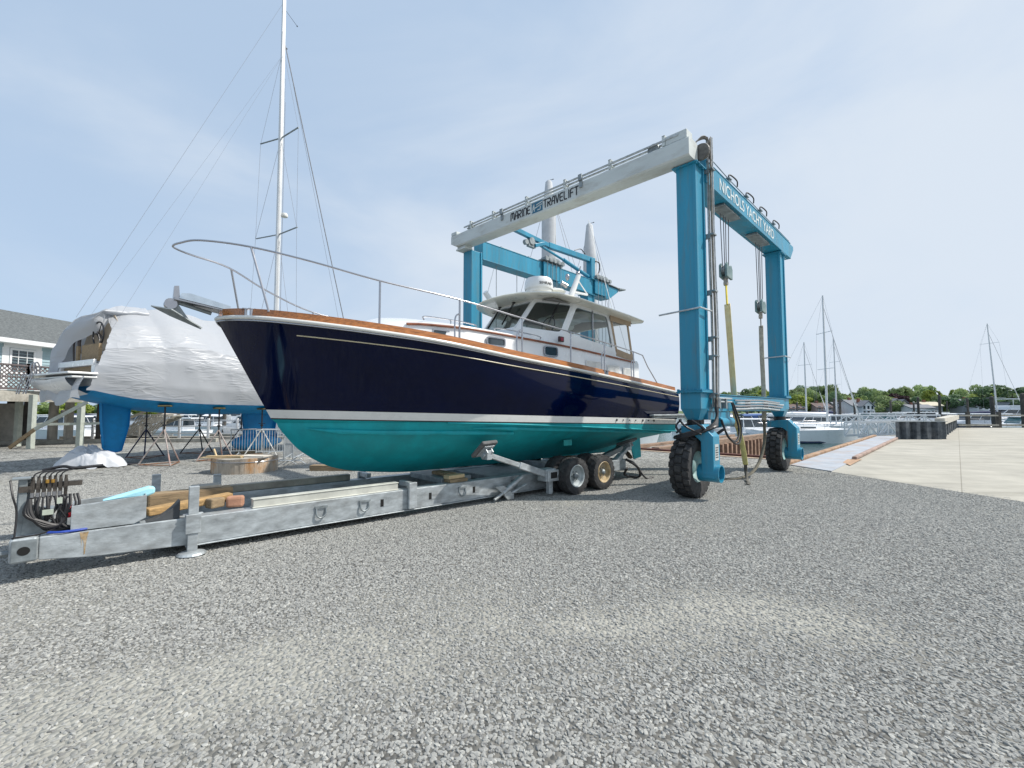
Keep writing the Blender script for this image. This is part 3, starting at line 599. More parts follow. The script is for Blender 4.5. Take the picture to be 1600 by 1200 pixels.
STRAPG = mat('dirty strap', (.42, .38, .30), .85, 0, .2, 8, .2, 60)
STRAPD = mat('dark strap', (.10, .095, .08), .9, 0, .2, 8, .2, 60)
def ribbon(path, w, m_, name, parent, wd=(1, 0, 0), t=.012):
    P = smooth_path(path, 8); mb = MB(); wd = Vector(wd).normalized(); L = []
    for i, p in enumerate(P):
        ww = w if not callable(w) else w(i/(len(P)-1)); L.append([p-wd*ww/2, p+wd*ww/2])
    mb.grid(L); return mb.build(name, m_, parent, smooth=60, solid=t)
sl = Thing('lifting_sling', 'long pale yellow lifting strap hanging from the near pulley block to the gravel', 'sling', GF, (2.1, 0, 4.6), 'slings on the travelift')
ribbon([(2.06, .02, 4.62), (2.08, .02, 4.3), (2.1, .02, 4.1)], .1, mat('bright yellow strap', (.62, .50, .05), .8, 0, .1, 8), 'strap_end', sl)
ribbon([(2.1, .02, 4.12), (2.2, .02, 3.4), (2.42, .04, 2.2), (2.6, .08, 1.7), (2.85, .1, 1.25)], .155, STRAPY, 'strap_sleeve', sl, (.35, .93, 0))
ribbon([(2.85, .1, 1.27), (3.15, .1, .75), (3.3, .1, .35)], .14, mat('green yellow strap', (.62, .58, .24), .85, 0, .1, 8), 'strap', sl, (.35, .93, 0))
ribbon([(3.3, .1, .36), (3.3, .1, .2), (3.05, .0, .06), (2.75, -.1, .03), (2.55, -.2, .035), (2.35, -.22, .03)], .1, STRAPD, 'strap_tail', sl, (.5, .85, .1))
sl = Thing('lifting_sling', 'grey brown lifting strap hanging from the far pulley block beside the gantry leg', 'sling', GF, (4.6, 0, 4.2), 'slings on the travelift')
ribbon([(4.6, .02, 4.2), (4.6, .02, 3.9)], .06, STRAPD, 'strap_end', sl)
ribbon([(4.6, .02, 3.95), (4.6, .02, 3.2), (4.66, .02, 2.2), (4.62, .02, 1.4)], .125, STRAPG, 'strap_sleeve', sl, (.35, .93, 0))
ribbon([(4.62, .02, 1.42), (4.6, .02, .9), (4.2, .02, .42), (3.6, .05, .14), (3.1, .2, .04), (2.6, .6, .03), (2.3, .8, .04)], .085, mat('olive strap', (.13, .12, .09), .9, 0, .2, 7), 'strap', sl, (.35, .9, .25))

# ================================================================== NAVY BOAT (frame TF, centreline y=.8)
YC = .8
S_G = [1.52, 1.56, 1.68, 1.85, 2.1, 2.5, 3.1, 4, 5.5, 7.5, 9.5, 11.42]
hbG = cr(S_G, [0.02, .17, .43, .68, .93, 1.20, 1.43, 1.60, 1.68, 1.66, 1.58, 1.48])
zG = cr([1.5, 2.5, 4.26, 5.5, 7.17, 9.5, 11.42], [2.95, 2.83, 2.70, 2.585, 2.465, 2.285, 2.13])
hbW = cr([0, .33, .83, 2.03, 3.33, 5.13, 9.23], [0.0, .33, .66, 1.08, 1.35, 1.48, 1.42])       # by distance from the stem at the waterline
def zWL(s): return 1.70-(s-2.17)*.0265
def zBB(s): return zWL(s)-.14
zCH = cr([2.2, 4.2, 5.3, 7.7, 11.4], [1.50, 1.49, 1.46, 1.35, 1.15])
zK = cr([2.3, 2.45, 2.67, 3.16, 3.59, 4.66, 6.6, 9, 10.5, 11.4], [1.5, 1.3, 1.065, .78, .68, .585, .58, .60, .72, .84])
NU = 90
def U(i): return (i/NU)**1.7
S1 = 11.42
def row_g(u): s = 1.52+(S1-1.52)*u; return (s, hbG(s), zG(s))
def row_w(u, dz=0.0): s0 = 2.17-dz*.55; s = s0+(S1-.02-s0)*u; return (s, hbW(s-s0)*(1-.10*max(0, -dz)), zWL(s)+dz)
def row_c(u): s0 = 2.32; s = s0+(S1-.02-s0)*u; return (s, hbW(s-s0)*(1.0-.03), min(zCH(s), zBB(s)-.012))
kS = [2.32, 2.42, 2.67, 3.16, 3.59, 4.66, 6.6, 9, 10.5, 11.4]
def row_k(u):
    s0 = 2.34; s = s0+(S1-.02-s0)*u; return (s, .0, zK(s))
nb = Thing('motor_yacht', 'navy blue motor yacht with teal bottom and white cabin standing on the trailer', 'boat', TF, (6.5, YC, .58))
def side_grid(rowsf, both=True):
    m = MB()
    for sg in ((-1, 1) if both else (-1,)):
        rows = []
        for f in rowsf:
            r = []
            for i in range(NU+1):
                s, h, z = f(U(i)); r.append((s, YC+sg*h, z))
            rows.append(r)
        m.grid(rows)
    return m
def tops(w):
    def f(u):
        a = row_w(u); b = row_g(u); e = 1.0+.75*(1-min(1, u*2.2)); k = w**e
        s = a[0]+(b[0]-a[0])*w; return (s, a[1]+(b[1]-a[1])*k+.05*math.sin(math.pi*w)*min(1, u*3), a[2]+(b[2]-a[2])*w)
    return f
m = side_grid([tops(w/14) for w in range(15)])
# transom
def tr(f): s, h, z = f(1); return h, z
TR = [tr(row_g)]+[tr(tops(w/6)) for w in range(5, 0, -1)]+[tr(row_w)]
m.poly([(S1, YC-h, z) for h, z in TR]+[(S1, YC+h, z) for h, z in TR[::-1]])
hull = m.build('hull', NAVY, nb, smooth=40)
m = side_grid([lambda u: row_w(u, .0), lambda u: row_w(u, -.06), lambda u: row_w(u, -.122)])
m.build('boot_stripe', BOOT, nb, smooth=40)
m = side_grid([lambda u: row_w(u, -.122), lambda u: row_w(u, -.14)]); m.build('waterline_stripe', BLKP, nb, smooth=40)
def bot(w):
    def f(u):
        a = row_c(u); b = row_k(u); s = a[0]+(b[0]-a[0])*w
        full = 1-.0*u; hb = a[1]*(1-w**(1.75-.7*min(1, u*1.6)))
        return (s, hb, a[2]+(b[2]-a[2])*(w**(1.05)))
    return f
BW = [0, .06, .15, .25, .35, .45, .55, .65, .75, .83, .9, .95, 1]
m = side_grid([lambda u: row_w(u, -.14)]+[bot(w) for w in BW])
TB = [tr(lambda u: row_w(u, -.1))]+[tr(bot(w)) for w in BW]
m.poly([(S1-.02, YC-h, z) for h, z in TB]+[(S1-.02, YC+h, z) for h, z in TB[::-1]])
hb_o = m.build('hull_bottom', ANTIF, nb, smooth=28)
m = MB()
for sg in (-1, 1):
    for w, u0, u1 in ((.20, .035, .40), (.10, .30, .99), (0, .25, 1)):
        P = []; rr = []
        for i in range(41):
            u = u0+(u1-u0)*i/40; s, h, z = bot(w)(u); P.append((s, YC+sg*(h+.02), z)); rr.append(.036*min(1, (i+1)/5, (44-i)/4) if w else .016)
        m.tube(P, rr, 6)
m.build('spray_rail', ANTIF, nb, smooth=60)
# keel and skeg
m = MB(); m.prism([(4.2, YC-.05, .62), (10.6, YC-.05, .58), (10.9, YC-.05, .95), (4.6, YC-.05, .9)], (0, .1, 0)); m.build('keel', ANTIF, nb, bevel=.02)
# gunwale rub rail, pin stripe, toe rail
def edge_path(sg, dz, dh, u0=0, u1=1, n=70): return [(row_g(u0+(u1-u0)*(i/n)**1.5)[0], YC+sg*(row_g(u0+(u1-u0)*(i/n)**1.5)[1]+dh), row_g(u0+(u1-u0)*(i/n)**1.5)[2]+dz) for i in range(n+1)]
m = MB(); m.tube(edge_path(1, .008, .004)[::-1]+edge_path(-1, .008, .004), .028, 10); m.build('rub_rail', CREAM, nb, smooth=60)
m = MB(); m.tube(edge_path(1, -.032, .004)[::-1]+edge_path(-1, -.032, .004), .011, 6); m.build('rub_rail_trim', RAILST, nb, smooth=60)
m = MB()
for sg in (-1, 1):
    P = []
    for i in range(60):
        u = .07+(1-.07)*i/59; a = tops(.86-.02*u)(u); P.append((a[0], YC+sg*(a[1]+.004), a[2]))
    m.tube(P, .0085, 6)
m.build('cove_stripe', mat('pale gold stripe', (.62, .55, .38), .4, 0, .05, 5), nb)
def toe(sg, u0, u1):
    m = MB(); n = 50; R0 = []
    for i in range(n+1):
        u = u0+(u1-u0)*(i/n); s, h, z = row_g(u); h = max(h-.05, .0)
        R0.append([(s, YC+sg*(h+.045), z+.028), (s, YC+sg*(h+.03), z+.13), (s, YC+sg*(h-.008), z+.13), (s, YC+sg*(h-.012), z+.02)])
    m.grid(R0, True); m.poly(R0[0]); m.poly(R0[-1]); m.build('toe_rail', TEAK, nb, smooth=30)
for sg in (-1, 1):
    toe(sg, .004, .0235); toe(sg, .0305, .665); toe(sg, .68, .985)
for sg in (-1, 1):
    for u in (.0245, .0300, .667, .678):
        m = MB(); s, h, z = row_g(u); m.box((s, YC+sg*(h-.04), z+.075), (.03, .07, .1)); m.box((s, YC+sg*(h-.04), z+.125), (.09, .08, .015)); m.build('chock', RAILST, nb, bevel=.004)
# deck
m = MB(); rows = []
for i in range(61):
    u = (i/60)**1.6; s, h, z = row_g(u); rows.append([(s, YC+h*k*.98, z-.0+.05*(1-k*k)) for k in (-1, -.6, -.3, 0, .3, .6, 1)])
m.grid(rows); m.build('deck', WGEL, nb, smooth=40)
# trunk cabin
def ty(s): return 1.12*min(1, .62+.38*min(1, (s-3.3)/1.6))
ztr = cr([3.3, 3.75, 4.3, 7, 10], [2.86, 3.12, 3.16, 3.10, 2.92])
m = MB(); rows = []
for i in range(34):
    s = 3.3+(10.15-3.3)*i/33; h = ty(s); zt = ztr(s); zb = zG(s)-.02
    rows.append([(s, YC-h-.04, zb), (s, YC-h-.01, zt-.1), (s, YC-h+.03, zt-.03), (s, YC-h+.12, zt), (s, YC-h*.5, zt+.09), (s, YC, zt+.12), (s, YC+h*.5, zt+.09), (s, YC+h-.12, zt), (s, YC+h-.03, zt-.03), (s, YC+h+.01, zt-.1), (s, YC+h+.04, zb)])
m.grid(rows); m.poly(rows[0]); m.poly(rows[-1][::-1]); m.build('trunk_cabin', WGEL, nb, smooth=35)
for sg in (-1, 1):
    m = MB(); P = [(s, YC+sg*(ty(s)+.022), ztr(s)-.075) for s in [3.95+i*.2 for i in range(31)]]; m.tube(P, .02, 8); m.build('wooden_trim', mat('mahogany trim', (.22, .07, .03), .45, 0, .2, 8), nb)
# handrails on the trunk top
for s0, s1, sg in ((4.25, 5.3, -1), (4.25, 5.3, 1), (5.75, 6.9, -1), (5.75, 6.9, 1)):
    m = MB(); y = YC+sg*(ty((s0+s1)/2)-.17); z0 = ztr(s0); z1 = ztr(s1); m.tube(smooth_path([(s0, y, z0), (s0+.06, y, z0+.07), (s1-.06, y, z1+.07), (s1, y, z1)], 5), .012, 7); m.cyl(((s0+s1)/2, y, z0), ((s0+s1)/2, y, z0+.07), .01, n=6); m.build('grab_rail', RAILST, nb)
def port(s, z, w, h, sg):
    y = YC+sg*(ty(s)+.035); m = MB(); O = []; I = []
    for k in range(20):
        a = 2*math.pi*k/20; c, d = math.cos(a), math.sin(a); q = .35
        ex = math.copysign(abs(c)**q, c); ez = math.copysign(abs(d)**q, d)
        O.append((s+ex*w/2, y, z+ez*h/2)); I.append((s+ex*(w/2-.025), y, z+ez*(h/2-.025)))
    m.ring(O, I, (0, sg*.02, 0)); f = m.build('portlight', RAILST, nb, smooth=30); m = MB(); m.poly([(p[0], y+sg*.006, p[2]) for p in I]); m.build('pane', DARKG, Sub(nb, f))
for sg in (-1, 1):
    port(4.5, 2.955, .36, .13, sg); port(5.58, 2.91, .44, .17, sg); port(7.0, 2.86, .40, .21, sg)
# vents
LOUV = mat('louvre grey', (.60, .61, .59), .5, 0, .1, 8)
for sg in (-1, 1):
    for s0, s1 in ((8.1, 8.65), (8.85, 9.3), (9.45, 9.75)):
        m = MB(); y = YC+sg*1.165; zc = 2.665-.055*(s0-8.1)
        m.bx(s0, s1, y-.005, y+.005, zc-.10, zc+.10); v = m.build('vent', WGEL, nb); m = MB()
        for k in range(7): m.box(((s0+s1)/2, y+sg*.008, zc-.08+k*.026), (s1-s0-.03, .012, .013), Matrix.Rotation(sg*.5, 3, 'X'))
        m.build('louvre', LOUV, Sub(nb, v))
# pilothouse
def panel(name, q, brd, m_f, m_g, thick=.05, out=(0, -1, 0), gl=True, rounded=.0):
    q = [Vector(p) for p in q]; c = sum(q, Vector())/4; O = []; I = []
    n = len(q)
    for i in range(n):
        p = q[i]; a = (q[i-1]-p).normalized(); b = (q[(i+1) % n]-p).normalized(); sn = max(.3, a.cross(b).length); ip = p+(a+b)*brd/sn
        r = rounded
        for k in range(5):
            t = k/4; A_ = ip+a*r*(1-t)**2; O.append(p+(a*(1-t)+b*t)*.0001); I.append(ip+a*r*(1-t)**2+b*r*t**2)
    m = MB(); e = Vector(out)*thick; m.ring(O, I, -e); fo = m.build(name, m_f, nb, smooth=30)
    if gl: m = MB(); m.poly([p-e*.4 for p in I]); m.build('pane', m_g, Sub(nb, fo))
    return fo
def nrm(q): a = Vector(q[1])-Vector(q[0]); b = Vector(q[3])-Vector(q[0]); return a.cross(b).normalized()
HH = 1.09
def fc(s, y, z): return (s, YC+y, z)
A0 = {sg: fc(6.55, sg*.6, 3.34) for sg in (-1, 1)}; A1 = {sg: fc(7.12, sg*.58, 4.05) for sg in (-1, 1)}
B0 = {sg: fc(7.42, sg*HH, 3.24) for sg in (-1, 1)}; B1 = {sg: fc(7.88, sg*(HH-.04), 4.0) for sg in (-1, 1)}
C0 = {sg: fc(9.28, sg*HH, 3.02) for sg in (-1, 1)}; C1 = {sg: fc(9.08, sg*(HH-.04), 3.93) for sg in (-1, 1)}
q = [A0[-1], A0[1], A1[1], A1[-1]]; panel('windshield', q, .06, WGEL, GLASSM, out=(-.8, 0, .5), rounded=.07)
for sg in (-1, 1):
    q = [B0[sg], A0[sg], A1[sg], B1[sg]]; panel('windshield', q, .065, WGEL, GLASSM, out=(-.5, sg*.75, .4), rounded=.07)
    q = [B0[sg], C0[sg], C1[sg], B1[sg]]; panel('side_window', q, .09, WGEL, GLASSM, out=(0, sg, 0), rounded=.08)
    m = MB(); xm = 8.45; m.bx(xm-.012, xm+.012, YC+sg*(HH-.04), YC+sg*(HH-.01), 3.18, 3.9); m.build('window_mullion', RAILST, nb)
    # lower wall of house
    m = MB(); m.prism([fc(7.38, sg*HH, 2.98), fc(10.05, sg*HH, 2.86), fc(10.05, sg*HH, 2.95), fc(9.28, sg*HH, 3.03), fc(7.42, sg*HH, 3.25)], (0, -sg*.05, 0)); m.build('cabin_side', WGEL, nb)
    m = MB(); m.prism([fc(7.42, sg*HH, 3.26), fc(7.38, sg*HH, 2.98), fc(6.45, sg*.6, 3.0), fc(6.52, sg*.6, 3.35)], (0, -sg*.04, 0)); m.build('cabin_side', WGEL, nb)
    # canvas curtain
    q = [fc(9.30, sg*HH, 2.98), fc(10.0, sg*HH, 2.88), fc(9.85, sg*(HH-.04), 3.86), fc(9.10, sg*(HH-.04), 3.93)]
    panel('canvas_curtain', q, .07, BEIGE, VINYL, thick=.015, out=(0, sg, 0))
    m = MB(); m.prism([fc(9.28, sg*(HH+.004), 2.96), fc(9.98, sg*(HH+.004), 2.86), fc(9.97, sg*(HH+.004), 3.02), fc(9.33, sg*(HH+.004), 3.12)], (0, -sg*.01, 0)); m.build('canvas_panel', BEIGE, nb)
    m = MB(); m.prism([fc(9.08, sg*(HH+.004), 3.76), fc(9.9, sg*(HH+.004), 3.72), fc(9.9, sg*(HH+.004), 3.86), fc(9.08, sg*(HH+.004), 3.95)], (0, -sg*.01, 0)); m.build('canvas_panel', BEIGE, nb)
m = MB(); m.bx(6.5, 6.62, YC-.6, YC+.6, 3.05, 3.36); m.build('cabin_front', WGEL, nb)
# roof
hp = [(6.42, 0), (6.45, .35), (6.56, .72), (6.8, 1.02), (7.15, 1.26), (7.6, 1.37), (8.5, 1.38), (9.5, 1.37), (10.1, 1.33), (10.28, 1.2), (10.3, .6), (10.3, 0)]
def rz(s, y): return 4.10-.062*(s-7.0)*(1 if s > 7 else .0)-.07*(y/1.38)**2-.06*max(0, (7.3-s)/.9)**2
m = MB(); rows_t = []
for k in (0, .25, .5, .75, .9, 1): rows_t.append(k)
ctr = 8.3
loop = [(s, y) for s, y in hp]+[(s, -y) for s, y in hp[-2:0:-1]]
rr = []
for k in (1, .97, .85, .6, .3, .02): rr.append([(ctr+(s-ctr)*k, YC+y*k, rz(s, y)+.04*(1 if k < 1 else .35)+(1-k*k)*.035) for s, y in loop])
rb_ = []
for k in (1, .985, .9, .6, .3, .02): rb_.append([(ctr+(s-ctr)*k, YC+y*k, rz(s, y)-.0-.03*(k == 1)*0-(.0 if k == 1 else .015)+(1-k*k)*.035) for s, y in loop])
m.grid(rb_[::-1]+rr, True); m.build('cabin_roof', ROOFG, nb, smooth=50)
# interior
m = MB(); m.grid([[(s, YC+y, rz(s, y)-.045) for y in (-1.0, -.5, 0, .5, 1.0)] for s in (7.25, 8, 9, 10.1)]); m.build('headliner', mat('grey headliner', (.26, .255, .24), .9, 0, .05, 4), nb, solid=.01)
m = MB(); m.bx(6.9, 9.9, YC-1.0, YC+1.0, 3.0, 3.03); m.bx(7.3, 7.75, YC-.95, YC-.1, 3.03, 3.36); m.bx(8.0, 8.25, YC-.5, YC-.05, 3.03, 3.5); m.bx(8.6, 9.1, YC+.2, YC+.9, 3.03, 3.3)
m.build('interior', mat('cabin interior', (.22, .19, .16), .7, 0, .2, 6), nb, bevel=.02)
m = MB(); wc = (7.62, YC-.5, 3.55); P = [(wc[0]+.05*math.sin(a), wc[1]+.19*math.cos(a), wc[2]+.18*math.sin(a)) for a in [k*math.pi/10 for k in range(20)]]; m.tube(P, .012, 6, closed=True); m.build('steering_wheel', BLKP, nb)
# wipers, red light, lamps
for (y, s) in ((-.85, 7.28), (-.05, 6.68), (.5, 6.75)):
    m = MB(); t_ = (s+.32, YC+y, 4.03); 
    for d_ in (-.02, .02): m.tube([(t_[0], t_[1]+d_, 4.02), (t_[0]-.25, t_[1]+d_-.04, 3.68)], .008, 6)
    m.bar((t_[0]-.12, t_[1]-.03, 3.86), (t_[0]-.38, t_[1]-.05, 3.5), .012, .03); m.box((t_[0], t_[1], 4.04), (.05, .07, .04)); m.build('wiper', BLKP, nb)
m = MB(); m.bx(7.24, 7.38, YC-1.18, YC-1.13, 3.08, 3.19); nl = m.build('navigation_light', mat('light housing', (.05, .02, .02), .4), nb, bevel=.01)
m = MB(); m.bx(7.275, 7.345, YC-1.19, YC-1.18, 3.10, 3.165); m.build('lens', mat('red lens', (.30, .03, .05), .2, 0, .1, 9), Sub(nb, nl))
# radar dome, antenna mast
m = MB(); m.lathe([(.32, 0), (.335, .03), (.325, .19), (.29, .26), (.18, .295), (.001, .30)], (7.85, YC+.02, 4.47), (0, 0, 1), 28, cap=False); m.lathe([(.29, -.06), (.31, 0)], (7.85, YC+.02, 4.47), (0, 0, 1), 28); m.cyl((7.85, YC+.02, 4.1), (7.85, YC+.02, 4.4), .16, n=16)
rd = m.build('radar_dome', WGEL, nb, smooth=40)
m2 = MB()
def cw(x, y, z):
    a = math.radians(-133)+x/.335*1.0; return (7.85+(.338+z)*math.cos(a), YC+.02+(.338+z)*math.sin(a), 4.54+y)
text_geo(m2, 'SIMRAD', .085, cw, bold=.0, sx=1.15); m2.build('lettering', BLKP, Sub(nb, rd))
m = MB(); m.lathe([(.001, 0), (.22, .0), (.25, .04), (.2, .09), (.001, .12)], (8.45, YC+.05, 4.50), (0, 0, 1), 24, cap=False); m.cyl((8.45, YC+.05, 4.1), (8.45, YC+.05, 4.5), .04, n=8); m.build('antenna_dome', CREAM, nb, smooth=40)
m = MB(); m.cyl((8.55, YC-.2, 4.1), (9.02, YC-.2, 5.0), .085, .06, n=12); m.bar((8.8, YC-.2, 4.56), (9.35, YC-.2, 4.58), .05, .05); m.bar((8.98, YC-.2, 4.9), (9.35, YC-.2, 4.6), .02, .02); m.build('antenna_mast', WGEL, nb, smooth=40)
m = MB(); m.ball((9.0, YC-.2, 5.06), .05); m.cyl((9.0, YC-.2, 5.0), (9.1, YC-.2, 5.25), .015, n=6); m.cyl((8.7, YC-.1, 4.7), (8.55, YC-.05, 4.77), .06, .05, n=10); m.ball((8.72, YC-.1, 4.93), .055, sq=(1, 1, 1.6)); m.build('horn', RAILST, nb, smooth=40)
m = MB()
for k in range(3): m.lathe([(.001, 0), (.05, .01), (.06, .04), (.001, .06)], (9.25, YC-.2, 4.34-.09*k), (0, 0, 1), 12, cap=False)
m.build('antenna_insulator', CREAM, nb)
m = MB(); m.cyl((7.3, YC+.9, 4.1), (6.95, YC+.9, 4.45), .07, .06, n=12); m.cyl((7.05, YC+.95, 4.4), (7.3, YC+1, 5.1), .008, n=5); m.build('antenna_whip', WGEL, nb)
m = MB(); m.tube([(10.1, YC-.5, 4.0), (10.3, YC+.5, 7.0)], .009, 5); m.build('antenna_whip', WGEL, nb)
# bow rail
def gp(s, dh=-.07, dz=.1, sg=-1): return (s, YC+sg*(hbG(s)+dh), zG(s)+dz)
def top(s, sg, lean=0): h = .72-.005*(s-3.2); q = gp(s, sg=sg); return (s+lean, q[1], zG(s)+.1+min(.86, h)*.9)
tipz = 3.86
half = lambda sg: [(1.06, YC+sg*.16, 3.87), (1.25, YC+sg*.38, 3.89), (1.75, YC+sg*.62, 3.865), (2.4, YC+sg*1.06, 3.70)]+[top(s, sg) for s in (3.25, 4.5, 5.8, 7.1, 8.2, 9.35)]
def endp(sg): return [(9.75, YC+sg*1.50, top(9.7, sg)[2]-.02), (9.95, YC+sg*1.5, 2.72), (10.45, YC+sg*1.47, zG(10.4)+.1)]
P = smooth_path(half(1)[::-1]+[(1.0, YC, 3.86)]+half(-1), 6); P = [Vector(p) for p in endp(1)[::-1]]+P+[Vector(p) for p in endp(-1)]
m = MB(); m.tube(P, .0135, 9); m.build('bow_rail', RAILST, nb, smooth=60)
for sg in (-1, 1):
    for s in (3.25, 4.5, 5.8, 7.1, 8.2, 9.35):
        m = MB(); m.tube([gp(s, sg=sg, dz=.0), top(s, sg)], .0155, 8); m.cyl(gp(s, sg=sg, dz=.1), gp(s, sg=sg, dz=.125), .035, n=10); m.build('stanchion', RAILST, nb)
    for s in (4.42, 5.68, 8.1, 9.25):
        a = gp(s, sg=sg, dz=0); b = top(s+.08, sg); m = MB(); m.tube(smooth_path([a, (s, a[1], a[2]+.42), (s+.08, b[1], a[2]+.52)]), .013, 7); m.build('gate_post', RAILST, nb)
    m = MB(); a = gp(1.98, dh=-.02, sg=sg); m.tube([a, (1.78, YC+sg*.64, 3.86)], .015, 8); m.build('stanchion', RAILST, nb)
# pulpit platform, roller, anchor
m = MB(); m.prism([(1.03, YC-.10, 3.13), (1.65, YC-.16, 3.04), (1.65, YC+.16, 3.04), (1.03, YC+.10, 3.13)], (0, 0, .04)); m.build('anchor_platform', RAILST, nb, bevel=.005)
for sg in (-1, 1): m = MB(); m.prism([(1.08, YC+sg*.11, 3.15), (1.65, YC+sg*.165, 3.06), (1.65, YC+sg*.165, 3.12), (1.2, YC+sg*.12, 3.23), (1.1, YC+sg*.11, 3.22)], (0, .02*sg, 0)); m.build('platform_cheek', mat('bright steel cheek', (.55, .62, .68), .3, .8, .1, 4), nb)
m = MB(); m.prism([(1.02, YC-.05, 3.12), (1.1, YC-.05, 3.12), (1.08, YC-.05, 3.33), (1.03, YC-.05, 3.32)], (0, .1, 0)); m.lathe([(.07, 0), (.055, .03), (.055, .09), (.07, .12)], (1.0, YC-.06, 3.08), (0, 1, 0), 16); m.build('bow_roller', RAILST, nb, smooth=40)
m = MB(); m.tube([(1.05, YC, 3.12), (1.45, YC, 3.02)], .02, 8); m.prism([(.98, YC-.02, 3.1), (1.08, YC-.02, 3.08), (1.2, YC-.02, 2.9), (1.1, YC-.02, 2.92)], (0, .04, 0))
m.add([(.80, YC, 3.03), (1.0, YC-.16, 2.99), (1.35, YC-.05, 2.80), (1.0, YC, 2.93)], [(0, 1, 2, 3)]); m.add([(.80, YC, 3.03), (1.0, YC+.16, 2.99), (1.35, YC+.05, 2.80), (1.0, YC, 2.93)], [(0, 3, 2, 1)])
m.build('anchor', STEELD, nb, solid=.015)
# side step near the stern, fittings, exhaust marks
m = MB(); m.bx(10.0, 11.9, YC-1.62, YC-1.5, 1.545, 1.59); m.bx(10.1, 11.9, YC-1.57, YC-1.5, 1.49, 1.54); m.bx(11.4, 12.0, YC-1.6, YC+1.6, 1.545, 1.59); m.build('swim_platform', STEEL, nb, bevel=.01)
m = MB()
for s, big in ((8.75, 1), (9.0, 0), (9.25, 0), (9.5, 0), (9.8, 1), (10.05, 0), (10.3, 1)):
    y = YC-hbW(s-2.17)-.004; z = zWL(s)-.05; m.lathe([(.026 if big else .016, 0), (.026 if big else .016, .008)], (s, y-.004, z), (0, 1, 0), 12)
m.build('through_hull', BLKP, nb)
m = MB(); m.bx(7.55, 7.8, YC-1.0, YC-.985, .95, 1.07); m.build('hull_plate', mat('pale teal plate', (.02, .33, .33), .6), nb)
m = MB(); m.prism([(11.35, YC-.02, .95), (11.9, YC-.02, .95), (11.95, YC-.02, .35), (11.6, YC-.02, .3)], (0, .04, 0)); m.build('rudder', ANTIF, nb, bevel=.01)
m = MB(); m.cyl((10.2, YC, .72), (11.1, YC, .55), .03, n=10); m.cyl((11.05, YC, .56), (11.2, YC, .53), .06, .04, n=12)
PROP = mat('bronze propeller', (.10, .075, .05), .45, .6, .2, 6)
m.build('propeller_shaft', PROP, nb)
m = MB()
for k in range(4):
    a = k*math.pi/2+.5; u = Vector((0, math.cos(a), math.sin(a))); v = Vector((0, -math.sin(a), math.cos(a))); c = Vector((11.12, YC, .55)); L = []
    for i in range(9):
        t = i/8; w = .14*math.sin(math.pi*min(1, t*.85+.12)); tw = Vector((.6, 0, 0))+v*.8; L.append([c+u*(.05+.27*t)-tw*w, c+u*(.05+.27*t)+tw*w])
    m.grid(L)
m.build('propeller', PROP, nb, solid=.012, smooth=60)

# ================================================================== BOAT TRAILER (frame TF)
tr_ = Thing('boat_trailer', 'long galvanised steel yard trailer with twin wheels under the navy yacht', 'trailer', TF, (4, .8, 0))
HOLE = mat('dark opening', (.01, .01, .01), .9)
def rail(y0, y1, s0, s1):
    m = MB(); m.prism([(s0, y0, .205), (s0+.4, y0, .155), (s0+1.2, y0, .115), (s1, y0, .115), (s1, y0, .43), (s0, y0, .43)], (0, y1-y0, 0)); m.bx(s0+1.2, s1-.2, y0-.02, y1+.02, .095, .112)
    return m.build('side_rail', STEEL, tr_, bevel=.018)
r1 = Sub(tr_, rail(0, .2, -.03, 9.6)); r2 = Sub(tr_, rail(1.5, 1.7, .1, 9.6))
m = MB(); m.bx(-.235, -.032, -.02, 1.72, .20, .445); m.build('front_beam', STEEL, tr_, bevel=.03)
m = MB(); m.bx(-.215, -.04, -.034, -.021, .22, .425); m.build('end_plate', STEELD, tr_, bevel=.004)
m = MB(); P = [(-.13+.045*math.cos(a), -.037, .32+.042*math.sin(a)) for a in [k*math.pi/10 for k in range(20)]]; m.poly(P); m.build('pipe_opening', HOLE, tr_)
m = MB(); m.cyl((-.235, .05, .30), (-.33, .05, .30), .03, n=8); m.build('tow_pin', STEELD, tr_)
# side features: D shaped steps, square holes, rust streak
for s in (2.65, 3.28, 5.05, 6.28):
    m = MB(); m.tube(smooth_path([(s, -.005, .33), (s, -.03, .24), (s+.05, -.035, .2), (s+.12, -.03, .24), (s+.13, -.005, .34)], 4), .012, 6); m.bx(s-.02, s+.15, -.02, 0, .33, .36); m.build('lashing_eye', STEELD, r1)
for s in (3.6, 4.45, 5.35):
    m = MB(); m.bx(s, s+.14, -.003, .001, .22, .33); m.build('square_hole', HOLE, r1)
    m = MB(); m.bx(s+.05, s+.14, -.005, -.0031, .22, .33); m.build('hole_lining', STEEL, r1)
RSTK = mat('rust streak', (.36, .25, .13), .9, 0, .3, 20, dirt=(.42, .44, .44), dirt_amt=.8, dirt_scale=9)
m = MB(); m.poly([(.262, -.0025, .425), (.335, -.0025, .425), (.325, -.0025, .39), (.318, -.0025, .33), (.31, -.0025, .20), (.302, -.0025, .19), (.298, -.0025, .31), (.285, -.0025, .36), (.28, -.0025, .27), (.274, -.0025, .36)]); m.build('rust_streak', RSTK, r1)
m = MB(); m.bx(.9, 4.0, .2, 1.5, .12, .14); m.build('floor_plate', STEELD, tr_)
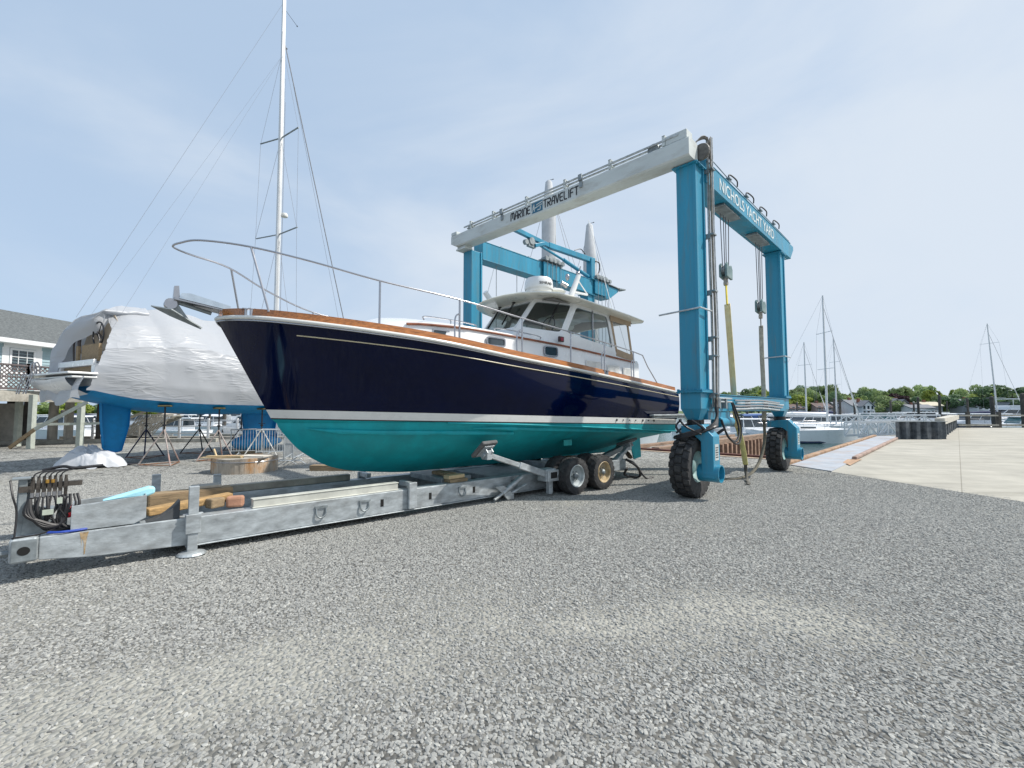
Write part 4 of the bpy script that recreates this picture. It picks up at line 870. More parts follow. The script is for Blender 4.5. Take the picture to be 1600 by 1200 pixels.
# stanchion posts
def post(s, y, z0, z1, foot=True):
    m = MB(); m.bx(s-.05, s+.05, y-.035, y+.035, z0, z1)
    if foot: m.lathe([(.14, 0), (.15, .008), (.13, .03), (.05, .05)], (s, y, z0), (0, 0, 1), 18)
    p = m.build('side_post', STEEL, tr_, bevel=.006); m = MB(); m.bx(s-.075, s+.075, y-.05, y+.05, .26, .48); m.bx(s-.1, s+.1, y-.01, y+.06, .47, .482); m.build('post_sleeve', STEEL, Sub(tr_, p), bevel=.008)
post(1.23, -.05, .01, .80); post(1.0, 1.75, .2, .77, False); post(1.75, 1.78, .2, .7, False)
for s, y, sg in ((4.12, -.04, 1), (4.05, 1.74, -1)):
    m = MB(); m.bx(s-.07, s+.07, y-.03, y+.03, .13, .54); m.bx(s-.05, s+.03, min(y, y+sg*.35), max(y, y+sg*.35), .46, .54); m.build('cross_bracket', STEEL, tr_, bevel=.008)
# wheels
def small_wheel(s, y, rimc, out=-1, R=.375, w=.26):
    m = MB(); h = w/2
    m.lathe([(R*.56, -h*.8), (R*.62, -h*.95), (R*.85, -h), (R*.95, -h*.85), (R*.965, 0), (R*.95, h*.85), (R*.85, h), (R*.62, h*.95), (R*.56, h*.8)], (s, y, R), (0, 1, 0), 40, cap=False)
    n = 20
    for i in range(n):
        for sd2 in (-1, 1):
            a0 = 2*math.pi*(i+.25*sd2)/n; V = []
            for rr in (R*.94, R):
                for ya, sk in ((sd2*h*.98, .12), (sd2*h*.05, -.1)):
                    for e in (-1, 1): a = a0+e*.1+sk*sd2; r3 = rr-(.02 if abs(ya) > h*.9 else 0); V.append((s+r3*math.sin(a), y+ya, R+r3*math.cos(a)))
            m.add(V, [(0, 1, 3, 2), (4, 6, 7, 5), (0, 4, 5, 1), (2, 3, 7, 6), (0, 2, 6, 4), (1, 5, 7, 3)])
    t = m.build('tyre', RUBBER, tr_, smooth=35); q = Sub(tr_, t)
    m = MB(); m.lathe([(R*.60, out*h*.92), (R*.58, out*h*.98), (R*.53, out*h*.9), (R*.50, out*h*.5), (R*.34, out*h*.3), (R*.001, out*h*.3)], (s, y, R), (0, 1, 0), 28, cap=False); m.build('rim', rimc, q, smooth=40)
    m = MB(); m.lathe([(.06, 0), (.06, out*.06), (.03, out*.09), (.001, out*.09)], (s, y+out*h*.3, R), (0, 1, 0), 12, cap=False)
    for k in range(6): a = k*math.pi/3; m.cyl((s+.09*math.cos(a), y+out*h*.3, R+.09*math.sin(a)), (s+.09*math.cos(a), y+out*(h*.3+.03), R+.09*math.sin(a)), .012, n=6)
    m.build('hub', STEELD, q)
RIMG = mat('pale grey rim', (.42, .46, .46), .5, .2, .15, 8); RIMY = mat('rusty cream rim', (.45, .34, .19), .6, .1, .3, 9, dirt=(.5, .5, .45), dirt_amt=.7, dirt_scale=5)
for y, o in ((-.48, -1), (-.12, 1), (1.75, -1), (2.1, 1)):
    small_wheel(7.5, y, RIMG, o); small_wheel(8.38, y, RIMY if y < 0 else RIMG, o)
m = MB(); m.bar((7.5, -.1, .375), (8.38, -.1, .375), .08, .12); m.bar((7.5, 1.72, .375), (8.38, 1.72, .375), .08, .12); m.bx(7.85, 8.05, -.3, 1.9, .3, .5); m.bar((7.0, -.05, .42), (8.0, -.25, .62), .12, .1); m.build('bogie_frame', STEELD, tr_, bevel=.01)
# hydraulic support arms
def arm(base, padc, nrmv, name='support_arm'):
    base = Vector(base); padc = Vector(padc); nrmv = Vector(nrmv).normalized(); j = padc-nrmv*.16; mid = base.lerp(j, .52)
    m = MB(); m.bar(base, mid, .12, .12); m.bar(mid.lerp(base, .15), j, .09, .085); a = m.build(name, STEEL, tr_, bevel=.008); q = Sub(tr_, a)
    u = Vector((1, 0, 0)); u = (u-nrmv*u.dot(nrmv)).normalized(); v = nrmv.cross(u); M = Matrix((u, v, nrmv)).transposed()
    m = MB(); m.box(padc-nrmv*.035, (.34, .42, .07), M); m.build('rubber_pad', mat('grey rubber pad', (.13, .13, .13), .9, 0, .2, 8), q, bevel=.025)
    m = MB(); m.box(padc-nrmv*.08, (.22, .30, .02), M); m.box(padc-nrmv*.13+u*.06, (.02, .2, .1), M); m.box(padc-nrmv*.13-u*.06, (.02, .2, .1), M); m.cyl(j-u*.1, j+u*.1, .03, n=10); m.box(j, (.1, .12, .16)); m.build('pad_bracket', STEEL, q, bevel=.004)
    m = MB(); m.bx(base.x-.12, base.x+.16, base.y-.1, base.y+.14, base.z-.12, base.z+.12); m.build('arm_bracket', STEEL, q, bevel=.01)
arm((6.95, -.28, .42), (5.33, -.33, 1.05), (-.05, .62, .78)); arm((6.95, 1.88, .42), (5.33, 1.93, 1.05), (-.05, -.62, .78))
arm((9.2, -.2, .42), (10.0, -.05, .95), (-.1, .3, .95)); arm((9.2, 1.8, .42), (10.0, 1.65, .95), (-.1, -.3, .95))
m = MB(); m.cyl((5.95, -.12, .16), (6.4, -.15, .42), .05, n=12); m.cyl((5.75, -.12, .06), (5.95, -.12, .16), .03, n=10)
m.prism([(5.75, -.15, .3), (5.95, -.15, .14), (6.05, -.15, .03), (6.2, -.15, .03), (6.2, -.15, .12), (5.95, -.15, .3)], (0, .05, 0)); m.cyl((6.15, -.14, .14), (6.55, -.1, .25), .03, n=10); m.build('stabiliser_ram', STEEL, tr_, smooth=40)
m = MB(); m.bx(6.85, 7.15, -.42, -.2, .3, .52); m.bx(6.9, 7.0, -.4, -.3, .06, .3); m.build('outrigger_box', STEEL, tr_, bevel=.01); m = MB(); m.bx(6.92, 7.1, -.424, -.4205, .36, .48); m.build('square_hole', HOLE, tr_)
m = MB(); m.bx(6.0, 9.6, .2, 1.5, .32, .42); m.bx(9.4, 9.9, -.1, 1.8, .25, .5); m.bar((8.9, .2, .45), (10.4, .3, .75), .12, .12); m.bar((8.9, 1.4, .45), (10.4, 1.3, .75), .12, .12); m.build('rear_frame', STEELD, tr_, bevel=.01)
m = MB(); m.bx(4.85, 5.5, .25, 1.35, .40, .5); m.build('keel_cross_beam', STEELD, tr_, bevel=.01)
m = MB(); m.tube(smooth_path([(9.9, -.1, .5), (10.1, -.3, .3), (10.3, -.2, .05), (10.0, 0, .1), (9.8, -.2, .3)]), .03, 7); m.tube(smooth_path([(9.8, 0, .5), (10.2, -.1, .4), (10.35, -.35, .04), (10.6, -.4, .03)]), .025, 7); m.build('hydraulic_hose', BLACK, tr_)
# valve bank at the front
m = MB(); m.prism([(-.17, .1, .45), (.04, .1, .45), (.0, .1, .70), (-.14, .1, .76)], (0, .012, 0)); m.prism([(-.22, .16, .62), (-.12, .16, .62), (-.10, .16, 1.0), (-.21, .16, 1.0)], (0, .012, 0)); m.bx(-.25, -.12, .08, .2, 1.0, 1.02); m.bx(-.2, -.14, .11, .13, .45, 1.0); m.build('valve_stand', STEELD, tr_, bevel=.004)
VY = .12
m = MB()
for k in range(7):
    s = -.105+k*.04; m.bx(s-.014, s+.014, VY-.02, VY+.05, .86, .98); m.cyl((s, VY, .80), (s, VY, .87), .014, n=8); m.cyl((s, VY, .98), (s, VY, 1.02), .012, n=8); m.cyl((s-.01, VY-.03, .9), (s-.01, VY-.01, .9), .012, n=6)
m.bx(-.13, .26, VY, VY+.06, .9, .95); m.bx(-.2, -.1, VY-.02, VY+.05, .87, .93); m.build('valve_bank', mat('grimy valve metal', (.085, .075, .065), .5, .5, .4, 14), tr_)
m = MB()
for k in (2, 3): m.cyl((-.105+k*.04+.024, VY-.022, .95), (-.105+k*.04+.024, VY-.022, .985), .015, n=8)
m.build('brass_fitting', mat('brass', (.45, .26, .06), .4, .7, .2, 9), tr_)
m = MB()
for k in range(6):
    s = -.105+k*.04; m.cyl((s, VY-.02, .815), (s, VY-.02, .86), .017, n=8)
m.build('hose_ferrule', RAILST, tr_)
m = MB(); rnd = random.Random(3)
for k in range(6):
    s = -.105+k*.04; m.tube(smooth_path([(s, VY-.01, 1.01), (s+.02, VY, 1.05), (s+.09, VY+.04, 1.07), (s+.16, VY+.1, 1.06)], 4), .007, 6)
m.tube(smooth_path([(-.05, VY+.1, 1.07), (.1, VY+.08, 1.1), (.2, VY+.05, 1.08), (.42, VY+.05, 1.09)], 4), .016, 7)
for k in range(12):
    s = -.08+k*.028; e = rnd.uniform(-.02, .16)
    m.tube(smooth_path([(s, VY-.02, .82), (s+rnd.uniform(-.01, .02), VY-.04-rnd.uniform(0, .03), .70), (s*.6+e*.3, VY-.06, .6+rnd.uniform(-.03, .03)), (e, VY-.05+rnd.uniform(-.03, .03), .5), (e+.12, VY-.02, .46), (e+.3, VY+.1, .455)], 5), .010+.004*(k % 2), 6)
m.tube(smooth_path([(-.26, .1, 1.0), (-.23, .03, .85), (-.2, .04, .7), (-.2, 0, .47), (-.2, -.0, .455), (0, .03, .46), (.15, .06, .56), (.1, .04, .7), (.16, .06, .8)], 6), .009, 6)
for k in range(3): m.tube(smooth_path([(-.12, VY-.03, .8), (-.14+.02*k, VY-.07, .66), (-.02, VY-.08, .57-.02*k), (.1, VY-.07, .52), (.16, VY-.04, .62)], 5), .02, 7)
m.build('hose_bundle', BLACK, tr_)
m = MB(); m.tube(smooth_path([(.02, .04, .46), (.12, .0, .452), (.3, .02, .45), (.36, .1, .47)], 5), .013, 7); m.build('blue_hose', mat('blue hose', (.02, .06, .35), .5), tr_)
m = MB(); m.bx(-.02, .06, .01, .03, .64, .69); m.bx(.08, .12, .02, .035, .74, .80); m.build('cable_tag', mat('pale tag', (.45, .5, .42), .7), tr_)
m = MB(); m.bx(-.10, .02, .45, .9, .45, .60); m.build('control_box', STEELD, tr_, bevel=.01)
m = MB(); m.ball((.17, .11, .64), .05, 14, (1, 1, 1.4)); m.build('red_knob', mat('red plastic', (.7, .02, .03), .35, 0, .05, 5), tr_, smooth=60)
m = MB(); m.bx(.08, .16, .1, .14, .45, .72); m.build('knob_bracket', STEELD, tr_)
bxm = MB(); pts = [(.19, .02, .44), (.70, .02, .44), (.80, .02, .49), (.80, .02, .74), (.19, .02, .70)]
bxm.prism(pts, (0, .012, 0)); bxm.prism([(p[0], .40, p[2]) for p in pts], (0, .012, 0)); bxm.bx(.19, .202, .034, .398, .44, .70); bxm.bx(.788, .80, .034, .398, .50, .735); bxm.bx(.205, .69, .034, .398, .44, .452); bxm.build('battery_box', STEEL, tr_, bevel=.004)
# loose things lying on the trailer
def loose(name, label, cat, mbx, m_, off, group=None, **k): return mbx.build(name, m_, None, label=label, cat=cat, group=group, fr=TF, off=off, **k)
m = MB(); m.prism([(.42, .22, .69), (.62, .22, .745), (.83, .22, .80), (.89, .22, .785), (.885, .22, .72), (.80, .22, .69)], (0, .15, 0)); loose('blue_cloth', 'light blue plastic sheet poking out of the steel box on the trailer', 'sheet', m, mat('light blue plastic', (.42, .80, .92), .5, 0, .08, 5), (.7, .25, .45), bevel=.02)
m = MB(); m.bx(.84, 1.75, .58, .80, .46, .66); loose('timber_beam', 'thick brown timber lying lengthwise behind the steel box', 'timber', m, WOOD, (1.3, .7, .46), 'timbers on the trailer', bevel=.025)
m = MB(); m.bar((.82, .3, .5), (1.7, .45, .56), .16, .09); loose('timber_beam', 'split orange timber slanting under the upright near post', 'timber', m, mat('split timber', (.42, .27, .12), .85, 0, .3, 7, .4, 30, stretch=(1, 6, 6)), (1.2, .35, .45), 'timbers on the trailer', bevel=.015)
m = MB(); m.bx(1.3, 1.62, .62, .84, .662, .70); loose('timber_board', 'short thin board resting on the thick brown timber', 'timber', m, WOODG, (1.45, .7, .66), 'timbers on the trailer', bevel=.01)
m = MB(); m.box((1.5, .3, .52), (.18, .14, .12), Matrix.Rotation(.4, 3, 'Z')); loose('wood_block', 'small rough wood block between the post and the pinkish block', 'block', m, WOOD, (1.5, .3, .45), 'blocks on the trailer', bevel=.02)
m = MB(); m.box((1.72, .28, .51), (.2, .14, .14), Matrix.Rotation(-.3, 3, 'Z')); loose('wood_block', 'pinkish brown block at the end of the white aluminium beam', 'block', m, mat('pinkish block', (.42, .22, .14), .85, 0, .15, 6, .2, 30), (1.7, .28, .43), 'blocks on the trailer', bevel=.03)
m = MB(); P = [(.80, .03, .432)]+[(.80+.31*t, .03, .44+.2*t*t) for t in (.2, .4, .6, .8, 1)]+[(1.11, .03, .432)]; m.prism(P, (0, .16, 0)); loose('wheel_chock', 'dark grey curved wheel chock on the near rail beside the steel box', 'chock', m, mat('dark chock', (.06, .065, .07), .8, 0, .2, 5), (.95, .1, .43), bevel=.006)
m = MB(); m.bx(1.88, 3.92, .06, .17, .435, .54); m.bx(1.87, 3.93, .05, .18, .535, .55); m.bx(1.87, 3.93, .05, .18, .431, .445); loose('aluminium_beam', 'white aluminium beam lying on the near rail of the trailer', 'beam', m, mat('pale aluminium', (.56, .56, .50), .5, .2, .1, 5), (2.9, .1, .43), bevel=.006)
m = MB(); m.bx(1.82, 3.75, 1.53, 1.67, .435, .54); loose('steel_channel', 'grey steel channel lying on the far rail of the trailer', 'beam', m, mat('brownish channel', (.30, .28, .23), .6, .2, .2, 5), (2.8, 1.6, .43), bevel=.006)
m = MB(); m.box((5.1, .55, .535), (.2, .5, .06), Matrix.Rotation(.05, 3, 'Z')); loose('keel_block', 'lower keel timber between the trailer and the yacht keel', 'timber', m, WOOD, (5.1, .55, .505), 'keel timbers under the yacht', bevel=.01)
m = MB(); m.bar((4.9, .15, .46), (5.28, .15, .46), .2, .06); loose('wood_block', 'short thick timber lying on the near rail under the support pad', 'block', m, WOOD, (5.1, .15, .43), 'keel timbers under the yacht', bevel=.012)
m = MB(); m.box((5.06, .16, .525), (.36, .16, .065), Matrix.Rotation(.1, 3, 'Z')); loose('wood_block', 'clean pine board on top of the short thick rail timber', 'block', m, WOODP, (5.06, .16, .49), 'keel timbers under the yacht', bevel=.01)
m = MB(); m.bx(8.5, 8.8, .55, 1.05, .43, .60); loose('keel_block', 'dark timber under the aft keel between the trailer wheels', 'timber', m, WOOD, (8.65, .8, .43), 'keel timbers under the yacht', bevel=.01)

# ================================================================== SHRINK-WRAPPED SAILBOAT (frame BF)
sb = Thing('wrapped_sailboat', 'sailboat on jack stands under torn white shrink wrap with blue rudder and keel', 'sailboat', BF, (4, 0, 0))
hbS = cr([-1.0, 0, 2, 4, 6, 8, 9.3, 9.9], [1.45, 1.6, 1.88, 1.95, 1.75, 1.1, .4, .03])
zbS = cr([-1.0, -.2, 1, 2.5, 5, 8, 9.7], [2.08, 1.86, 1.62, 1.53, 1.53, 1.70, 2.2])
zsS = cr([-1.0, 0, 2, 5, 9.7], [2.36, 2.14, 2.0, 1.97, 2.25])
m = MB(); rows = []
for i in range(45):
    s = -1.0+10.85*i/44; h = hbS(s)*.93; zb = zbS(s); zs = zsS(s); r = []
    for j in range(25):
        a = math.pi*j/24-math.pi/2; r.append((s, h*math.sin(a), zs-(zs-zb)*math.cos(a)**.8 if abs(math.cos(a)) > 1e-6 else zs))
    rows.append(r)
m.grid(rows); m.poly(rows[0]); m.build('hull_bottom', ANTIFB, sb, smooth=50)
m = MB(); rows = []
for i in range(45):
    s = -1.0+10.85*i/44; h = hbS(s); zt_ = 2.74 if s < -.3 else min(3.2, 2.74+(s+.3)*2.5); rows.append([(s, -h*.93, zsS(s)), (s, -h*.97, (zsS(s)+zt_)/2), (s, -h*.98, zt_), (s, h*.98, zt_), (s, h*.97, (zsS(s)+zt_)/2), (s, h*.93, zsS(s))])
m.grid(rows); m.poly(rows[0]); m.build('hull', WGEL, sb, smooth=50)
def foil(name, pts, t, m_):     # pts: (s,z) outline ; tapered leading/trailing edge
    m = MB(); n = len(pts); c = Vector((sum(p[0] for p in pts)/n, 0, sum(p[1] for p in pts)/n))
    L = []
    for y, k in ((-t/2*.15, 1), (-t/2, .78), (t/2, .78), (t/2*.15, 1)): k = 1-(1-k)*.45; L.append([(c.x+(p[0]-c.x)*k, y, c.z+(p[1]-c.z)*(k*.04+.96)) for p in pts])
    m.grid(L+[L[0]], True) if False else m.grid(L, True); m.poly(L[0]); m.poly(L[-1][::-1]); return m.build(name, m_, sb, smooth=40)
foil('rudder', [(-.38, 2.25), (.45, 2.1), (.42, 1.2), (.25, .42), (.12, .38), (-.16, .38), (-.25, .55), (-.34, 1.4)], .16, ANTIFB)
foil('keel', [(3.95, 1.8), (5.5, 1.8), (5.35, .9), (5.5, .55), (4.0, .55), (4.1, .9)], .34, ANTIFB)
m = MB(); m.lathe([(.001, 0), (.18, .15), (.3, .5), (.33, 1.0), (.25, 1.6), (.08, 2.05), (.001, 2.1)], (3.6, 0, .42), (1, 0, 0), 20, cap=False); m.build('keel_bulb', ANTIFB, sb, smooth=50)
# wrap
WRAP = bpy.data.materials.new('shrink wrap'); WRAP.use_nodes = True; t = WRAP.node_tree; b = t.nodes['Principled BSDF']
b.inputs['Base Color'].default_value = (.72, .74, .77, 1); b.inputs['Roughness'].default_value = .36; b.inputs['Transmission Weight'].default_value = 0
b.inputs['Base Color'].default_value = (.56, .58, .61, 1)
c = t.nodes.new('ShaderNodeTexCoord'); last = None
def wrapnode(ty, **k):
    n = t.nodes.new(ty)
    for a_, b_ in k.items(): setattr(n, a_, b_)
    return n
mk = wrapnode('ShaderNodeTexNoise'); mk.inputs['Scale'].default_value = 1.1; mk.inputs['Detail'].default_value = 1; t.links.new(c.outputs['Object'], mk.inputs['Vector'])
for i_, (rot_, scl_, sc_) in enumerate((((.0, .65, .2), (.55, .55, 2.6), 1.5), ((.3, -.8, .1), (.5, .5, 2.9), 1.9), ((0, .5, .4), (.6, .6, 1.5), .8))):
    mpn = wrapnode('ShaderNodeMapping'); mpn.inputs['Rotation'].default_value = rot_; mpn.inputs['Scale'].default_value = scl_
    n1 = wrapnode('ShaderNodeTexNoise'); n1.inputs['Scale'].default_value = sc_; n1.inputs['Detail'].default_value = 1.6; n1.inputs['Distortion'].default_value = .9
    m1 = wrapnode('ShaderNodeMath', operation='MULTIPLY_ADD'); m1.inputs[1].default_value = 2; m1.inputs[2].default_value = -1
    m2_ = wrapnode('ShaderNodeMath', operation='ABSOLUTE'); m3_ = wrapnode('ShaderNodeMath', operation='SUBTRACT'); m3_.inputs[0].default_value = 1
    m4_ = wrapnode('ShaderNodeMath', operation='POWER'); m4_.inputs[1].default_value = 9
    mm_ = wrapnode('ShaderNodeMapRange'); mm_.inputs['From Min'].default_value = .38+.06*i_; mm_.inputs['From Max'].default_value = .6; 
    m5_ = wrapnode('ShaderNodeMath', operation='MULTIPLY')
    t.links.new(c.outputs['Object'], mpn.inputs[0]); t.links.new(mpn.outputs[0], n1.inputs['Vector']); t.links.new(n1.outputs['Fac'], m1.inputs[0]); t.links.new(m1.outputs[0], m2_.inputs[0]); t.links.new(m2_.outputs[0], m3_.inputs[1]); t.links.new(m3_.outputs[0], m4_.inputs[0])
    t.links.new(mk.outputs['Fac'], mm_.inputs['Value']); t.links.new(m4_.outputs[0], m5_.inputs[0]); t.links.new(mm_.outputs[0], m5_.inputs[1])
    if last is None: last = m5_.outputs[0]
    else: ad = wrapnode('ShaderNodeMath', operation='ADD'); t.links.new(last, ad.inputs[0]); t.links.new(m5_.outputs[0], ad.inputs[1]); last = ad.outputs[0]
bp = t.nodes.new('ShaderNodeBump'); bp.inputs['Strength'].default_value = .26; bp.inputs['Distance'].default_value = .035
t.links.new(last, bp.inputs['Height']); t.links.new(bp.outputs[0], b.inputs['Normal'])
tl_ = wrapnode('ShaderNodeBsdfTranslucent'); tl_.inputs[0].default_value = (.62, .64, .66, 1); t.links.new(bp.outputs[0], tl_.inputs['Normal']); ms_ = wrapnode('ShaderNodeMixShader'); ms_.inputs[0].default_value = .36
t.links.new(b.outputs[0], ms_.inputs[1]); t.links.new(tl_.outputs[0], ms_.inputs[2]); t.links.new(ms_.outputs[0], t.nodes['Material Output'].inputs[0])
zr = cr([-.9, -.4, .1, 1.0, 2.2, 3.5, 6, 9.9], [4.2, 4.6, 4.86, 5.02, 4.98, 4.95, 4.4, 3.5])
shy = cr([-.9, 0, 1, 2.5, 6, 9.9], [.75, .70, .66, .62, .6, .5])
def wrap_pt(s, k):
    # k -1 (near bottom edge) .. 0 ridge .. 1 (far bottom edge)
    a = abs(k); sg = -1 if k < 0 else 1; h = hbS(max(s, -1))+.02
    zb = max(1.78, zsS(s)-.13); zd = 3.55+.12*math.sin(s*1.3); zt = zr(s)
    q = [(h*.93, zb), (h*1.0, zb+.45), (h*1.02, zd-.5), (h*.97, zd), (h*shy(s), zd+(zt-zd)*.52), (h*.22, zt-.04), (0, zt)]
    f = (1-a)*(len(q)-1); i = min(int(f), len(q)-2); u = f-i
    y = q[i][0]+(q[i+1][0]-q[i][0])*u; z = q[i][1]+(q[i+1][1]-q[i][1])*u
    # broad folds
    w = .05*nz3(s*.9, k*2.5, 5)-.07*(abs(((s+.3)/1.7) % 1-.5)*2-1)**2*min(1, (1-a)*2)+.03*(.4-abs(nz3(s*1.3+z*1.2, z*1.0-s*.7, 1.7*k)))
    sc = min(1, a*4)
    y += sg*w*.0-0; p = Vector((s, sg*(y+w*(.4+.6*a)), z+w*(1-a)*1.1-.04*math.sin(s*3.2)**2*(1-a)))
    return p
m = MB(); rows = []
NS, NK = 170, 108
for i in range(NS+1):
    r = []
    for j in range(NK+1):
        k = -1+2*j/NK
        a = abs(k)
        if k < 0: s0 = -1.15+.9*max(0, min(1, (1-a)*1.1))*.9+.35*max(0, (a-.45)*(1-a))*4*0; s0 = {True: s0}[True]
        else: s0 = -1.25+.75*(1-a)
        # near quarter opening: wrap is torn away between deck and ridge
        if k < 0: s0 -= .12*math.sin(math.pi*min(1, max(0, (a-.3)/.6)))
        s0 += .06*nz3(k*9, 2, 2)+.04*nz3(k*30, 5, 2)
        s = s0+(9.9-s0)*(i/NS)**1.25; r.append(wrap_pt(s, k))
    rows.append(r)
m.grid(rows); m.build('shrink_wrap', WRAP, sb, smooth=16)
# loose drapes of wrap round the stern
m = MB(); rows = []
for i in range(21):
    t_ = i/20; r = []
    for j in range(17):
        u = j/16; y = -1.5+2.6*t_; z = 2.62-.62*u-.12*math.sin(t_*3.1)*u+.05*nz3(t_*7, u*2, 1); r.append((-1.25-.12*math.sin(u*2)+.09*nz3(t_*6, u*1.5, 9), y, z+.08*math.sin(t_*11)*u))
    rows.append(r)
m.grid(rows); m.build('wrap_drape', WRAP, sb, smooth=180)
OUT = smooth_path([(-.12, -.3, 4.88), (-.7, -.6, 4.55), (-.85, .5, 4.4), (-.9, 1.35, 3.97), (-.95, 1.62, 3.35), (-1.0, 1.78, 2.5)], 6)
INN = smooth_path([(-.35, -.5, 4.35), (-.62, -.35, 3.98), (-.85, .4, 3.72), (-.92, .95, 3.25), (-.98, 1.15, 2.9), (-1.02, 1.3, 2.5)], 6)
m = MB(); rows = []
for i, (p, q) in enumerate(zip(OUT, INN)):
    r = []
    for j in range(13):
        u = j/12; v = p.lerp(q, u); v = v+Vector((-.12*math.sin(math.pi*u)+.05*nz3(i*.25, u*4, 2), .04*nz3(i*.3, u*5, 6), .05*nz3(i*.35, u*3, 9)-.06*math.sin(i*.9)*u*(1-u))); r.append(v)
    rows.append(r)
m.grid(rows); m.build('wrap_drape', WRAP, sb, smooth=180)
m = MB(); rows = []
for i, p in enumerate(OUT):
    q = Vector((.55, p.y*.98, min(p.z+.12, 4.95))); r = []
    for j in range(9): u = j/8; v = p.lerp(q, u)+Vector((0, .03, .05))*nz3(i*.3, u*4, 3); r.append(v)
    rows.append(r)
m.grid(rows); m.build('wrap_drape', WRAP, sb, smooth=180)
for k, (y, L_) in enumerate(((-.35, .55), (-.2, .4), (-.75, .3))):
    m = MB(); m.grid([[(-.62, y+.04*math.sin(i+k), 4.5-L_*i/6), (-.6, y+.09, 4.5-L_*i/6)] for i in range(7)]); m.build('wrap_strip', WRAP, sb, solid=.004)
# stern, platform, ladder, arch, wheel, cockpit
m = MB(); m.bx(-1.6, -.95, -1.5, 1.7, 2.66, 2.72); m.bx(-1.5, -.95, -1.45, 1.6, 2.56, 2.62); m.build('swim_platform', WGEL, sb, bevel=.02)
m = MB(); rows = []
for i in range(9):
    a = i/8; rows.append([(-1.55+.5*a*a, -1.2+.0*a, 2.58-.45*a), (-1.6+.5*a*a, 0, 2.52-.5*a), (-1.55+.5*a*a, 1.3, 2.58-.45*a)])
m.grid(rows); m.build('stern_counter', WGEL, sb, smooth=50)
m = MB(); m.bx(-.98, -.9, -1.2, 1.3, 2.95, 3.12); m.bx(-.95, -.85, -1.2, -1.0, 2.72, 3.0); m.bx(-.95, -.85, 1.1, 1.3, 2.72, 3.0); m.build('stern_coaming', WGEL, sb, bevel=.02)
m = MB(); m.bx(-.85, -.8, -.9, 1.1, 2.72, 2.95); m.bx(-.8, -.72, -1.0, .1, 3.1, 3.6); m.bx(-.8, -.74, .35, .5, 3.1, 3.6); m.build('cockpit_locker', WOOD, sb)
m = MB(); m.add([(-.45, -1.25, 3.45), (-.45, 1.2, 3.45), (-.4, .95, 4.0), (-.35, .2, 4.4), (-.3, -.55, 4.55), (-.3, -1.0, 4.1)], [(0, 1, 2, 3, 4, 5)]); m.build('bimini_cover', mat('pale beige canvas', (.56, .47, .36), .8, 0, .08, 6, .1, 60), sb, solid=.01)
m = MB(); m.tube([(-.68, -.6+.34*math.cos(a), 3.9+.36*math.sin(a)) for a in [k*math.pi/14 for k in range(28)]], .022, 7, closed=True)
for a in (0, 2.1, 4.2): m.cyl((-.68, -.6, 3.9), (-.68, -.6+.33*math.cos(a), 3.9+.35*math.sin(a)), .012, n=6)
m.build('steering_wheel', BLKP, sb)
m = MB(); m.tube(smooth_path([(-.7, .9, 3.1), (-.72, .9, 3.7), (-.7, .75, 3.95), (-.65, .2, 4.0), (-.6, -.4, 4.0)], 5), .025, 8); m.tube([(-.72, .5, 3.95), (-.75, .45, 3.7), (-.72, .5, 3.4)], .045, 8); m.tube([(-.5, .4, 4.3), (-.5, -.4, 3.8)], .035, 6); m.tube([(-.5, .3, 4.25), (-.5, -.3, 3.7)], .02, 6); m.build('arch', mat('dark fittings', (.08, .07, .07), .6), sb)
m = MB()
for y in (.95, 1.2): m.tube(smooth_path([(-1.52, y, 2.72), (-1.56, y, 2.95), (-1.5, y, 3.08), (-1.44, y, 2.95), (-1.42, y, 2.72)], 5), .018, 7)
for y0 in (.72, 1.25):
    m.tube([(-1.62, y0, 2.75), (-1.72, y0+.14, 2.15)], .016, 7); m.tube([(-1.62, y0+.2, 2.75), (-1.72, y0+.34, 2.15)], .016, 7)
    for k in range(4): a = k/3; m.tube([(-1.64-.08*a, y0+.02+.12*a, 2.68-.48*a), (-1.64-.08*a, y0+.22+.12*a, 2.68-.48*a)], .012, 6)
m.build('boarding_ladder', RAILST, sb)
# mast and rigging
MASTW = mat('pale mast', (.62, .64, .65), .4, .2, .04, 3)
m = MB(); P = [(5.3, 0, 3.2), (5.3, 0, 18.6)]
pr = [(-.11, 0), (-.08, .055), (0, .07), (.08, .055), (.11, 0), (.08, -.055), (0, -.07), (-.08, -.055)]
m.grid([[(5.3+a, b_, 3.2) for a, b_ in pr], [(5.27+a, b_, 14) for a, b_ in pr], [(5.24+a*.8, b_*.8, 19.4) for a, b_ in pr]], True); mt = m.build('mast', MASTW, sb, smooth=50); ms = Sub(sb, mt)
for z, L_ in ((13.25, 1.25), (9.05, 1.35)):
    for sg in (-1, 1): m = MB(); m.bar((5.3, 0, z), (5.3-.12, sg*L_, z+.02), .05, .03, (0, 0, 1)); m.build('spreader', STEELD, ms)
m = MB(); m.lathe([(.001, 0), (.13, .02), (.15, .08), (.12, .16), (.001, .2)], (5.5, -.05, 9.85), (0, 0, 1), 16, cap=False); m.bar((5.3, 0, 9.85), (5.5, -.05, 9.87), .05, .03); m.build('radar_dome', CREAM, ms, smooth=50)
m = MB(); m.tube([(5.2, 0, 19.4), (4.9, .1, 19.6)], .015, 5); m.tube([(5.24, 0, 19.0), (5.8, -.1, 18.6)], .008, 5); m.ball((5.82, -.1, 18.59), .03, 6); m.ball((5.42, 0, 17.3), .035, 6); m.build('masthead_gear', BLKP, ms)
WIRE = mat('rigging wire', (.30, .31, .33), .5, .5, .1, 9)
m = MB()
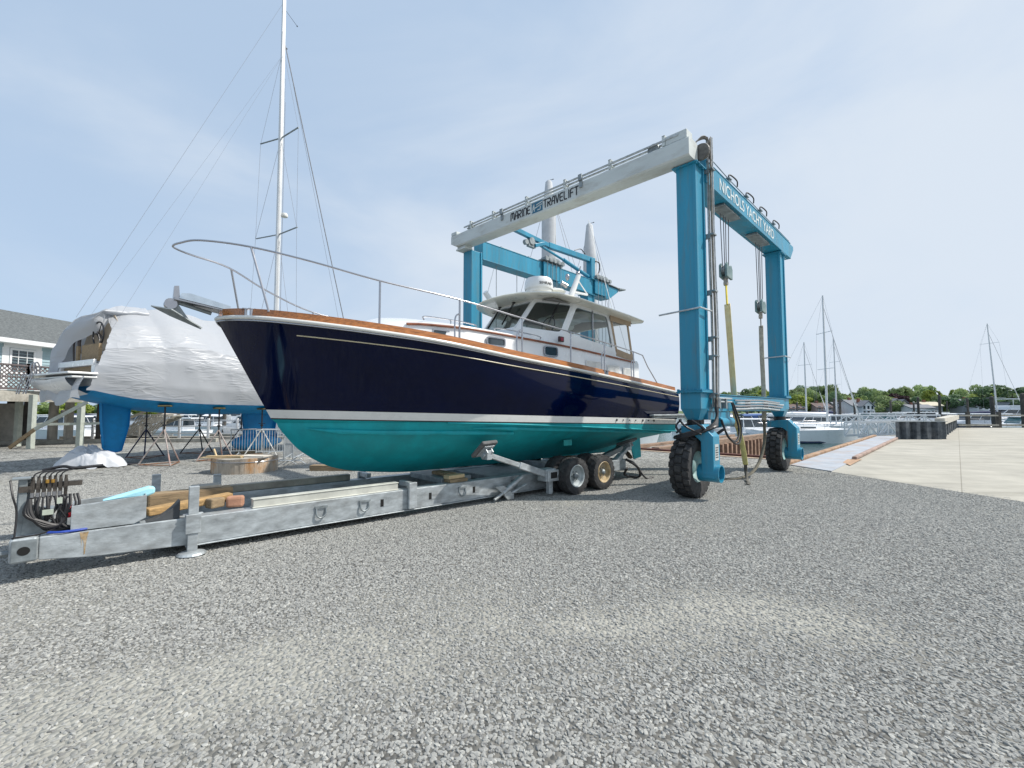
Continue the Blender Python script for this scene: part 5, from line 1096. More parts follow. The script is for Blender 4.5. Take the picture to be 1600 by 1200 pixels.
for sg in (-1, 1):
    m.tube([(5.26, 0, 17.2), (5.18, sg*1.24, 13.25), (5.15, sg*1.34, 9.05), (5.1, sg*1.6, 3.4)], .006, 5)
    m.tube([(5.28, 0, 13.2), (5.15, sg*1.33, 9.1)], .007, 5); m.tube([(5.3, 0, 9), (5.1, sg*1.5, 3.4)], .007, 5); m.tube([(5.3, 0, 17), (-.6, sg*1.2, 4.0)], .003, 4)
m.tube([(5.35, 0, 17.4), (9.6, 0, 3.5)], .022, 6); m.tube([(5.4, 0, 17.3), (9.2, 0, 3.5)], .007, 5); m.tube([(5.2, 0, 19.2), (-1.0, 0, 4.4)], .0045, 4)
for a, z in ((-.12, 17.9), (.16, 16), (.22, 15)): m.tube([(5.3+a, a*.6, z), (5.4+a, a*.8, 3.6)], .006, 5)
m.build('rigging', WIRE, sb)

# jack stands
def jack(px, py, top, col, label):     # ground x,y ; top z ; lean towards hull
    t = Thing('jack_stand', label, 'jack stand', WF, (px, py, 0), 'jack stands under the wrapped sailboat'); c = Vector((px, py, 0))
    R = .62; ap = c+Vector((0, 0, top-.75))
    for k in range(3):
        a = 2*math.pi*k/3+px*3; f = c+Vector((R*math.cos(a), R*math.sin(a), .02)); m = MB(); m.tube([ap, f], .022, 7); m.build('leg', col, t)
    for k in range(3):
        a = 2*math.pi*k/3+px*3; b2 = 2*math.pi*(k+1)/3+px*3; m = MB(); m.tube([c+Vector((R*math.cos(a), R*math.sin(a), .04)), c+Vector((R*math.cos(b2), R*math.sin(b2), .04))], .013, 6); m.build('base_bar', RUST, t)
    m = MB(); m.cyl(ap-Vector((0, 0, .15)), c+Vector((0, 0, top-.06)), .024, n=10); m.cyl(ap+Vector((0, 0, .1)), ap+Vector((0, 0, .16)), .05, n=8); m.bar(ap+Vector((-.12, 0, .2)), ap+Vector((.12, 0, .2)), .02, .02); m.build('screw_post', BLKP, t)
    m = MB(); m.box(c+Vector((0, 0, top-.03)), (.34, .34, .05), Matrix.Rotation(.5, 3, 'Z')); m.build('pad', mat('yellow stained pad', (.11, .09, .03), .85, 0, .4, 8), t, bevel=.02)
JR = mat('rusty grey jack steel', (.34, .30, .28), .7, .1, .5, 4, dirt=(.30, .09, .05), dirt_amt=.9, dirt_scale=2); JD = mat('dark blue jack steel', (.02, .025, .07), .6, 0, .3, 5)
for i, (s, y, top, col, lb) in enumerate(((.72, -1.45, 1.84, JR, 'red and grey jack stand with a yellow pad nearest the blue rudder'), (2.25, -1.6, 1.77, JR, 'red and grey jack stand between the blue keel and the leftmost yellow pad stand'), (3.75, -1.62, 1.75, mat('pale jack steel', (.5, .5, .48), .6, .1, .3, 5), 'pale jack stand behind the steel crowd barrier beside the keel'),
        (1.5, 1.45, 1.76, JD, 'dark blue jack stand just right of the blue rudder'), (3.3, 1.55, 1.72, mat('black jack steel', (.02, .02, .022), .6), 'black jack stand on the far side between the two rusty stands'), (4.9, 1.5, 1.72, JD, 'dark blue jack stand on the far side in front of the blue keel'))):
    p = BF.w((s, y, 0)); jack(p.x, p.y, top, col, lb)
p = BF.w((0, .05, 0)); m = MB(); m.cyl(p+Vector((0, 0, .02)), p+Vector((.04, 0, .4)), .02, n=8); m.box(p+Vector((.2, .1, .02)), (.9, .5, .04)); m.build('rudder_prop', mat('dark plate', (.03, .03, .035), .8), None, label='small rusty prop and dark plate under the tip of the blue rudder', cat='prop', fr=WF, off=p)
m = MB(); p = BF.w((4.6, 0, 0)); m.box(p+Vector((0, 0, .06)), (1.4, .4, .1), Matrix.Rotation(R_(62), 3, 'Z')); m.build('keel_timber', WOOD, None, label='flat timber under the blue keel behind the crowd barrier', cat='timber', fr=WF, off=p)

# tarpaulin heap
def tarp():
    cx, cy = -12.45, 13.55; m = MB(); rows = []; nr, na = 30, 90
    for i in range(nr+1):
        r = []; t_ = i/nr
        for j in range(na):
            a = 2*math.pi*j/na; R = (.72+.12*math.sin(2*a+.6)+.08*math.sin(5*a)+.05*nz3(math.cos(a)*2, math.sin(a)*2, 4))*t_**.85
            z = .56*(1-t_**2.6)+.0; fold = .30*(.35-abs(nz3(math.cos(a)*2.6+t_*1.2, math.sin(a)*2.6, 1.5)))*t_*(1.15-t_)*2+.22*nz3(math.cos(a)*1.7*t_, math.sin(a)*1.7*t_, 7)+.10*(.3-abs(nz3(math.cos(a)*5*t_+3, math.sin(a)*5*t_, 3)))
            x = R*math.cos(a)*1.05-.12*(1-t_); y = R*math.sin(a)*.75; r.append((cx+x, cy+y, max(.01, z+fold*.9)+.02*math.sin(9*a)*t_))
        rows.append(r)
    m.grid(rows, True); m.build('tarpaulin', WRAP2, None, smooth=70, label='crumpled white tarpaulin heap on the gravel left of the blue rudder', cat='tarpaulin', fr=WF, off=(cx, cy, 0))
WRAP2 = mat('white tarp', (.52, .54, .57), .5, 0, .03, 4, .6, 6)
tarp()
# ring of boards (planter) with loose boards
rg = Thing('ring_of_boards', 'low round tub of weathered upright boards standing on the gravel', 'tub', WF, (-7.0, 12.4, 0))
RC = (-7.4, 12.75); RR = .80
STAVE = mat('weathered stave', (.42, .36, .29), .85, 0, .25, 5, .3, 30, dirt=(.36, .16, .03), dirt_amt=1.0, dirt_scale=2.4, stretch=(1, 1, .3))
m = MB(); n = 44
for k in range(n):
    a = 2*math.pi*k/n; m.box((RC[0]+RR*math.cos(a), RC[1]+RR*.95*math.sin(a), .2+.01*math.sin(k*7)), (.03, .125, .40), Matrix.Rotation(a, 3, 'Z'))
m.build('stave', STAVE, rg)
m = MB(); m.tube([(RC[0]+(RR+.022)*math.cos(a), RC[1]+(RR*.95+.022)*math.sin(a), .31) for a in [k*math.pi/24 for k in range(48)]], .01, 6, closed=True); m.build('hoop', RAILST, rg)
m = MB(); m.poly([(RC[0]+(RR-.03)*math.cos(a), RC[1]+(RR-.03)*.95*math.sin(a), .32) for a in [k*math.pi/16 for k in range(32)]]); m.build('soil_or_gap_shade', mat('sandy fill', (.33, .31, .27), .95, 0, .2, 6, .3, 30), rg)
g = 'loose boards on the ring of boards'
m = MB(); m.box((-7.72, 12.22, .425), (1.05, .16, .03), Matrix.Rotation(.05, 3, 'Z')); m.build('loose_board', WOODP, None, label='lowest pale pine board lying across the left rim of the round tub', cat='board', group=g, off=(-7.3, 12.1, .41))
m = MB(); m.box((-7.66, 12.25, .458), (.95, .14, .028), Matrix.Rotation(-.06, 3, 'Z')); m.build('loose_board', WOODP, None, label='upper pale pine board resting on another board on the round tub', cat='board', group=g, off=(-7.28, 12.14, .445))
m = MB(); m.box((-6.98, 12.5, .44), (.75, .45, .03), Matrix.Rotation(-.1, 3, 'Z')); m.build('loose_board', mat('whitish board', (.55, .51, .44), .8, 0, .1, 5), None, label='broad whitish board lying over the right side of the round tub', cat='board', group=g, off=(-6.55, 12.5, .42))
m = MB(); m.bar((-8.2, 12.75, .38), (-8.32, 12.8, .6), .04, .04); m.build('stake', WOODP, None, label='short stake leaning up at the left edge of the round tub', cat='stake', group=g, off=(-7.95, 12.75, .35))

# crowd barriers
BARR = mat('galvanised barrier', (.52, .55, .56), .4, .5, .1, 5)
def barrier(x, y, rot, label, flat=False, h=1.05, L=2.1, lean=0.0):
    f = Fr((x, y, 0), rot); t = Thing('crowd_barrier', label, 'barrier', f, (0, 0, 0), 'steel crowd barriers beside the keel')
    def q(a, z): return (a, -z*lean, z)
    m = MB(); m.tube(smooth_path([q(-L/2, .18), q(-L/2, h-.1), q(-L/2+.1, h), q(L/2-.1, h), q(L/2, h-.1), q(L/2, .18)], 4), .02, 8); m.tube([q(-L/2, .22), q(L/2, .22)], .016, 6); m.build('frame', BARR, t)
    m = MB()
    for k in range(1, 17): m.tube([q(-L/2+k*L/17, .22), q(-L/2+k*L/17, h)], .008, 5)
    m.build('bars', BARR, t)
    for e in (-L/2+.25, L/2-.25): m = MB(); m.tube(smooth_path([(e-.0, -.32, .01), (e, -.15, .12), (e, .15, .12), (e, .32, .01)], 4), .018, 6); m.tube([(e, 0, .12), (e, 0, .24)], .016, 6); m.build('foot', BARR, t)
barrier(-9.33, 16.6, 15, 'crowd barrier standing broadside in front of the blue keel, the left one', L=1.5, h=.98)
barrier(-8.3, 16.3, 22, 'crowd barrier just right of the one in front of the blue keel', L=1.4, h=.98)
barrier(-7.2, 14.8, 108, 'folded crowd barrier standing end on, next to the broadside ones', L=1.9, h=.95)
barrier(-6.9, 14.9, 104, 'folded crowd barrier standing end on closest to the teal bow', L=1.9, h=.95)
m = MB(); m.bx(-5.6, -4.55, 12.7, 12.95, 0, .16); m.bx(-4.55, -4.3, 12.68, 12.97, 0.0, .18); m.build('timber_sleeper', WOOD, None, label='dark timber sleeper on the gravel behind the teal bow', cat='timber', fr=WF, off=(-5, 12.8, 0), bevel=.01)

# ================================================================== LEFT SIDE: HOUSE, DECK, STAIRS
SID = mat('pale blue siding', (.34, .46, .50), .7, 0, .05, 3)
SHIN = mat('grey shingles', (.11, .12, .12), .9, 0, .35, 9, .4, 20, stretch=(1, 1, 3))
TRIM = mat('white trim', (.72, .73, .74), .5, 0, .03, 5)
CORR = mat('stone concrete post', (.42, .39, .34), .9, 0, .15, 3, .2, 20)
hs = Thing('clapboard_house', 'pale blue clapboard house with a grey shingle roof raised on pilings', 'house', Fr((-24.6, 20, 0), 84), (0, 0, 2.6))
hf = hs.fr
m = MB(); m.bx(-7, 9, 0, 7, 2.6, 5.1)
for k in range(17): m.box((1, -.012, 2.72+k*.145), (16, .03, .012), Matrix.Rotation(.3, 3, 'X'))
m.prism([(9, 0, 5.1), (9, 7, 5.1), (9, 3.5, 6.95)], (-.1, 0, 0)); m.build('wall', SID, hs)
m = MB(); m.prism([(-7.3, -.45, 4.98), (-7.3, 3.5, 7.0), (-7.3, 7.45, 4.98), (-7.3, 7.45, 5.1), (-7.3, 3.5, 7.12), (-7.3, -.45, 5.1)], (16.7, 0, 0)); m.build('roof', SHIN, hs)
m = MB(); m.bx(-7.3, 9.4, -.52, -.44, 4.9, 5.11); m.bx(-7, 9, -.44, -.0, 4.9, 4.93); m.build('gutter', TRIM, hs)
def win(s0, s1, z0, z1, parent, y=0, name='window'):
    m = MB(); m.ring([(s0, y, z0), (s1, y, z0), (s1, y, z1), (s0, y, z1)], [(s0+.09, y, z0+.09), (s1-.09, y, z0+.09), (s1-.09, y, z1-.09), (s0+.09, y, z1-.09)], (0, -.05, 0))
    for k in (1, 2): xx = s0+(s1-s0)*k/3; m.bx(xx-.015, xx+.015, y-.04, y-.01, z0, z1); zz = z0+(z1-z0)*k/3; m.bx(s0, s1, y-.04, y-.01, zz-.015, zz+.015)
    w = m.build(name, TRIM, parent); m = MB(); m.poly([(s0+.05, y-.008, z0+.05), (s1-.05, y-.008, z0+.05), (s1-.05, y-.008, z1-.05), (s0+.05, y-.008, z1-.05)]); m.build('pane', DARKG, Sub(parent, w))
win(2.0, 3.1, 3.45, 4.7, hs); 
m = MB(); m.bx(1.75, 3.35, -.04, 0, 4.72, 4.95); m.bx(1.7, 1.98, -.03, 0, 2.6, 4.72); m.bx(3.12, 3.4, -.03, 0, 2.6, 4.72); m.build('door_frame', TRIM, hs)
win(-3.5, -2.2, 3.4, 4.6, hs)
dk = Thing('raised_deck', 'timber deck with a dark lattice railing standing on concrete pilings beside the house', 'deck', WF, (-21, 21, 0))
m = MB(); m.prism([(-30, 16, 2.25), (-21.6, 17.5, 2.25), (-21.2, 21.6, 2.25), (-18.6, 23.6, 2.25), (-18.8, 26, 2.25), (-30, 26, 2.25)], (0, 0, .28)); m.build('deck_floor', WOODG, dk)
LAT = mat('dark lattice', (.115, .095, .095), .8, 0, .2, 6)
def lattice(p, q, z0, z1, name='lattice_panel'):
    p = Vector(p); q = Vector(q); L = (q-p).length; d = (q-p)/L; H = z1-z0; m = MB(); n = int(L/.17)
    for k in range(-int(H/.17)-1, n+1):
        for sg in (-1, 1):
            a0 = k*.17; a1 = a0+H; 
            if sg < 0: a0, a1 = a1, a0
            za, zb = z0, z1
            if a0 > L and a1 > L or a0 < 0 and a1 < 0: continue
            def cl(a, z, b, zz):
                if a < 0: t = (0-a)/(b-a); return 0, z+(zz-z)*t
                if a > L: t = (L-a)/(b-a); return L, z+(zz-z)*t
                return a, z
            u0 = cl(a0, za, a1, zb); u1 = cl(a1, zb, a0, za)
            if abs(u0[0]-u1[0]) < .02: continue
            P = p+d*u0[0]; Q = p+d*u1[0]; m.bar((P.x, P.y, u0[1]), (Q.x, Q.y, u1[1]), .02, .035)
    m.build(name, LAT, dk)
    m = MB(); m.bar((p.x, p.y, z1), (q.x, q.y, z1), .09, .07); m.bar((p.x, p.y, z0), (q.x, q.y, z0), .07, .09); m.bar((p.x, p.y, (z0+z1)/2), (q.x, q.y, (z0+z1)/2), .05, .05)
    for e in (p, (p+q)/2, q): m.box((e.x, e.y, (z0+z1)/2+.05), (.09, .09, H+.1))
    m.build('railing', LAT, dk)
lattice((-21.7, 17.5, 0), (-21.3, 20.0, 0), 2.6, 3.62); lattice((-21.3, 20.0, 0), (-20.9, 21.6, 0), 2.6, 3.62); lattice((-20.9, 21.6, 0), (-18.8, 23.4, 0), 2.6, 3.62)
m = MB(); m.bar((-21.65, 17.4, 2.2), (-21.2, 21.6, 2.2), .1, .3); m.bar((-21.2, 21.6, 2.2), (-18.6, 23.5, 2.2), .1, .3); m.build('rim_beam', WOODG, dk)
for px, w, Y, mm in ((20, .42, 22.5, PILE), (47, .45, 22.6, PILE), (85, .4, 23.0, CORR), (110, .36, 23.2, CORR), (104, .1, 22.8, WOODG), (156, .2, 23.6, PILE), (-15, .4, 22, PILE)):
    X = (px-800)/712*Y; m = MB(); m.tube([(X, Y, 0), (X, Y, 1.2), (X+.02, Y, 2.24)], [w/2, w/2*.97, w/2*.92], 12); m.build('piling', mm, dk, smooth=50)
m = MB(); m.bx(-25.2, -24.2, 22.2, 22.3, .0, 2.0); m.build('panel_wall', CORR, dk)
m = MB(); m.bar((-25.2, 22.0, .1), (-19.2, 23.9, .1), .25, .22); m.bar((-19.2, 23.9, .1), (-15.5, 24.1, .1), .25, .2); m.build('sill_beam', WOODG, dk, bevel=.02)
fr_ = Thing('timber_trestle', 'pale green grey timber post trestle with a diagonal brace in front of the deck', 'trestle', WF, (-20, 21.5, 0))
GPOST = mat('green grey timber', (.40, .43, .38), .8, 0, .12, 5, .2, 30)
for px, Y, z1 in ((52, 19.9, 2.35), (31, 21.2, 2.3), (128, 20.6, 2.0)):
    X = (px-800)/712*Y; m = MB(); m.box((X, Y, z1/2), (.2, .2, z1)); m.build('post', GPOST, fr_, bevel=.01)
m = MB(); m.bar((-21.0, 20.1, 1.05), (-19.3, 20.7, 1.06), .06, .11); m.bar((-19.3, 20.7, 1.05), (-18.5, 20.7, 1.1), .06, .11); m.bar((-21.6, 21.1, 1.05), (-20.9, 20.1, 1.05), .06, .1); m.build('rail', GPOST, fr_)
m = MB(); m.bar((-21.6, 19.7, .05), (-20.6, 19.75, .85), .06, .14); m.build('brace', WOOD, fr_)
m = MB(); m.bar((-20.7, 19.75, .8), (-18.5, 19.9, 2.05), .06, .14); m.build('brace', GPOST, fr_)
# stairs going down behind the rudder
STF = Fr((-2.1, 0, 0))
st = Thing('wooden_stairs', 'weathered wooden stairs with slatted side rails behind the blue rudder', 'stairs', STF, (0, 0, 0))
m = MB(); m.bar((-19.3, 24.3, .05), (-16.9, 25.0, 1.35), .08, .26); m.bar((-19.3, 25.5, .05), (-16.9, 26.2, 1.35), .08, .26); m.build('stringer', WOODG, st)
m = MB(); m.bar((-19.2, 24.3, .85), (-16.8, 25.0, 2.1), .09, .12); m.bar((-19.2, 25.5, .75), (-16.8, 26.2, 2.05), .08, .12); m.build('handrail', mat('sun bleached rail', (.55, .49, .38), .8, 0, .12, 5), st)
m = MB()
for k in range(8): t_ = k/7; m.box((-19.2+2.3*t_, 24.95+.7*t_, .1+1.25*t_), (.28, 1.2, .04))
m.build('tread', WOODG, st)
m = MB()
for k in range(13): x = -18.35+k*.13; m.bar((x+.75, 24.2, 1.35+.0*k), (x-.15, 24.2, .35), .03, .05)
m.build('slat', CORR, st)
m = MB(); m.bar((-17.9, 24.15, 1.42), (-15.9, 24.3, 1.42), .06, .06); m.bar((-17.9, 24.15, .35), (-15.9, 24.3, .35), .05, .06); m.box((-16.3, 24.2, .5), (.1, .1, 1.1)); m.box((-17.6, 24.2, .4), (.1, .1, .9)); m.build('slat_frame', CORR, st)

# ================================================================== SLIP, BULKHEADS
bk = Thing('slip_bulkhead', 'rusty steel sheet piling with a brown timber cap round the boat lift slip', 'bulkhead', GF, (15, 5.3, 0))
RUSTT = mat('rusty timber cap', (.25, .17, .12), .85, 0, .25, 3, .3, 20, stretch=(.5, 3, 3))
m = MB(); m.bx(SLIP_X-.02, 26.5, SLIP_L-.05, SLIP_L+.3, -.12, .14); m.build('timber_cap', RUSTT, bk, bevel=.02)
m = MB()
for k in range(26): x = SLIP_X+.15+k*.66; m.bx(x, x+.2, SLIP_L-.16, SLIP_L, -2.2, -.1)
m.build('sheet_pile', mat('tan rust pile', (.33, .21, .15), .9, 0, .3, 4), bk)
m = MB(); m.bx(SLIP_X, 26.5, SLIP_L-.03, SLIP_L-.003, -2.4, -.12); m.build('pile_web', RUST, bk)
m = MB(); m.bx(SLIP_X-.26, SLIP_X-.02, SLIP_R-.2, 9.0, -.1, .09); m.build('end_cap', RUSTD, bk, bevel=.02)
m = MB(); m.bx(SLIP_X-.55, SLIP_X-.27, SLIP_R-.2, 9.0, .002, .02); m.build('gravel_lip', mat('rust stained sand', (.40, .30, .22), .9, 0, .2, 4), bk)
m = MB(); m.bx(SLIP_X+.9, 22, 6.5, 6.8, -.1, .12); m.bx(8.7, 10.4, 6.3, 6.6, 0, .16); m.build('outer_cap', RUSTT, bk, bevel=.02)
bk2 = Thing('pier_kerb', 'long orange rusted steel kerb edging the runway pier beside the water', 'kerb', GF, (18, .2, 0))
m = MB(); m.bx(7.2, 28.6, .1, .3, -.15, .09); m.build('steel_kerb', mat('orange rust kerb', (.33, .21, .13), .85, .1, .3, 4, .3, 30, dirt=(.45, .36, .28), dirt_amt=.7, dirt_scale=1.5), bk2, bevel=.03)
m = MB()
for k in range(50): x = 7.3+k*.42; m.bx(x, x+.15, .27, .36, -2.2, -.12)
m.build('sheet_pile', RUST, bk2)
bk3 = Thing('pier_kerb', 'broken rusty kerb between the steel runway and the pale concrete', 'kerb', GF, (18, -1.1, 0))
m = MB(); m.bx(10.3, 28.3, -1.2, -1.06, .02, .13); m.build('steel_kerb', mat('pinkish rust kerb', (.33, .24, .20), .85, 0, .25, 4, .3, 30), bk3, bevel=.03)
m = MB(); m.poly([(8.2, -1.3, .033), (10.6, -1.3, .033), (10.2, -.95, .033), (9.0, -1.0, .033)]); m.build('rust_stain', mat('rust stain', (.42, .27, .17), .9, 0, .2, 4), bk3)
bx_ = Thing('steel_bulkhead', 'dark blue grey steel sheet pile enclosure at the end of the pale concrete', 'bulkhead', WF, (23, 26.2, 0))
SHEET = mat('dark sheet steel', (.10, .115, .13), .7, .2, .35, 3, .2, 20, dirt=(.25, .24, .23), dirt_amt=.6, dirt_scale=1.5)
m = MB(); P = []
for i in range(10): P += [(21.8+i*.3, 26.0+(.26 if i % 2 else 0)), (21.8+i*.3+.2, 26.0+(.26 if i % 2 else 0))]
P += [(24.85, 26.2), (25.0, 26.9)]
m.grid([[(x, y, z) for x, y in P] for z in (0, 1.0)]); m.build('sheet_wall', SHEET, bx_)
m = MB(); m.bx(21.75, 24.8, 26.02, 26.22, 1.002, 1.03); m.build('cap_rail', STEELD, bx_)
for k in range(8):
    t_ = k/7; x = 25.2+t_*15.2; y = 27.0+t_*14.8; m = MB(); m.box((x, y, .42), (.4+.25*t_, .4, .84), Matrix.Rotation(.77, 3, 'Z')); m.build('pier_pile', SHEET, bx_)
m = MB(); m.prism([(24.6, 26.6, .84), (25.1, 26.5, .84), (41, 41.9, .84), (40.6, 42.4, .84)], (0, 0, .36)); m.build('concrete_beam', mat('stained concrete beam', (.48, .46, .40), .9, 0, .15, 2), bx_)
fe = Thing('timber_fence', 'low dark timber post and rail fence along the far edge of the concrete', 'fence', WF, (50, 42.5, 0))
m = MB(); m.bar((41.6, 42.6, .25), (70, 43, .25), .12, .18); m.bar((41.6, 42.6, 1.15), (70, 43, 1.15), .1, .14); m.build('rail', WOODG, fe)
for k in range(10): m = MB(); m.box((42.6+k*2.9, 42.7, .75), (.24, .24, 1.5)); m.build('post', PILE, fe)
gwy = Thing('gangway', 'white aluminium truss gangway leading down to the floating dock', 'gangway', WF, (28, 32, 0))
ALW = mat('white aluminium', (.78, .80, .81), .4, .3, .05, 5)
for dy in (0, 1.3):
    for (xa, xb, za, zb, yy) in ((24.2, 28.4, -.18, -.05, 32.0), (27.4, 35.6, .22, .3, 38.0)):
        m = MB(); H_ = .95; n = 6; p = lambda k, up: Vector((xa+(xb-xa)*k/n, yy+dy, za+(zb-za)*k/n+(H_ if up else 0)))
        m.bar(p(0, 0), p(n, 0), .1, .16); m.bar(p(0, 1), p(n, 1), .09, .11); m.bar((p(0, 0)+p(0, 1))/2, (p(n, 0)+p(n, 1))/2, .03, .04)
        for k in range(n+1):
            m.bar(p(k, 0), p(k, 1), .07, .07)
            if k < n: m.bar(p(k, k % 2), p(k+1, (k+1) % 2), .065, .065)
        m.build('truss_side', ALW, gwy)

# ================================================================== MARINA
def px(x, Y): return (x-800)/712*Y
HULLW = mat('white boat hull', (.80, .82, .84), .3, 0, .03, 2); HULLN = mat('navy boat hull', (.012, .03, .085), .25, 0, .1, 2); HULLG = mat('pale green hull', (.45, .55, .52), .3)
CANV = mat('navy canvas', (.02, .03, .09), .8); CANB = mat('blue canvas', (.07, .13, .30), .8); TINT = mat('teal tinted window', (.06, .16, .17), .08, 0, .15, 3, spec=.8); TAN = mat('tan canvas', (.50, .42, .33), .8)
SUNG = 'motor boats moored in the marina'
def lofted(m, L, B, zb, zt, rake=.12, flare=.12, n=14, stern=.85):
    rows = []
    for i in range(n+1):
        t_ = i/n; x = -L/2+L*t_; h = B/2*(stern+(1-stern)*math.sin(min(1, t_*2)*math.pi/2))*(1-max(0, (t_-.5)/.5)**2.6); zz = zt+.18*t_**2*L*.08
        xw = x-rake*L*.5*max(0, t_-.6)
        rows.append([(x, -h, zz), (xw, -h*(1-flare), (zb+zz)/2), (xw-.02, -h*(1-flare*1.8), zb), (xw-.02, h*(1-flare*1.8), zb), (xw, h*(1-flare), (zb+zz)/2), (x, h, zz)])
    m.grid(rows); m.poly(rows[0]); m.grid([[r[0], (r[0][0], 0, r[0][2]+.04), r[-1]] for r in rows]); return rows
def motorboat(X, Y, rot, L, label, hull=None, cab='hard', win_=None, top_=None, fly=False, fb=1.0, z=WZ):
    f = Fr((X, Y, z), rot); t = Thing('motor_boat', label, 'boat', f, (0, 0, 0), SUNG); B = L*.33; hull = hull or HULLW; win_ = win_ or DARKG; top_ = top_ or HULLW
    m = MB(); lofted(m, L, B, -.3, fb); m.build('hull', hull, t, smooth=40)
    m = MB(); P = []
    for sg in (-1, 1): m.tube([(-L/2, sg*B*.43, fb+.04), (0, sg*B*.505, fb+.06), (L*.25, sg*B*.42, fb+.1), (L*.46, sg*B*.12, fb+.2)], .035, 6)
    m.build('rub_rail', HULLW, t)
    x0, x1 = -L*.22, L*.2; h = B*.36; zc = fb; zw = fb+.55; zt = fb+1.25
    m = MB(); r = [[(x0, -h, zc), (x0, -h, zw), (x0, h, zw), (x0, h, zc)], [(x1, -h, zc), (x1, -h, zw), (x1, h, zw), (x1, h, zc)], [(x1+L*.17, -h*.5, zc+.1), (x1+L*.1, -h*.6, zw-.1), (x1+L*.1, h*.6, zw-.1), (x1+L*.17, h*.5, zc+.1)]]
    m.grid(r); m.poly(r[0]); m.poly(r[-1]); cb = m.build('cabin', HULLW, t, bevel=.03)
    m = MB(); ra = L*.07
    q0 = [(x0, -h*.98, zw), (x1, -h*.98, zw), (x1, h*.98, zw), (x0, h*.98, zw)]; q1 = [(x0+.05, -h*.88, zt), (x1-ra, -h*.88, zt), (x1-ra, h*.88, zt), (x0+.05, h*.88, zt)]
    m.grid([q0, q1], True); m.build('window_band', win_, t)
    m = MB()
    for a, b_ in zip(q0, q1): m.bar(a, b_, .07, .07)
    for sg in (-1, 1):
        for k in (.33, .66): a = Vector((x0+(x1-x0)*k, sg*h*.985, zw)); b_ = Vector((x0+(x1-ra-x0)*k, sg*h*.885, zt)); m.bar(a, b_, .05, .05)
    m.build('window_post', HULLW, t)
    if cab == 'hard':
        m = MB(); m.prism([(x0-L*.14, -h*1.05, zt), (x1-ra+.15, -h*.95, zt), (x1-ra+.35, 0, zt), (x1-ra+.15, h*.95, zt), (x0-L*.14, h*1.05, zt)], (0, 0, .1)); m.build('hardtop', top_, t, bevel=.03)
    else:
        m = MB(); m.grid([[(x0-L*.12, y, zt+.12-.2*(y/h)**2) for y in (-h, -h*.5, 0, h*.5, h)], [(x0+L*.18, y, zt+.2-.2*(y/h)**2) for y in (-h, -h*.5, 0, h*.5, h)]]); m.grid([[(x0-L*.12, -h, zt-.08), (x0+L*.1, -h, zt)], [(x0-L*.12, -h, zc+.3), (x0+L*.1, -h, zc+.3)]]); m.build('canvas_top', top_, t, solid=.02)
    m = MB()
    for sg in (-1, 1):
        P = [(L*k, sg*B*yy, fb+.12+zz) for k, yy, zz in ((.02, .45, .0), (.03, .45, .55), (.2, .42, .58), (.36, .26, .62), (.47, .02, .66))]; m.tube(P, .02, 5)
        for k, yy in ((.2, .42), (.36, .26)): m.tube([(L*k, sg*B*yy, fb+.1), (L*k, sg*B*yy, fb+.7)], .015, 5)
    m.build('bow_rail', RAILST, t)
    if fly:
        m = MB(); m.prism([(x0, -h*.8, zt+.1), (x1-ra-.6, -h*.7, zt+.1), (x1-ra-.3, -h*.6, zt+.75), (x0-.3, -h*.8, zt+.75)], (0, h*1.5, 0)); m.build('flybridge', HULLW, t, bevel=.04)
        m = MB(); m.prism([(x0-.3, -h*.9, zt+1.7), (x1-ra-.9, -h*.9, zt+1.75), (x1-ra-.9, h*.9, zt+1.75), (x0-.3, h*.9, zt+1.7)], (0, 0, .08)); 
        for xx in (x0-.2, x1-ra-1.0):
            for sg in (-1, 1): m.bar((xx, sg*h*.8, zt+.7), (xx, sg*h*.8, zt+1.75), .05, .05)
        m.build('flybridge_top', HULLW, t)
        m = MB(); m.prism([(x1-ra-.4, -h*.65, zt+.76), (x1-ra-1.0, -h*.65, zt+1.3), (x1-ra-1.0, h*.65, zt+1.3), (x1-ra-.4, h*.65, zt+.76)], (-.03, 0, 0)); m.build('flybridge_screen', DARKG, t)
    return t
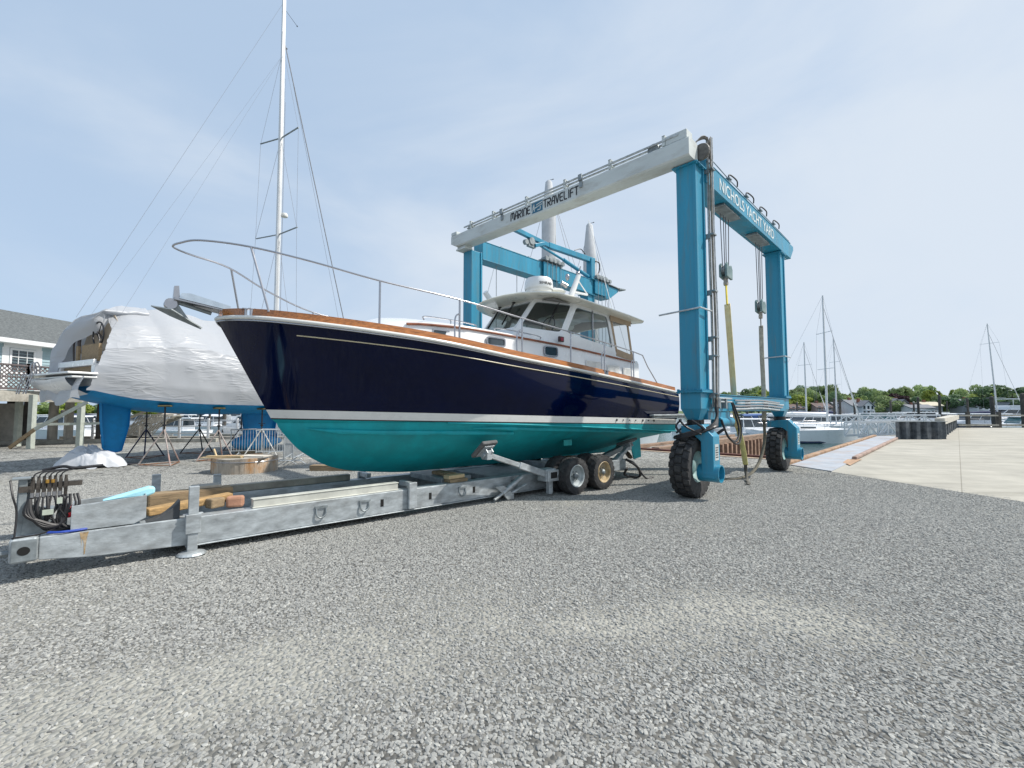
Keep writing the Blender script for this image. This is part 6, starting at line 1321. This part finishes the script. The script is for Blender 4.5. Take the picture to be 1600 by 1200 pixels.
def sailboat(X, Y, rot, L, label, mast=13, hull=None, fb=1.15, spread=(.45, .72), lean=0, mastoff=.05, detail=False, z=WZ, cover=None):
    f = Fr((X, Y, z), rot); t = Thing('moored_sailboat', label, 'sailboat', f, (0, 0, 0), 'sailboats moored in the marina'); B = L*.3
    m = MB(); lofted(m, L, B, -.3, fb, rake=.04, flare=.06, n=20, stern=.8); m.build('hull', hull or HULLW, t, smooth=40)
    m = MB(); rr = []
    for i in range(8): k = i/7; x = -L*.2+L*.5*k; h = B*.28*(1-.5*k); zt = fb+.42*(1-k**2)+.05; rr.append([(x, -h, fb+.02), (x, -h*.8, zt), (x, h*.8, zt), (x, h, fb+.02)])
    m.grid(rr); m.poly(rr[0]); m.build('cabin', HULLW, t, smooth=30)
    for sg in (-1, 1): m = MB(); m.prism([(-L*.12, sg*B*.262, fb+.16), (L*.02, sg*B*.235, fb+.16), (L*.02, sg*B*.225, fb+.3), (-L*.12, sg*B*.25, fb+.3)], (0, sg*.02, 0)); m.build('window', DARKG, t)
    m = MB()
    for sg in (-1, 1): m.prism([(-L*.06, sg*B*.476, fb-.38), (-L*.0, sg*B*.476, fb-.38), (-L*.0, sg*B*.48, fb-.28), (-L*.06, sg*B*.48, fb-.28)], (0, sg*.015, 0))
    m.build('hull_window', DARKG, t)
    m = MB()
    for sg in (-1, 1): m.tube([(-L*.49, sg*B*.405, .12), (0, sg*B*.44, .10), (L*.3, sg*B*.31, .10), (L*.46, sg*B*.06, .12)], .13, 6)
    m.build('boot_stripe', HULLN, t)
    mx_ = L*mastoff; m = MB(); m.tube([(mx_, 0, fb), (mx_-lean*.5, 0, fb+mast*.5), (mx_-lean, 0, fb+mast)], [.1, .09, .06], 8); mo = m.build('mast', MASTW if not cover else cover, t)
    for sp in spread: m = MB(); m.bar((mx_-lean*sp, -B*.32, fb+mast*sp), (mx_-lean*sp, B*.32, fb+mast*sp), .06, .04); m.build('spreader', MASTW, Sub(t, mo))
    m = MB(); m.bar((mx_, 0, fb+1.2), (-L*.36, 0, fb+1.3), .14, .16); m.build('boom', MASTW, t)
    m = MB(); m.tube([(mx_-.2, 0, fb+1.42), (-L*.15, 0, fb+1.5), (-L*.35, 0, fb+1.42)], [.2, .17, .1], 8); m.build('sail_cover', CANV if not detail else HULLW, t, smooth=50)
    m = MB()
    for sg in (-1, 1): m.tube([(mx_-lean, 0, fb+mast), (mx_-lean*spread[-1], sg*B*.32, fb+mast*spread[-1]), (mx_, sg*B*.46, fb)], .008, 4)
    m.tube([(mx_-lean, 0, fb+mast*.92), (L*.49, 0, fb+.2)], .018, 5); m.tube([(mx_-lean, 0, fb+mast), (-L*.49, 0, fb)], .008, 4); m.build('rigging', WIRE, t)
    m = MB(); a_ = Vector((mx_-lean, 0, fb+mast*.92)); c_ = Vector((L*.49, 0, fb+.2)); m.tube([c_.lerp(a_, .03), c_.lerp(a_, .2), c_.lerp(a_, .42)], [.075, .07, .02], 7); m.build('furled_sail', mat('furled sail cloth', (.66, .67, .66), .8), t)
    m = MB()
    for sg in (-1, 1): m.tube([(-L*.48, sg*B*.38, fb+.6), (0, sg*B*.47, fb+.62), (L*.3, sg*B*.3, fb+.68), (L*.48, sg*.05, fb+.75)], .012, 4)
    for sg in (-1, 1):
        for k in range(6): xx = -L*.46+k*L*.17; hh = B*.4 if xx < 0 else B*(.47-.5*max(0, xx/L)**1.0); m.tube([(xx, sg*hh, fb), (xx, sg*hh, fb+.62)], .012, 4)
    m.build('lifeline', RAILST, t)
    return t
# the white yacht beside the runway pier, bow to the right
f0 = sailboat(px(1278, 42)-1.0, 42, 2, 10.5, 'white sailing yacht with two masts seen behind it, nearest boat in the slip water', mast=12.5, detail=True, mastoff=.175)
sailboat(px(1255, 60), 60, 20, 10, 'sailboat with the shortest far mast left of the tall pair behind the white yacht', mast=10.8)
sailboat(px(1302, 66), 66, 10, 9, 'small sailboat whose mast stands just right of the white yacht mast', mast=12.2)
sailboat(px(1552, 64), 64, 8, 12, 'sailboat with the tall isolated mast near the flybridge yacht', mast=14.0, lean=.9, spread=(.25, .8))
# masts lying at a slant: small boats seen among the trees
mb_ = [(1150, 50, 10, 8.5, 'white cabin cruiser behind the tie beam of the gantry', dict(cab='soft', top_=HULLW)),
 (1190, 62, -5, 8, 'white boat with a bright blue cover beyond the lifting straps', dict(cab='soft', top_=CANB)),
 (1232, 72, 15, 9, 'white motor boat partly hidden by the far gantry leg', dict()),
 (1262, 56, -170, 9, 'white cruiser with a dark blue bundle on its bow above the white yacht', dict(cab='soft', top_=HULLW)),
 (1318, 60, 5, 9.5, 'white open cruiser just right of the white yacht mast', dict(top_=HULLW)),
 (1366, 62, 175, 9, 'cabin cruiser with teal tinted side windows above the gangway', dict(win_=TINT, fb=1.2)),
 (1418, 64, 178, 12, 'long white hardtop cruiser behind the steel enclosure', dict(fb=1.3)),
 (1522, 58, 178, 9.5, 'navy hulled boat with a white cabin behind the timber fence', dict(hull=HULLN, fb=1.15)),
 (1578, 74, 176, 14, 'tall white flybridge motor yacht at the right edge behind the fence', dict(fly=True, fb=1.7)),
 (1600, 54, 178, 8, 'low boat with pale green tinted windscreen at the right edge', dict(win_=TINT, hull=HULLG, fb=.85)),
 (1475, 82, 5, 9, 'white boat far behind the stained concrete beam', dict()),
 (1345, 88, 178, 10, 'distant white cruiser in front of the white gabled house', dict()),
 (1215, 92, 3, 8, 'distant white boat low between the gantry leg and strap', dict()),
 (1125, 84, 170, 9, 'distant motor boat just right of the near gantry leg', dict())]
mb_ += [(1100, 66, 8, 9, 'white boat low beyond the near gantry wheel', dict()), (1178, 78, 178, 9, 'white boat behind the blue covered one', dict()), (1290, 76, 6, 9, 'white boat behind the paired dark pilings', dict(cab='soft', top_=TAN)), (1335, 74, 176, 10, 'white hardtop boat right of the paired pilings', dict()),
 (1388, 76, 4, 9, 'tan topped boat between the teal windowed cruiser and the long hardtop', dict(cab='soft', top_=TAN)), (1450, 72, 176, 9, 'white boat right of the long hardtop cruiser', dict()), (1500, 76, 5, 10, 'white hardtop boat left of the navy hulled boat', dict()), (1545, 86, 178, 9, 'distant white boat left of the flybridge yacht', dict()),
 (1420, 98, 3, 10, 'small distant white boat beyond the long hardtop cruiser', dict()), (1265, 98, 178, 9, 'small distant white boat beyond the white yacht stern', dict()), (1175, 44, 12, 8, 'white runabout just left of the far gantry wheel', dict(fb=.8))]
for x_, Y_b, rot_, L_, lb, kw in mb_: motorboat(px(x_, Y_b), Y_b, rot_, L_, lb, **kw)
lbs = [(70, 58, 8, 9, 'white boat seen between the dark deck pilings on the left', dict()), (112, 66, 172, 9, 'white boat seen below the deck through the diagonal brace', dict(cab='soft', top_=CANV)),
 (143, 52, 12, 8, 'white cruiser between the pale post and the blue rudder', dict()), (228, 62, 170, 9, 'white boat beyond the wooden stairs', dict()), (283, 60, 12, 10, 'white hardtop boat under the green roofed house', dict()),
 (322, 56, 175, 8, 'white boat seen between the two jack stands with yellow pads', dict(cab='soft', top_=HULLW)), (362, 60, 5, 10, 'large white boat just left of the blue keel', dict(fb=1.6)), (300, 84, 3, 9, 'distant white boat between the black jack stand and the rusty one', dict()), (190, 88, 3, 9, 'distant white boat hidden partly by the blue rudder', dict()), (30, 86, 3, 10, 'distant white boat at the far left under the deck', dict())]
lbs += [(92, 46, 175, 8, 'small white boat just behind the white sea wall railing on the left', dict()), (165, 70, 6, 9, 'white boat beyond the concrete piling by the rudder', dict()), (255, 74, 174, 9, 'white boat between the stairs and the rusty jack stand', dict(cab='soft', top_=TAN)), (340, 72, 5, 9, 'white boat left of the keel behind a larger one', dict()), (395, 50, 172, 8, 'white boat hidden mostly by the blue keel', dict()), (275, 48, 175, 7, 'white runabout close behind the railing', dict(fb=.8))]
for x_, Y_b, rot_, L_, lb, kw in lbs: motorboat(px(x_, Y_b), Y_b, rot_, L_, lb, **kw)
# ketch with wrapped masts behind the gantry
kt = Thing('ketch', 'sailboat with two thick masts wrapped in pale grey sail covers behind the gantry', 'sailboat', Fr((3.9, 31, WZ), 8), (0, 0, 0))
m = MB(); lofted(m, 13, 3.6, -.3, 1.3); m.build('hull', HULLW, kt, smooth=40)
GREYS = mat('pale grey sail cover', (.50, .52, .54), .75, 0, .06, 3, .3, 8)
for xx, ztop, lab in ((-1.35, 18.9, 0), (1.55, 16.0, 1)):
    m = MB(); P = []; 
    for z_, w_ in ((1.2, .60), (5, .58), (10, .54), (ztop-2.8, .50), (ztop-2.2, .46), (ztop-.15, .24), (ztop, .12)): P.append([(xx+w_*math.cos(a)+.02*math.sin(z_*3), .6*w_*math.sin(a), z_) for a in [k*math.pi/6 for k in range(12)]])
    m.grid(P, True); m.poly(P[-1]); mo = m.build('wrapped_mast', GREYS, kt, smooth=50)
    m = MB(); m.tube([(xx, 0, ztop), (xx+.3, 0, ztop+.1)], .02, 5); m.ball((xx+.3, 0, ztop+.1), .04, 6); m.build('masthead_gear', BLKP, Sub(kt, mo))
m = MB()
for xx, zt_, dx in ((-1.35, 18.0, 5), (1.55, 15.5, 3.6)):
    for sg in (-1, 1): m.tube([(xx+.2, 0, zt_), (xx+dx, sg*1.4, 1.3)], .014, 4)
    m.tube([(xx-.2, 0, zt_-.5), (xx-4.6, 0, 1.3)], .012, 4)
m.build('rigging', WIRE, kt)
# docks and pilings
DOCK = mat('floating dock boards', (.36, .33, .28), .9, 0, .15, 4)
for x0_, x1_, Y0_, lb in ((1130, 1400, 47, 'floating dock just behind the white sailing yacht'), (1120, 1600, 69, 'long floating dock behind the middle row of boats on the right'), (1120, 1640, 95, 'farthest floating dock on the right'), (20, 420, 48, 'floating dock nearest the yard on the left'), (10, 430, 74, 'farther floating dock on the left')):
    d_ = Thing('floating_dock', lb, 'dock', WF, (px((x0_+x1_)/2, Y0_), Y0_, WZ), 'floating docks')
    m = MB(); m.bx(px(x0_, Y0_), px(x1_, Y0_), Y0_, Y0_+1.8, WZ+.3, WZ+.45); m.build('deck_boards', DOCK, d_); m = MB(); m.bx(px(x0_, Y0_), px(x1_, Y0_), Y0_+.1, Y0_+1.7, WZ-.2, WZ+.3); m.build('float', PILE, d_)
pl = [(1303, 60, 622, 'left one of the paired dark pilings right of the white yacht mast'), (1312, 60, 624, 'right one of the paired dark pilings right of the white yacht mast'), (1334.5, 66, 628, 'thin dark piling in front of the white gabled house'), (1391, 64, 626, 'dark piling just left of the purple leaved tree'), (1434, 58, 620, 'dark piling above the steel enclosure left of the cream roofed house'), (1467.5, 54, 617, 'thick dark piling above the stained concrete beam'), (1427, 80, 627, 'thin pale topped piling left of the cream roofed house'), (1511, 66, 622, 'dark piling above the navy hulled boat'), (1549, 50, 619, 'leaning dark piling below the isolated tall mast'), (1597.5, 46, 614, 'thickest dark piling at the right edge'), (1479, 90, 627, 'faint piling right of the thick dark piling'), (1245, 70, 628, 'dark piling just right of the far gantry leg'), (1167, 64, 641, 'dark piling between the two lifting straps'),
 (352, 50, 640, 'dark piling right of the left jack stands under the wrapped hull'), (329, 52, 642, 'thin dark piling between jack stands'), (100, 50, 640, 'dark piling between the deck posts in the water')]
for x_, Y_p, yt, lb in pl:
    zt_ = 1.7+(640-yt)*Y_p/712; r_ = .14 if Y_p > 50 else .2; t = Thing('piling', lb, 'piling', WF, (px(x_, Y_p), Y_p, WZ), 'mooring pilings'); lean = .25 if 'leaning' in lb else random.uniform(-.05, .05)
    m = MB(); m.tube([(px(x_, Y_p)+lean, Y_p, WZ-1), (px(x_, Y_p), Y_p, zt_-.2)], [r_*1.05, r_*.95], 10); m.build('shaft', PILE, t); m = MB(); m.lathe([(r_*1.02, -.2), (r_*1.0, -.02), (r_*.5, .08), (.01, .1)], (px(x_, Y_p), Y_p, zt_-.1), (0, 0, 1), 10); m.build('cap', WOODG if 'pale' in lb else PILE, t)
# railing along the sea wall on the left
rl = Thing('seawall_railing', 'white post and rail fence along the sea wall under the wrapped sailboat', 'fence', WF, (-14, 26.2, 0), None)
m = MB()
for z_ in (.35, .75, 1.1): m.bar((-24, 26.2, z_), (-9, 26.2, z_), .05, .06)
m.build('rail', TRIM, rl)
for k in range(10): m = MB(); m.box((-24+k*1.65, 26.2, .6), (.1, .1, 1.2)); m.build('post', TRIM, rl)
m = MB(); m.bx(-26, -5, 26.3, 26.7, -.2, .16); m.build('sea_wall_cap', CORR, None, label='low pale concrete sea wall cap behind the white railing', cat='wall', off=(-14, 26.5, 0))
lk = Thing('dock_lockers', 'row of upright white dock lockers beyond the keel of the wrapped boat', 'lockers', WF, (-14.2, 27.5, 0))
for k in range(6): m = MB(); m.box((-15.3+k*.45, 27.5, .75), (.4, .4, 1.5)); m.build('locker', TRIM if k % 2 else HULLW, lk, bevel=.02)
# ================================================================== FAR SHORE: HOUSES AND TREES
def house(x_, Y_, w_, d_, h_, rh, rot_, wallm, roofm, label, gable_front=False, z0=.0, nwin=4, storeys=2, trimm=TRIM, base=0):
    z0 = z0-.9*(Y_ > 160); w_, d_, h_, rh = w_*.86, d_*.86, h_*.88, rh*.85
    f = Fr((px(x_, Y_), Y_, z0), rot_); t = Thing('house', label, 'house', f, (0, 0, 0), 'houses across the harbour')
    m = MB(); m.bx(-w_/2, w_/2, 0, d_, -2, h_)
    if gable_front: m.prism([(-w_/2, 0, h_), (w_/2, 0, h_), (0, 0, h_+rh)], (0, d_, 0))
    else:
        for xx in (-w_/2, w_/2-.1): m.prism([(xx, 0, h_), (xx, d_, h_), (xx, d_/2, h_+rh)], (.1, 0, 0))
    m.build('wall', wallm, t)
    m = MB()
    if gable_front: m.prism([(-w_/2-.4, -.4, h_-.2), (0, -.4, h_+rh+.05), (w_/2+.4, -.4, h_-.2), (w_/2+.4, -.4, h_+.1), (0, -.4, h_+rh+.4), (-w_/2-.4, -.4, h_+.1)], (0, d_+.8, 0))
    else: m.prism([(-w_/2-.4, -.4, h_-.2), (-w_/2-.4, d_/2, h_+rh+.05), (-w_/2-.4, d_+.4, h_-.2), (-w_/2-.4, d_+.4, h_+.1), (-w_/2-.4, d_/2, h_+rh+.4), (-w_/2-.4, -.4, h_+.1)], (w_+.8, 0, 0))
    r = m.build('roof', roofm, t)
    m = MB(); m.bx(-w_*.2, -w_*.2+.8, d_*.45, d_*.45+.8, h_, h_+rh+1.2); m.build('chimney', mat('brick chimney', (.28, .12, .08), .9, 0, .2, 5), Sub(t, r))
    for s_ in range(storeys):
        for k in range(nwin):
            xx = -w_/2+w_*(k+.5)/nwin; zz = .9+s_*h_/storeys; ww = min(1.2, w_/nwin*.5)
            m = MB(); m.bx(xx-ww/2-.12, xx+ww/2+.12, -.06, 0, zz-.12, zz+1.4); wo = m.build('window', trimm, t); m = MB(); m.bx(xx-ww/2, xx+ww/2, -.09, -.065, zz, zz+1.28); m.build('pane', DARKG, Sub(t, wo))
    m = MB(); m.bx(-w_*.1, w_*.1, -2.2, -.1, 1.9+.2, 2.1+.2)
    for xx in (-w_*.1, w_*.1): m.bx(xx-.06, xx+.06, -2.2, -2.08, -.5, 2.1)
    m.build('porch', trimm, t)
WW = mat('white house wall', (.66, .68, .70), .7, 0, .05, 2); WG_ = mat('grey house wall', (.26, .28, .30), .8, 0, .08, 2); WY = mat('cream house wall', (.58, .54, .42), .8, 0, .05, 2); WP = mat('pinkish house wall', (.42, .30, .27), .8, 0, .08, 2)
RG = mat('grey house roof', (.19, .20, .22), .9, 0, .15, 2); RGN = mat('green house roof', (.18, .26, .20), .9, 0, .12, 2); RB = mat('brown house roof', (.14, .10, .09), .9, 0, .15, 2); RT = mat('cream house roof', (.52, .47, .36), .8)
house(1344, 174, 8.5, 9, 4.6, 2.4, 8, WW, RG, 'white house with a grey hipped looking roof behind the thin piling', nwin=4)
house(1356, 172, 6, 8, 4.2, 2.4, 8, WW, RG, 'white gabled wing facing the harbour beside the larger white house', gable_front=True, nwin=3)
house(1288, 176, 7, 8, 3.8, 1.8, 0, WP, RB, 'pinkish house with white porch between the yacht masts', nwin=3)
house(1243, 178, 9, 8, 3.4, 1.8, 0, WG_, RB, 'dark grey house just right of the far gantry leg', nwin=4)
house(1318, 179, 6, 8, 4, 2, 0, WG_, RG, 'grey house half hidden behind the paired pilings', nwin=3)
house(1400, 178, 7, 8, 5, 2.6, 14, WG_, RG, 'grey house with a steep roof below the purple leaved tree', gable_front=True, nwin=2)
house(1412, 176, 6, 8, 4.2, 3.0, -8, WY, RG, 'cream gabled cottage right of the grey steep house', gable_front=True, nwin=2)
house(1441, 172, 11, 7, 3.6, 1.2, 3, WW, RG, 'low pale blue waterfront building with a row of windows', nwin=6, storeys=1)
house(1458, 176, 8, 7, 4.6, 1.4, 0, WG_, RT, 'building with a cream roof behind the thick piling', nwin=4, storeys=1)
house(1526, 174, 9, 8, 5.6, 1.6, 5, WG_, RG, 'wide grey house left of the flybridge yacht', nwin=5)
house(1536, 170, 5, 7, 4.2, 2.2, -6, WW, RG, 'small white gabled house in front of the wide grey one', gable_front=True, nwin=2)
house(292, 150, 10, 8, 2.2, 2.0, 8, WY, RGN, 'cream house with a green roof under the wrapped sailboat', nwin=4, storeys=1, z0=-1.4)
house(303, 146, 5, 8, 2.2, 2.0, 8, WY, RGN, 'cream gable wing in front of the green roofed house', gable_front=True, nwin=2, storeys=1, z0=-1.4)
slab('near_left_shore', [(-140, 132), (-60, 130), (-20, 150), (10, 185), (-60, 200), (-260, 205), (-260, 150)], -3, -1.1, GRASS)

def leafmat(name, a, b_):
    m = bpy.data.materials.new(name); m.use_nodes = True; t = m.node_tree; b = t.nodes['Principled BSDF']; b.inputs['Roughness'].default_value = .6; b.inputs['Specular IOR Level'].default_value = .25
    c = t.nodes.new('ShaderNodeTexCoord'); n = t.nodes.new('ShaderNodeTexNoise'); n.inputs['Scale'].default_value = .9; n.inputs['Detail'].default_value = 5
    oi = t.nodes.new('ShaderNodeObjectInfo'); mr = t.nodes.new('ShaderNodeMapRange'); mr.inputs['To Min'].default_value = .75; mr.inputs['To Max'].default_value = 1.3
    r = t.nodes.new('ShaderNodeValToRGB'); r.color_ramp.elements[0].position = .35; r.color_ramp.elements[0].color = (*a, 1); r.color_ramp.elements[1].position = .65; r.color_ramp.elements[1].color = (*b_, 1)
    hs_ = t.nodes.new('ShaderNodeHueSaturation')
    t.links.new(c.outputs['Object'], n.inputs[0]); t.links.new(n.outputs['Fac'], r.inputs[0]); t.links.new(oi.outputs['Random'], mr.inputs[0]); t.links.new(mr.outputs[0], hs_.inputs['Value']); t.links.new(r.outputs[0], hs_.inputs['Color']); t.links.new(hs_.outputs[0], b.inputs['Base Color'])
    tr_n = t.nodes.new('ShaderNodeBsdfTranslucent'); t.links.new(hs_.outputs[0], tr_n.inputs[0]); mi_ = t.nodes.new('ShaderNodeMixShader'); mi_.inputs[0].default_value = .35
    t.links.new(b.outputs[0], mi_.inputs[1]); t.links.new(tr_n.outputs[0], mi_.inputs[2]); t.links.new(mi_.outputs[0], t.nodes['Material Output'].inputs[0]); return m
LM = {'green': leafmat('green leaves', (.18, .265, .10), (.36, .44, .20)), 'dark': leafmat('dark leaves', (.11, .19, .095), (.22, .31, .16)), 'bright': leafmat('bright leaves', (.20, .28, .05), (.38, .44, .10)), 'purple': leafmat('purple leaves', (.04, .02, .03), (.085, .045, .055))}
BARK = mat('bark', (.10, .08, .06), .95, 0, .3, 4)
def crown_mesh(seed, kind):
    rnd = random.Random(seed); V = []; F = []; lobes = []
    for i in range(rnd.choice((9, 13, 17))):
        a = rnd.uniform(0, 6.28); r = rnd.uniform(0, .62)**.8
        z = rnd.uniform(.28, .95) if kind != 'pine' else .35+.07*i
        rr = rnd.uniform(.14, .36)*(1.2-.5*abs(z-.55)) ; r *= (1.1-abs(z-.5)*1.1); lobes.append((r*math.cos(a), r*math.sin(a), z, rr))
    for (x, y, z, rr) in lobes:
        n = int(620*rr/.28)
        for k in range(n):
            d = Vector((rnd.gauss(0, 1), rnd.gauss(0, 1), rnd.gauss(0, 1))).normalized(); q = rr*rnd.uniform(.55, 1.06)**.6; p = Vector((x, y, z))+Vector((d.x*q, d.y*q, d.z*q*.75))
            if noise.noise(p*4+Vector((seed, 0, 0))) < -.22: continue
            s = rnd.uniform(.018, .042); nn = (d+Vector((rnd.gauss(0, .5), rnd.gauss(0, .5), rnd.gauss(0, .5)))).normalized(); u = nn.orthogonal().normalized()*s; v = nn.cross(u).normalized()*s*.8; i0 = len(V)
            V += [p-u-v, p+u-v*.6, p+u*.8+v, p-u*.7+v]; F.append((i0, i0+1, i0+2, i0+3))
    me = bpy.data.meshes.new('crown'); me.from_pydata([tuple(v) for v in V], [], F)
    return me
def trunk_mesh(seed):
    rnd = random.Random(seed); m = MB(); m.tube([(0, 0, -.05), (.01, 0, .2), (-.01, .01, .5), (0, 0, .8)], [.032, .026, .018, .006], 7)
    for k in range(6): a = k*1.05+rnd.random(); z = .2+.07*k; m.tube([(0, 0, z), (.14*math.cos(a), .14*math.sin(a), z+.12), (.3*math.cos(a), .3*math.sin(a), z+.22)], [.014, .009, .004], 5)
    me = bpy.data.meshes.new('trunk'); me.from_pydata([tuple(v) for v in m.V], [], m.F); me.materials.append(BARK); return me
CM = {}; LSEEN = {}
def tree(X, Y, H, Wd, kind, label, z0=-.4, group='trees across the harbour', seed=None):
    sd_ = random.randrange(5); key = (kind, sd_)
    if key not in CM:
        me = crown_mesh(sd_*7+len(kind), kind); me.materials.append(LM[kind]); CM[key] = me
    o = bpy.data.objects.new('tree', None); COL.objects.link(o); o.location = (X, Y, z0); o.scale = (Wd, Wd, H); o.rotation_euler = (0, 0, random.uniform(0, 6.28)); tag(o, label, 'tree', group)
    if label in LSEEN: label = label+(', taller' if H > LSEEN[label] else ', shorter'); o['label'] = label
    LSEEN[label] = H
    c_ = bpy.data.objects.new('crown', CM[key]); COL.objects.link(c_); c_.parent = o
    if 'tm' not in CM: CM['tm'] = trunk_mesh(1)
    k_ = bpy.data.objects.new('trunk', CM['tm']); COL.objects.link(k_); k_.parent = o
rt = random.Random(11)
LABT = {'green': 'mid green leafy tree in the wooded shore across the harbour', 'dark': 'dark green tree in the wooded shore across the harbour', 'bright': 'yellow green tree in the wooded shore across the harbour'}
LMK = [(1090, 'left of the near gantry leg'), (1130, 'between the near gantry leg and the yellow strap'), (1165, 'between the two lifting straps'), (1200, 'just left of the far gantry leg'), (1232, 'behind the far gantry leg'), (1262, 'between the gantry and the white yacht mast'), (1295, 'around the white yacht mast'), (1322, 'above the paired dark pilings'), (1350, 'behind the white gabled house'), (1378, 'right of the white gabled house'), (1405, 'above the cream cottage'), (1435, 'above the low waterfront building'), (1465, 'behind the thick piling'), (1492, 'right of the thick piling'), (1520, 'above the wide grey house'), (1552, 'behind the isolated tall mast'), (1582, 'above the flybridge yacht'), (1640, 'at the right edge of the photo'), (1690, 'beyond the right edge')]
def tlabel(kd, x, row, h): 
    w = min(LMK, key=lambda q: abs(q[0]-x))[1]; return {'green': 'mid green', 'dark': 'dark green', 'bright': 'yellow green'}[kd]+' tree '+w+', '+('back row', 'middle row', 'front row')[row]
def topy(x):          # height of the skyline in the photograph's rows
    return np.interp(x, [1120, 1160, 1200, 1250, 1290, 1320, 1350, 1375, 1392, 1400, 1450, 1470, 1500, 1545, 1568, 1600, 1640], [614, 609, 604, 606, 604, 609, 605, 606, 612, 606, 603, 611, 606, 605, 611, 599, 600])
for row, (Y0, n_, dz) in enumerate(((232, 26, 0), (212, 24, 3), (192, 20, 7))):
    for k in range(n_):
        x_ = 1075+ (1690-1075)*(k+rt.uniform(.1, .9))/n_; Yk = Y0+rt.uniform(-5, 5); yt = float(topy(x_))+dz+rt.uniform(-3, 7); zt_ = 1.7+(640-yt)*Yk/712; H = (zt_+.4)/1.12
        kd = rt.choice(['green', 'green', 'dark', 'green', 'bright'] if not (1495 < x_ < 1560) else ['bright', 'bright', 'green'])
        tree(px(x_, Yk), Yk, H, H*rt.uniform(.62, .85), kd, tlabel(kd, x_, row, H))
for x_, Yk, yt, w_, kd, lb in ((1398, 186, 616, 8, 'purple', 'purple leaved tree above the grey steep roofed house'), (1382, 182, 619, 8, 'green', 'round light green tree right of the white gabled house'), (1252, 184, 616, 8, 'bright', 'yellow green tree just right of the far gantry leg'), (1483, 182, 616, 9, 'dark', 'dark tree between the cream roof and the wide grey house'), (1582, 150, 602, 14, 'dark', 'big dark tree at the right edge behind the flybridge yacht'), (1330, 186, 622, 7, 'bright', 'yellowish tree behind the roof of the white house')):
    zt_ = 1.7+(640-yt)*Yk/712; tree(px(x_, Yk), Yk, (zt_+.4)/1.12, w_, kd, lb)
LML = [(15, 'at the far left under the deck'), (40, 'between the first two deck pilings'), (68, 'beside the pale green post'), (95, 'behind the stone coloured piling'), (118, 'behind the loose wrap flap'), (140, 'right of the pale post'), (165, 'just left of the blue rudder'), (185, 'behind the blue rudder'), (210, 'above the wooden stairs'), (240, 'above the slatted panel'), (265, 'left of the green roofed house'), (290, 'behind the green roofed house'), (318, 'right of the green roofed house'), (345, 'left of the white lockers'), (372, 'above the white lockers'), (400, 'behind the blue keel'), (430, 'just left of the teal bow')]
LCNT = {}
def llabel(x, k):
    w = min(LML, key=lambda q: abs(q[0]-x))[1]; LCNT[w] = LCNT.get(w, 0)+1
    return ('leafy far shore tree ' if LCNT[w] == 1 else 'right hand one of two far shore trees ')+w
for k in range(26):
    x_ = 0+440*(k+.5)/26; Yk = rt.uniform(186, 200); yt = 634+rt.uniform(-4, 5) if x_ < 240 else 640+rt.uniform(-3, 4)
    zt_ = 1.7+(640-yt)*Yk/712+1.5; tree(px(x_, Yk), Yk, (zt_+1.1)/1.1, rt.uniform(5, 7), rt.choice(['green', 'dark', 'bright']), llabel(x_, k), z0=-1.1, group='far trees on the left')
for k in range(4):
    x_ = 930+110*(k+.5)/4; Yk = rt.uniform(188, 200); tree(px(x_, Yk), Yk, rt.uniform(7, 9), rt.uniform(6, 8), rt.choice(['green', 'dark']), 'leafy far shore tree seen past the yacht stern, '+('farthest left', 'second from left', 'second from right', 'farthest right')[k], group='far trees behind the yacht')
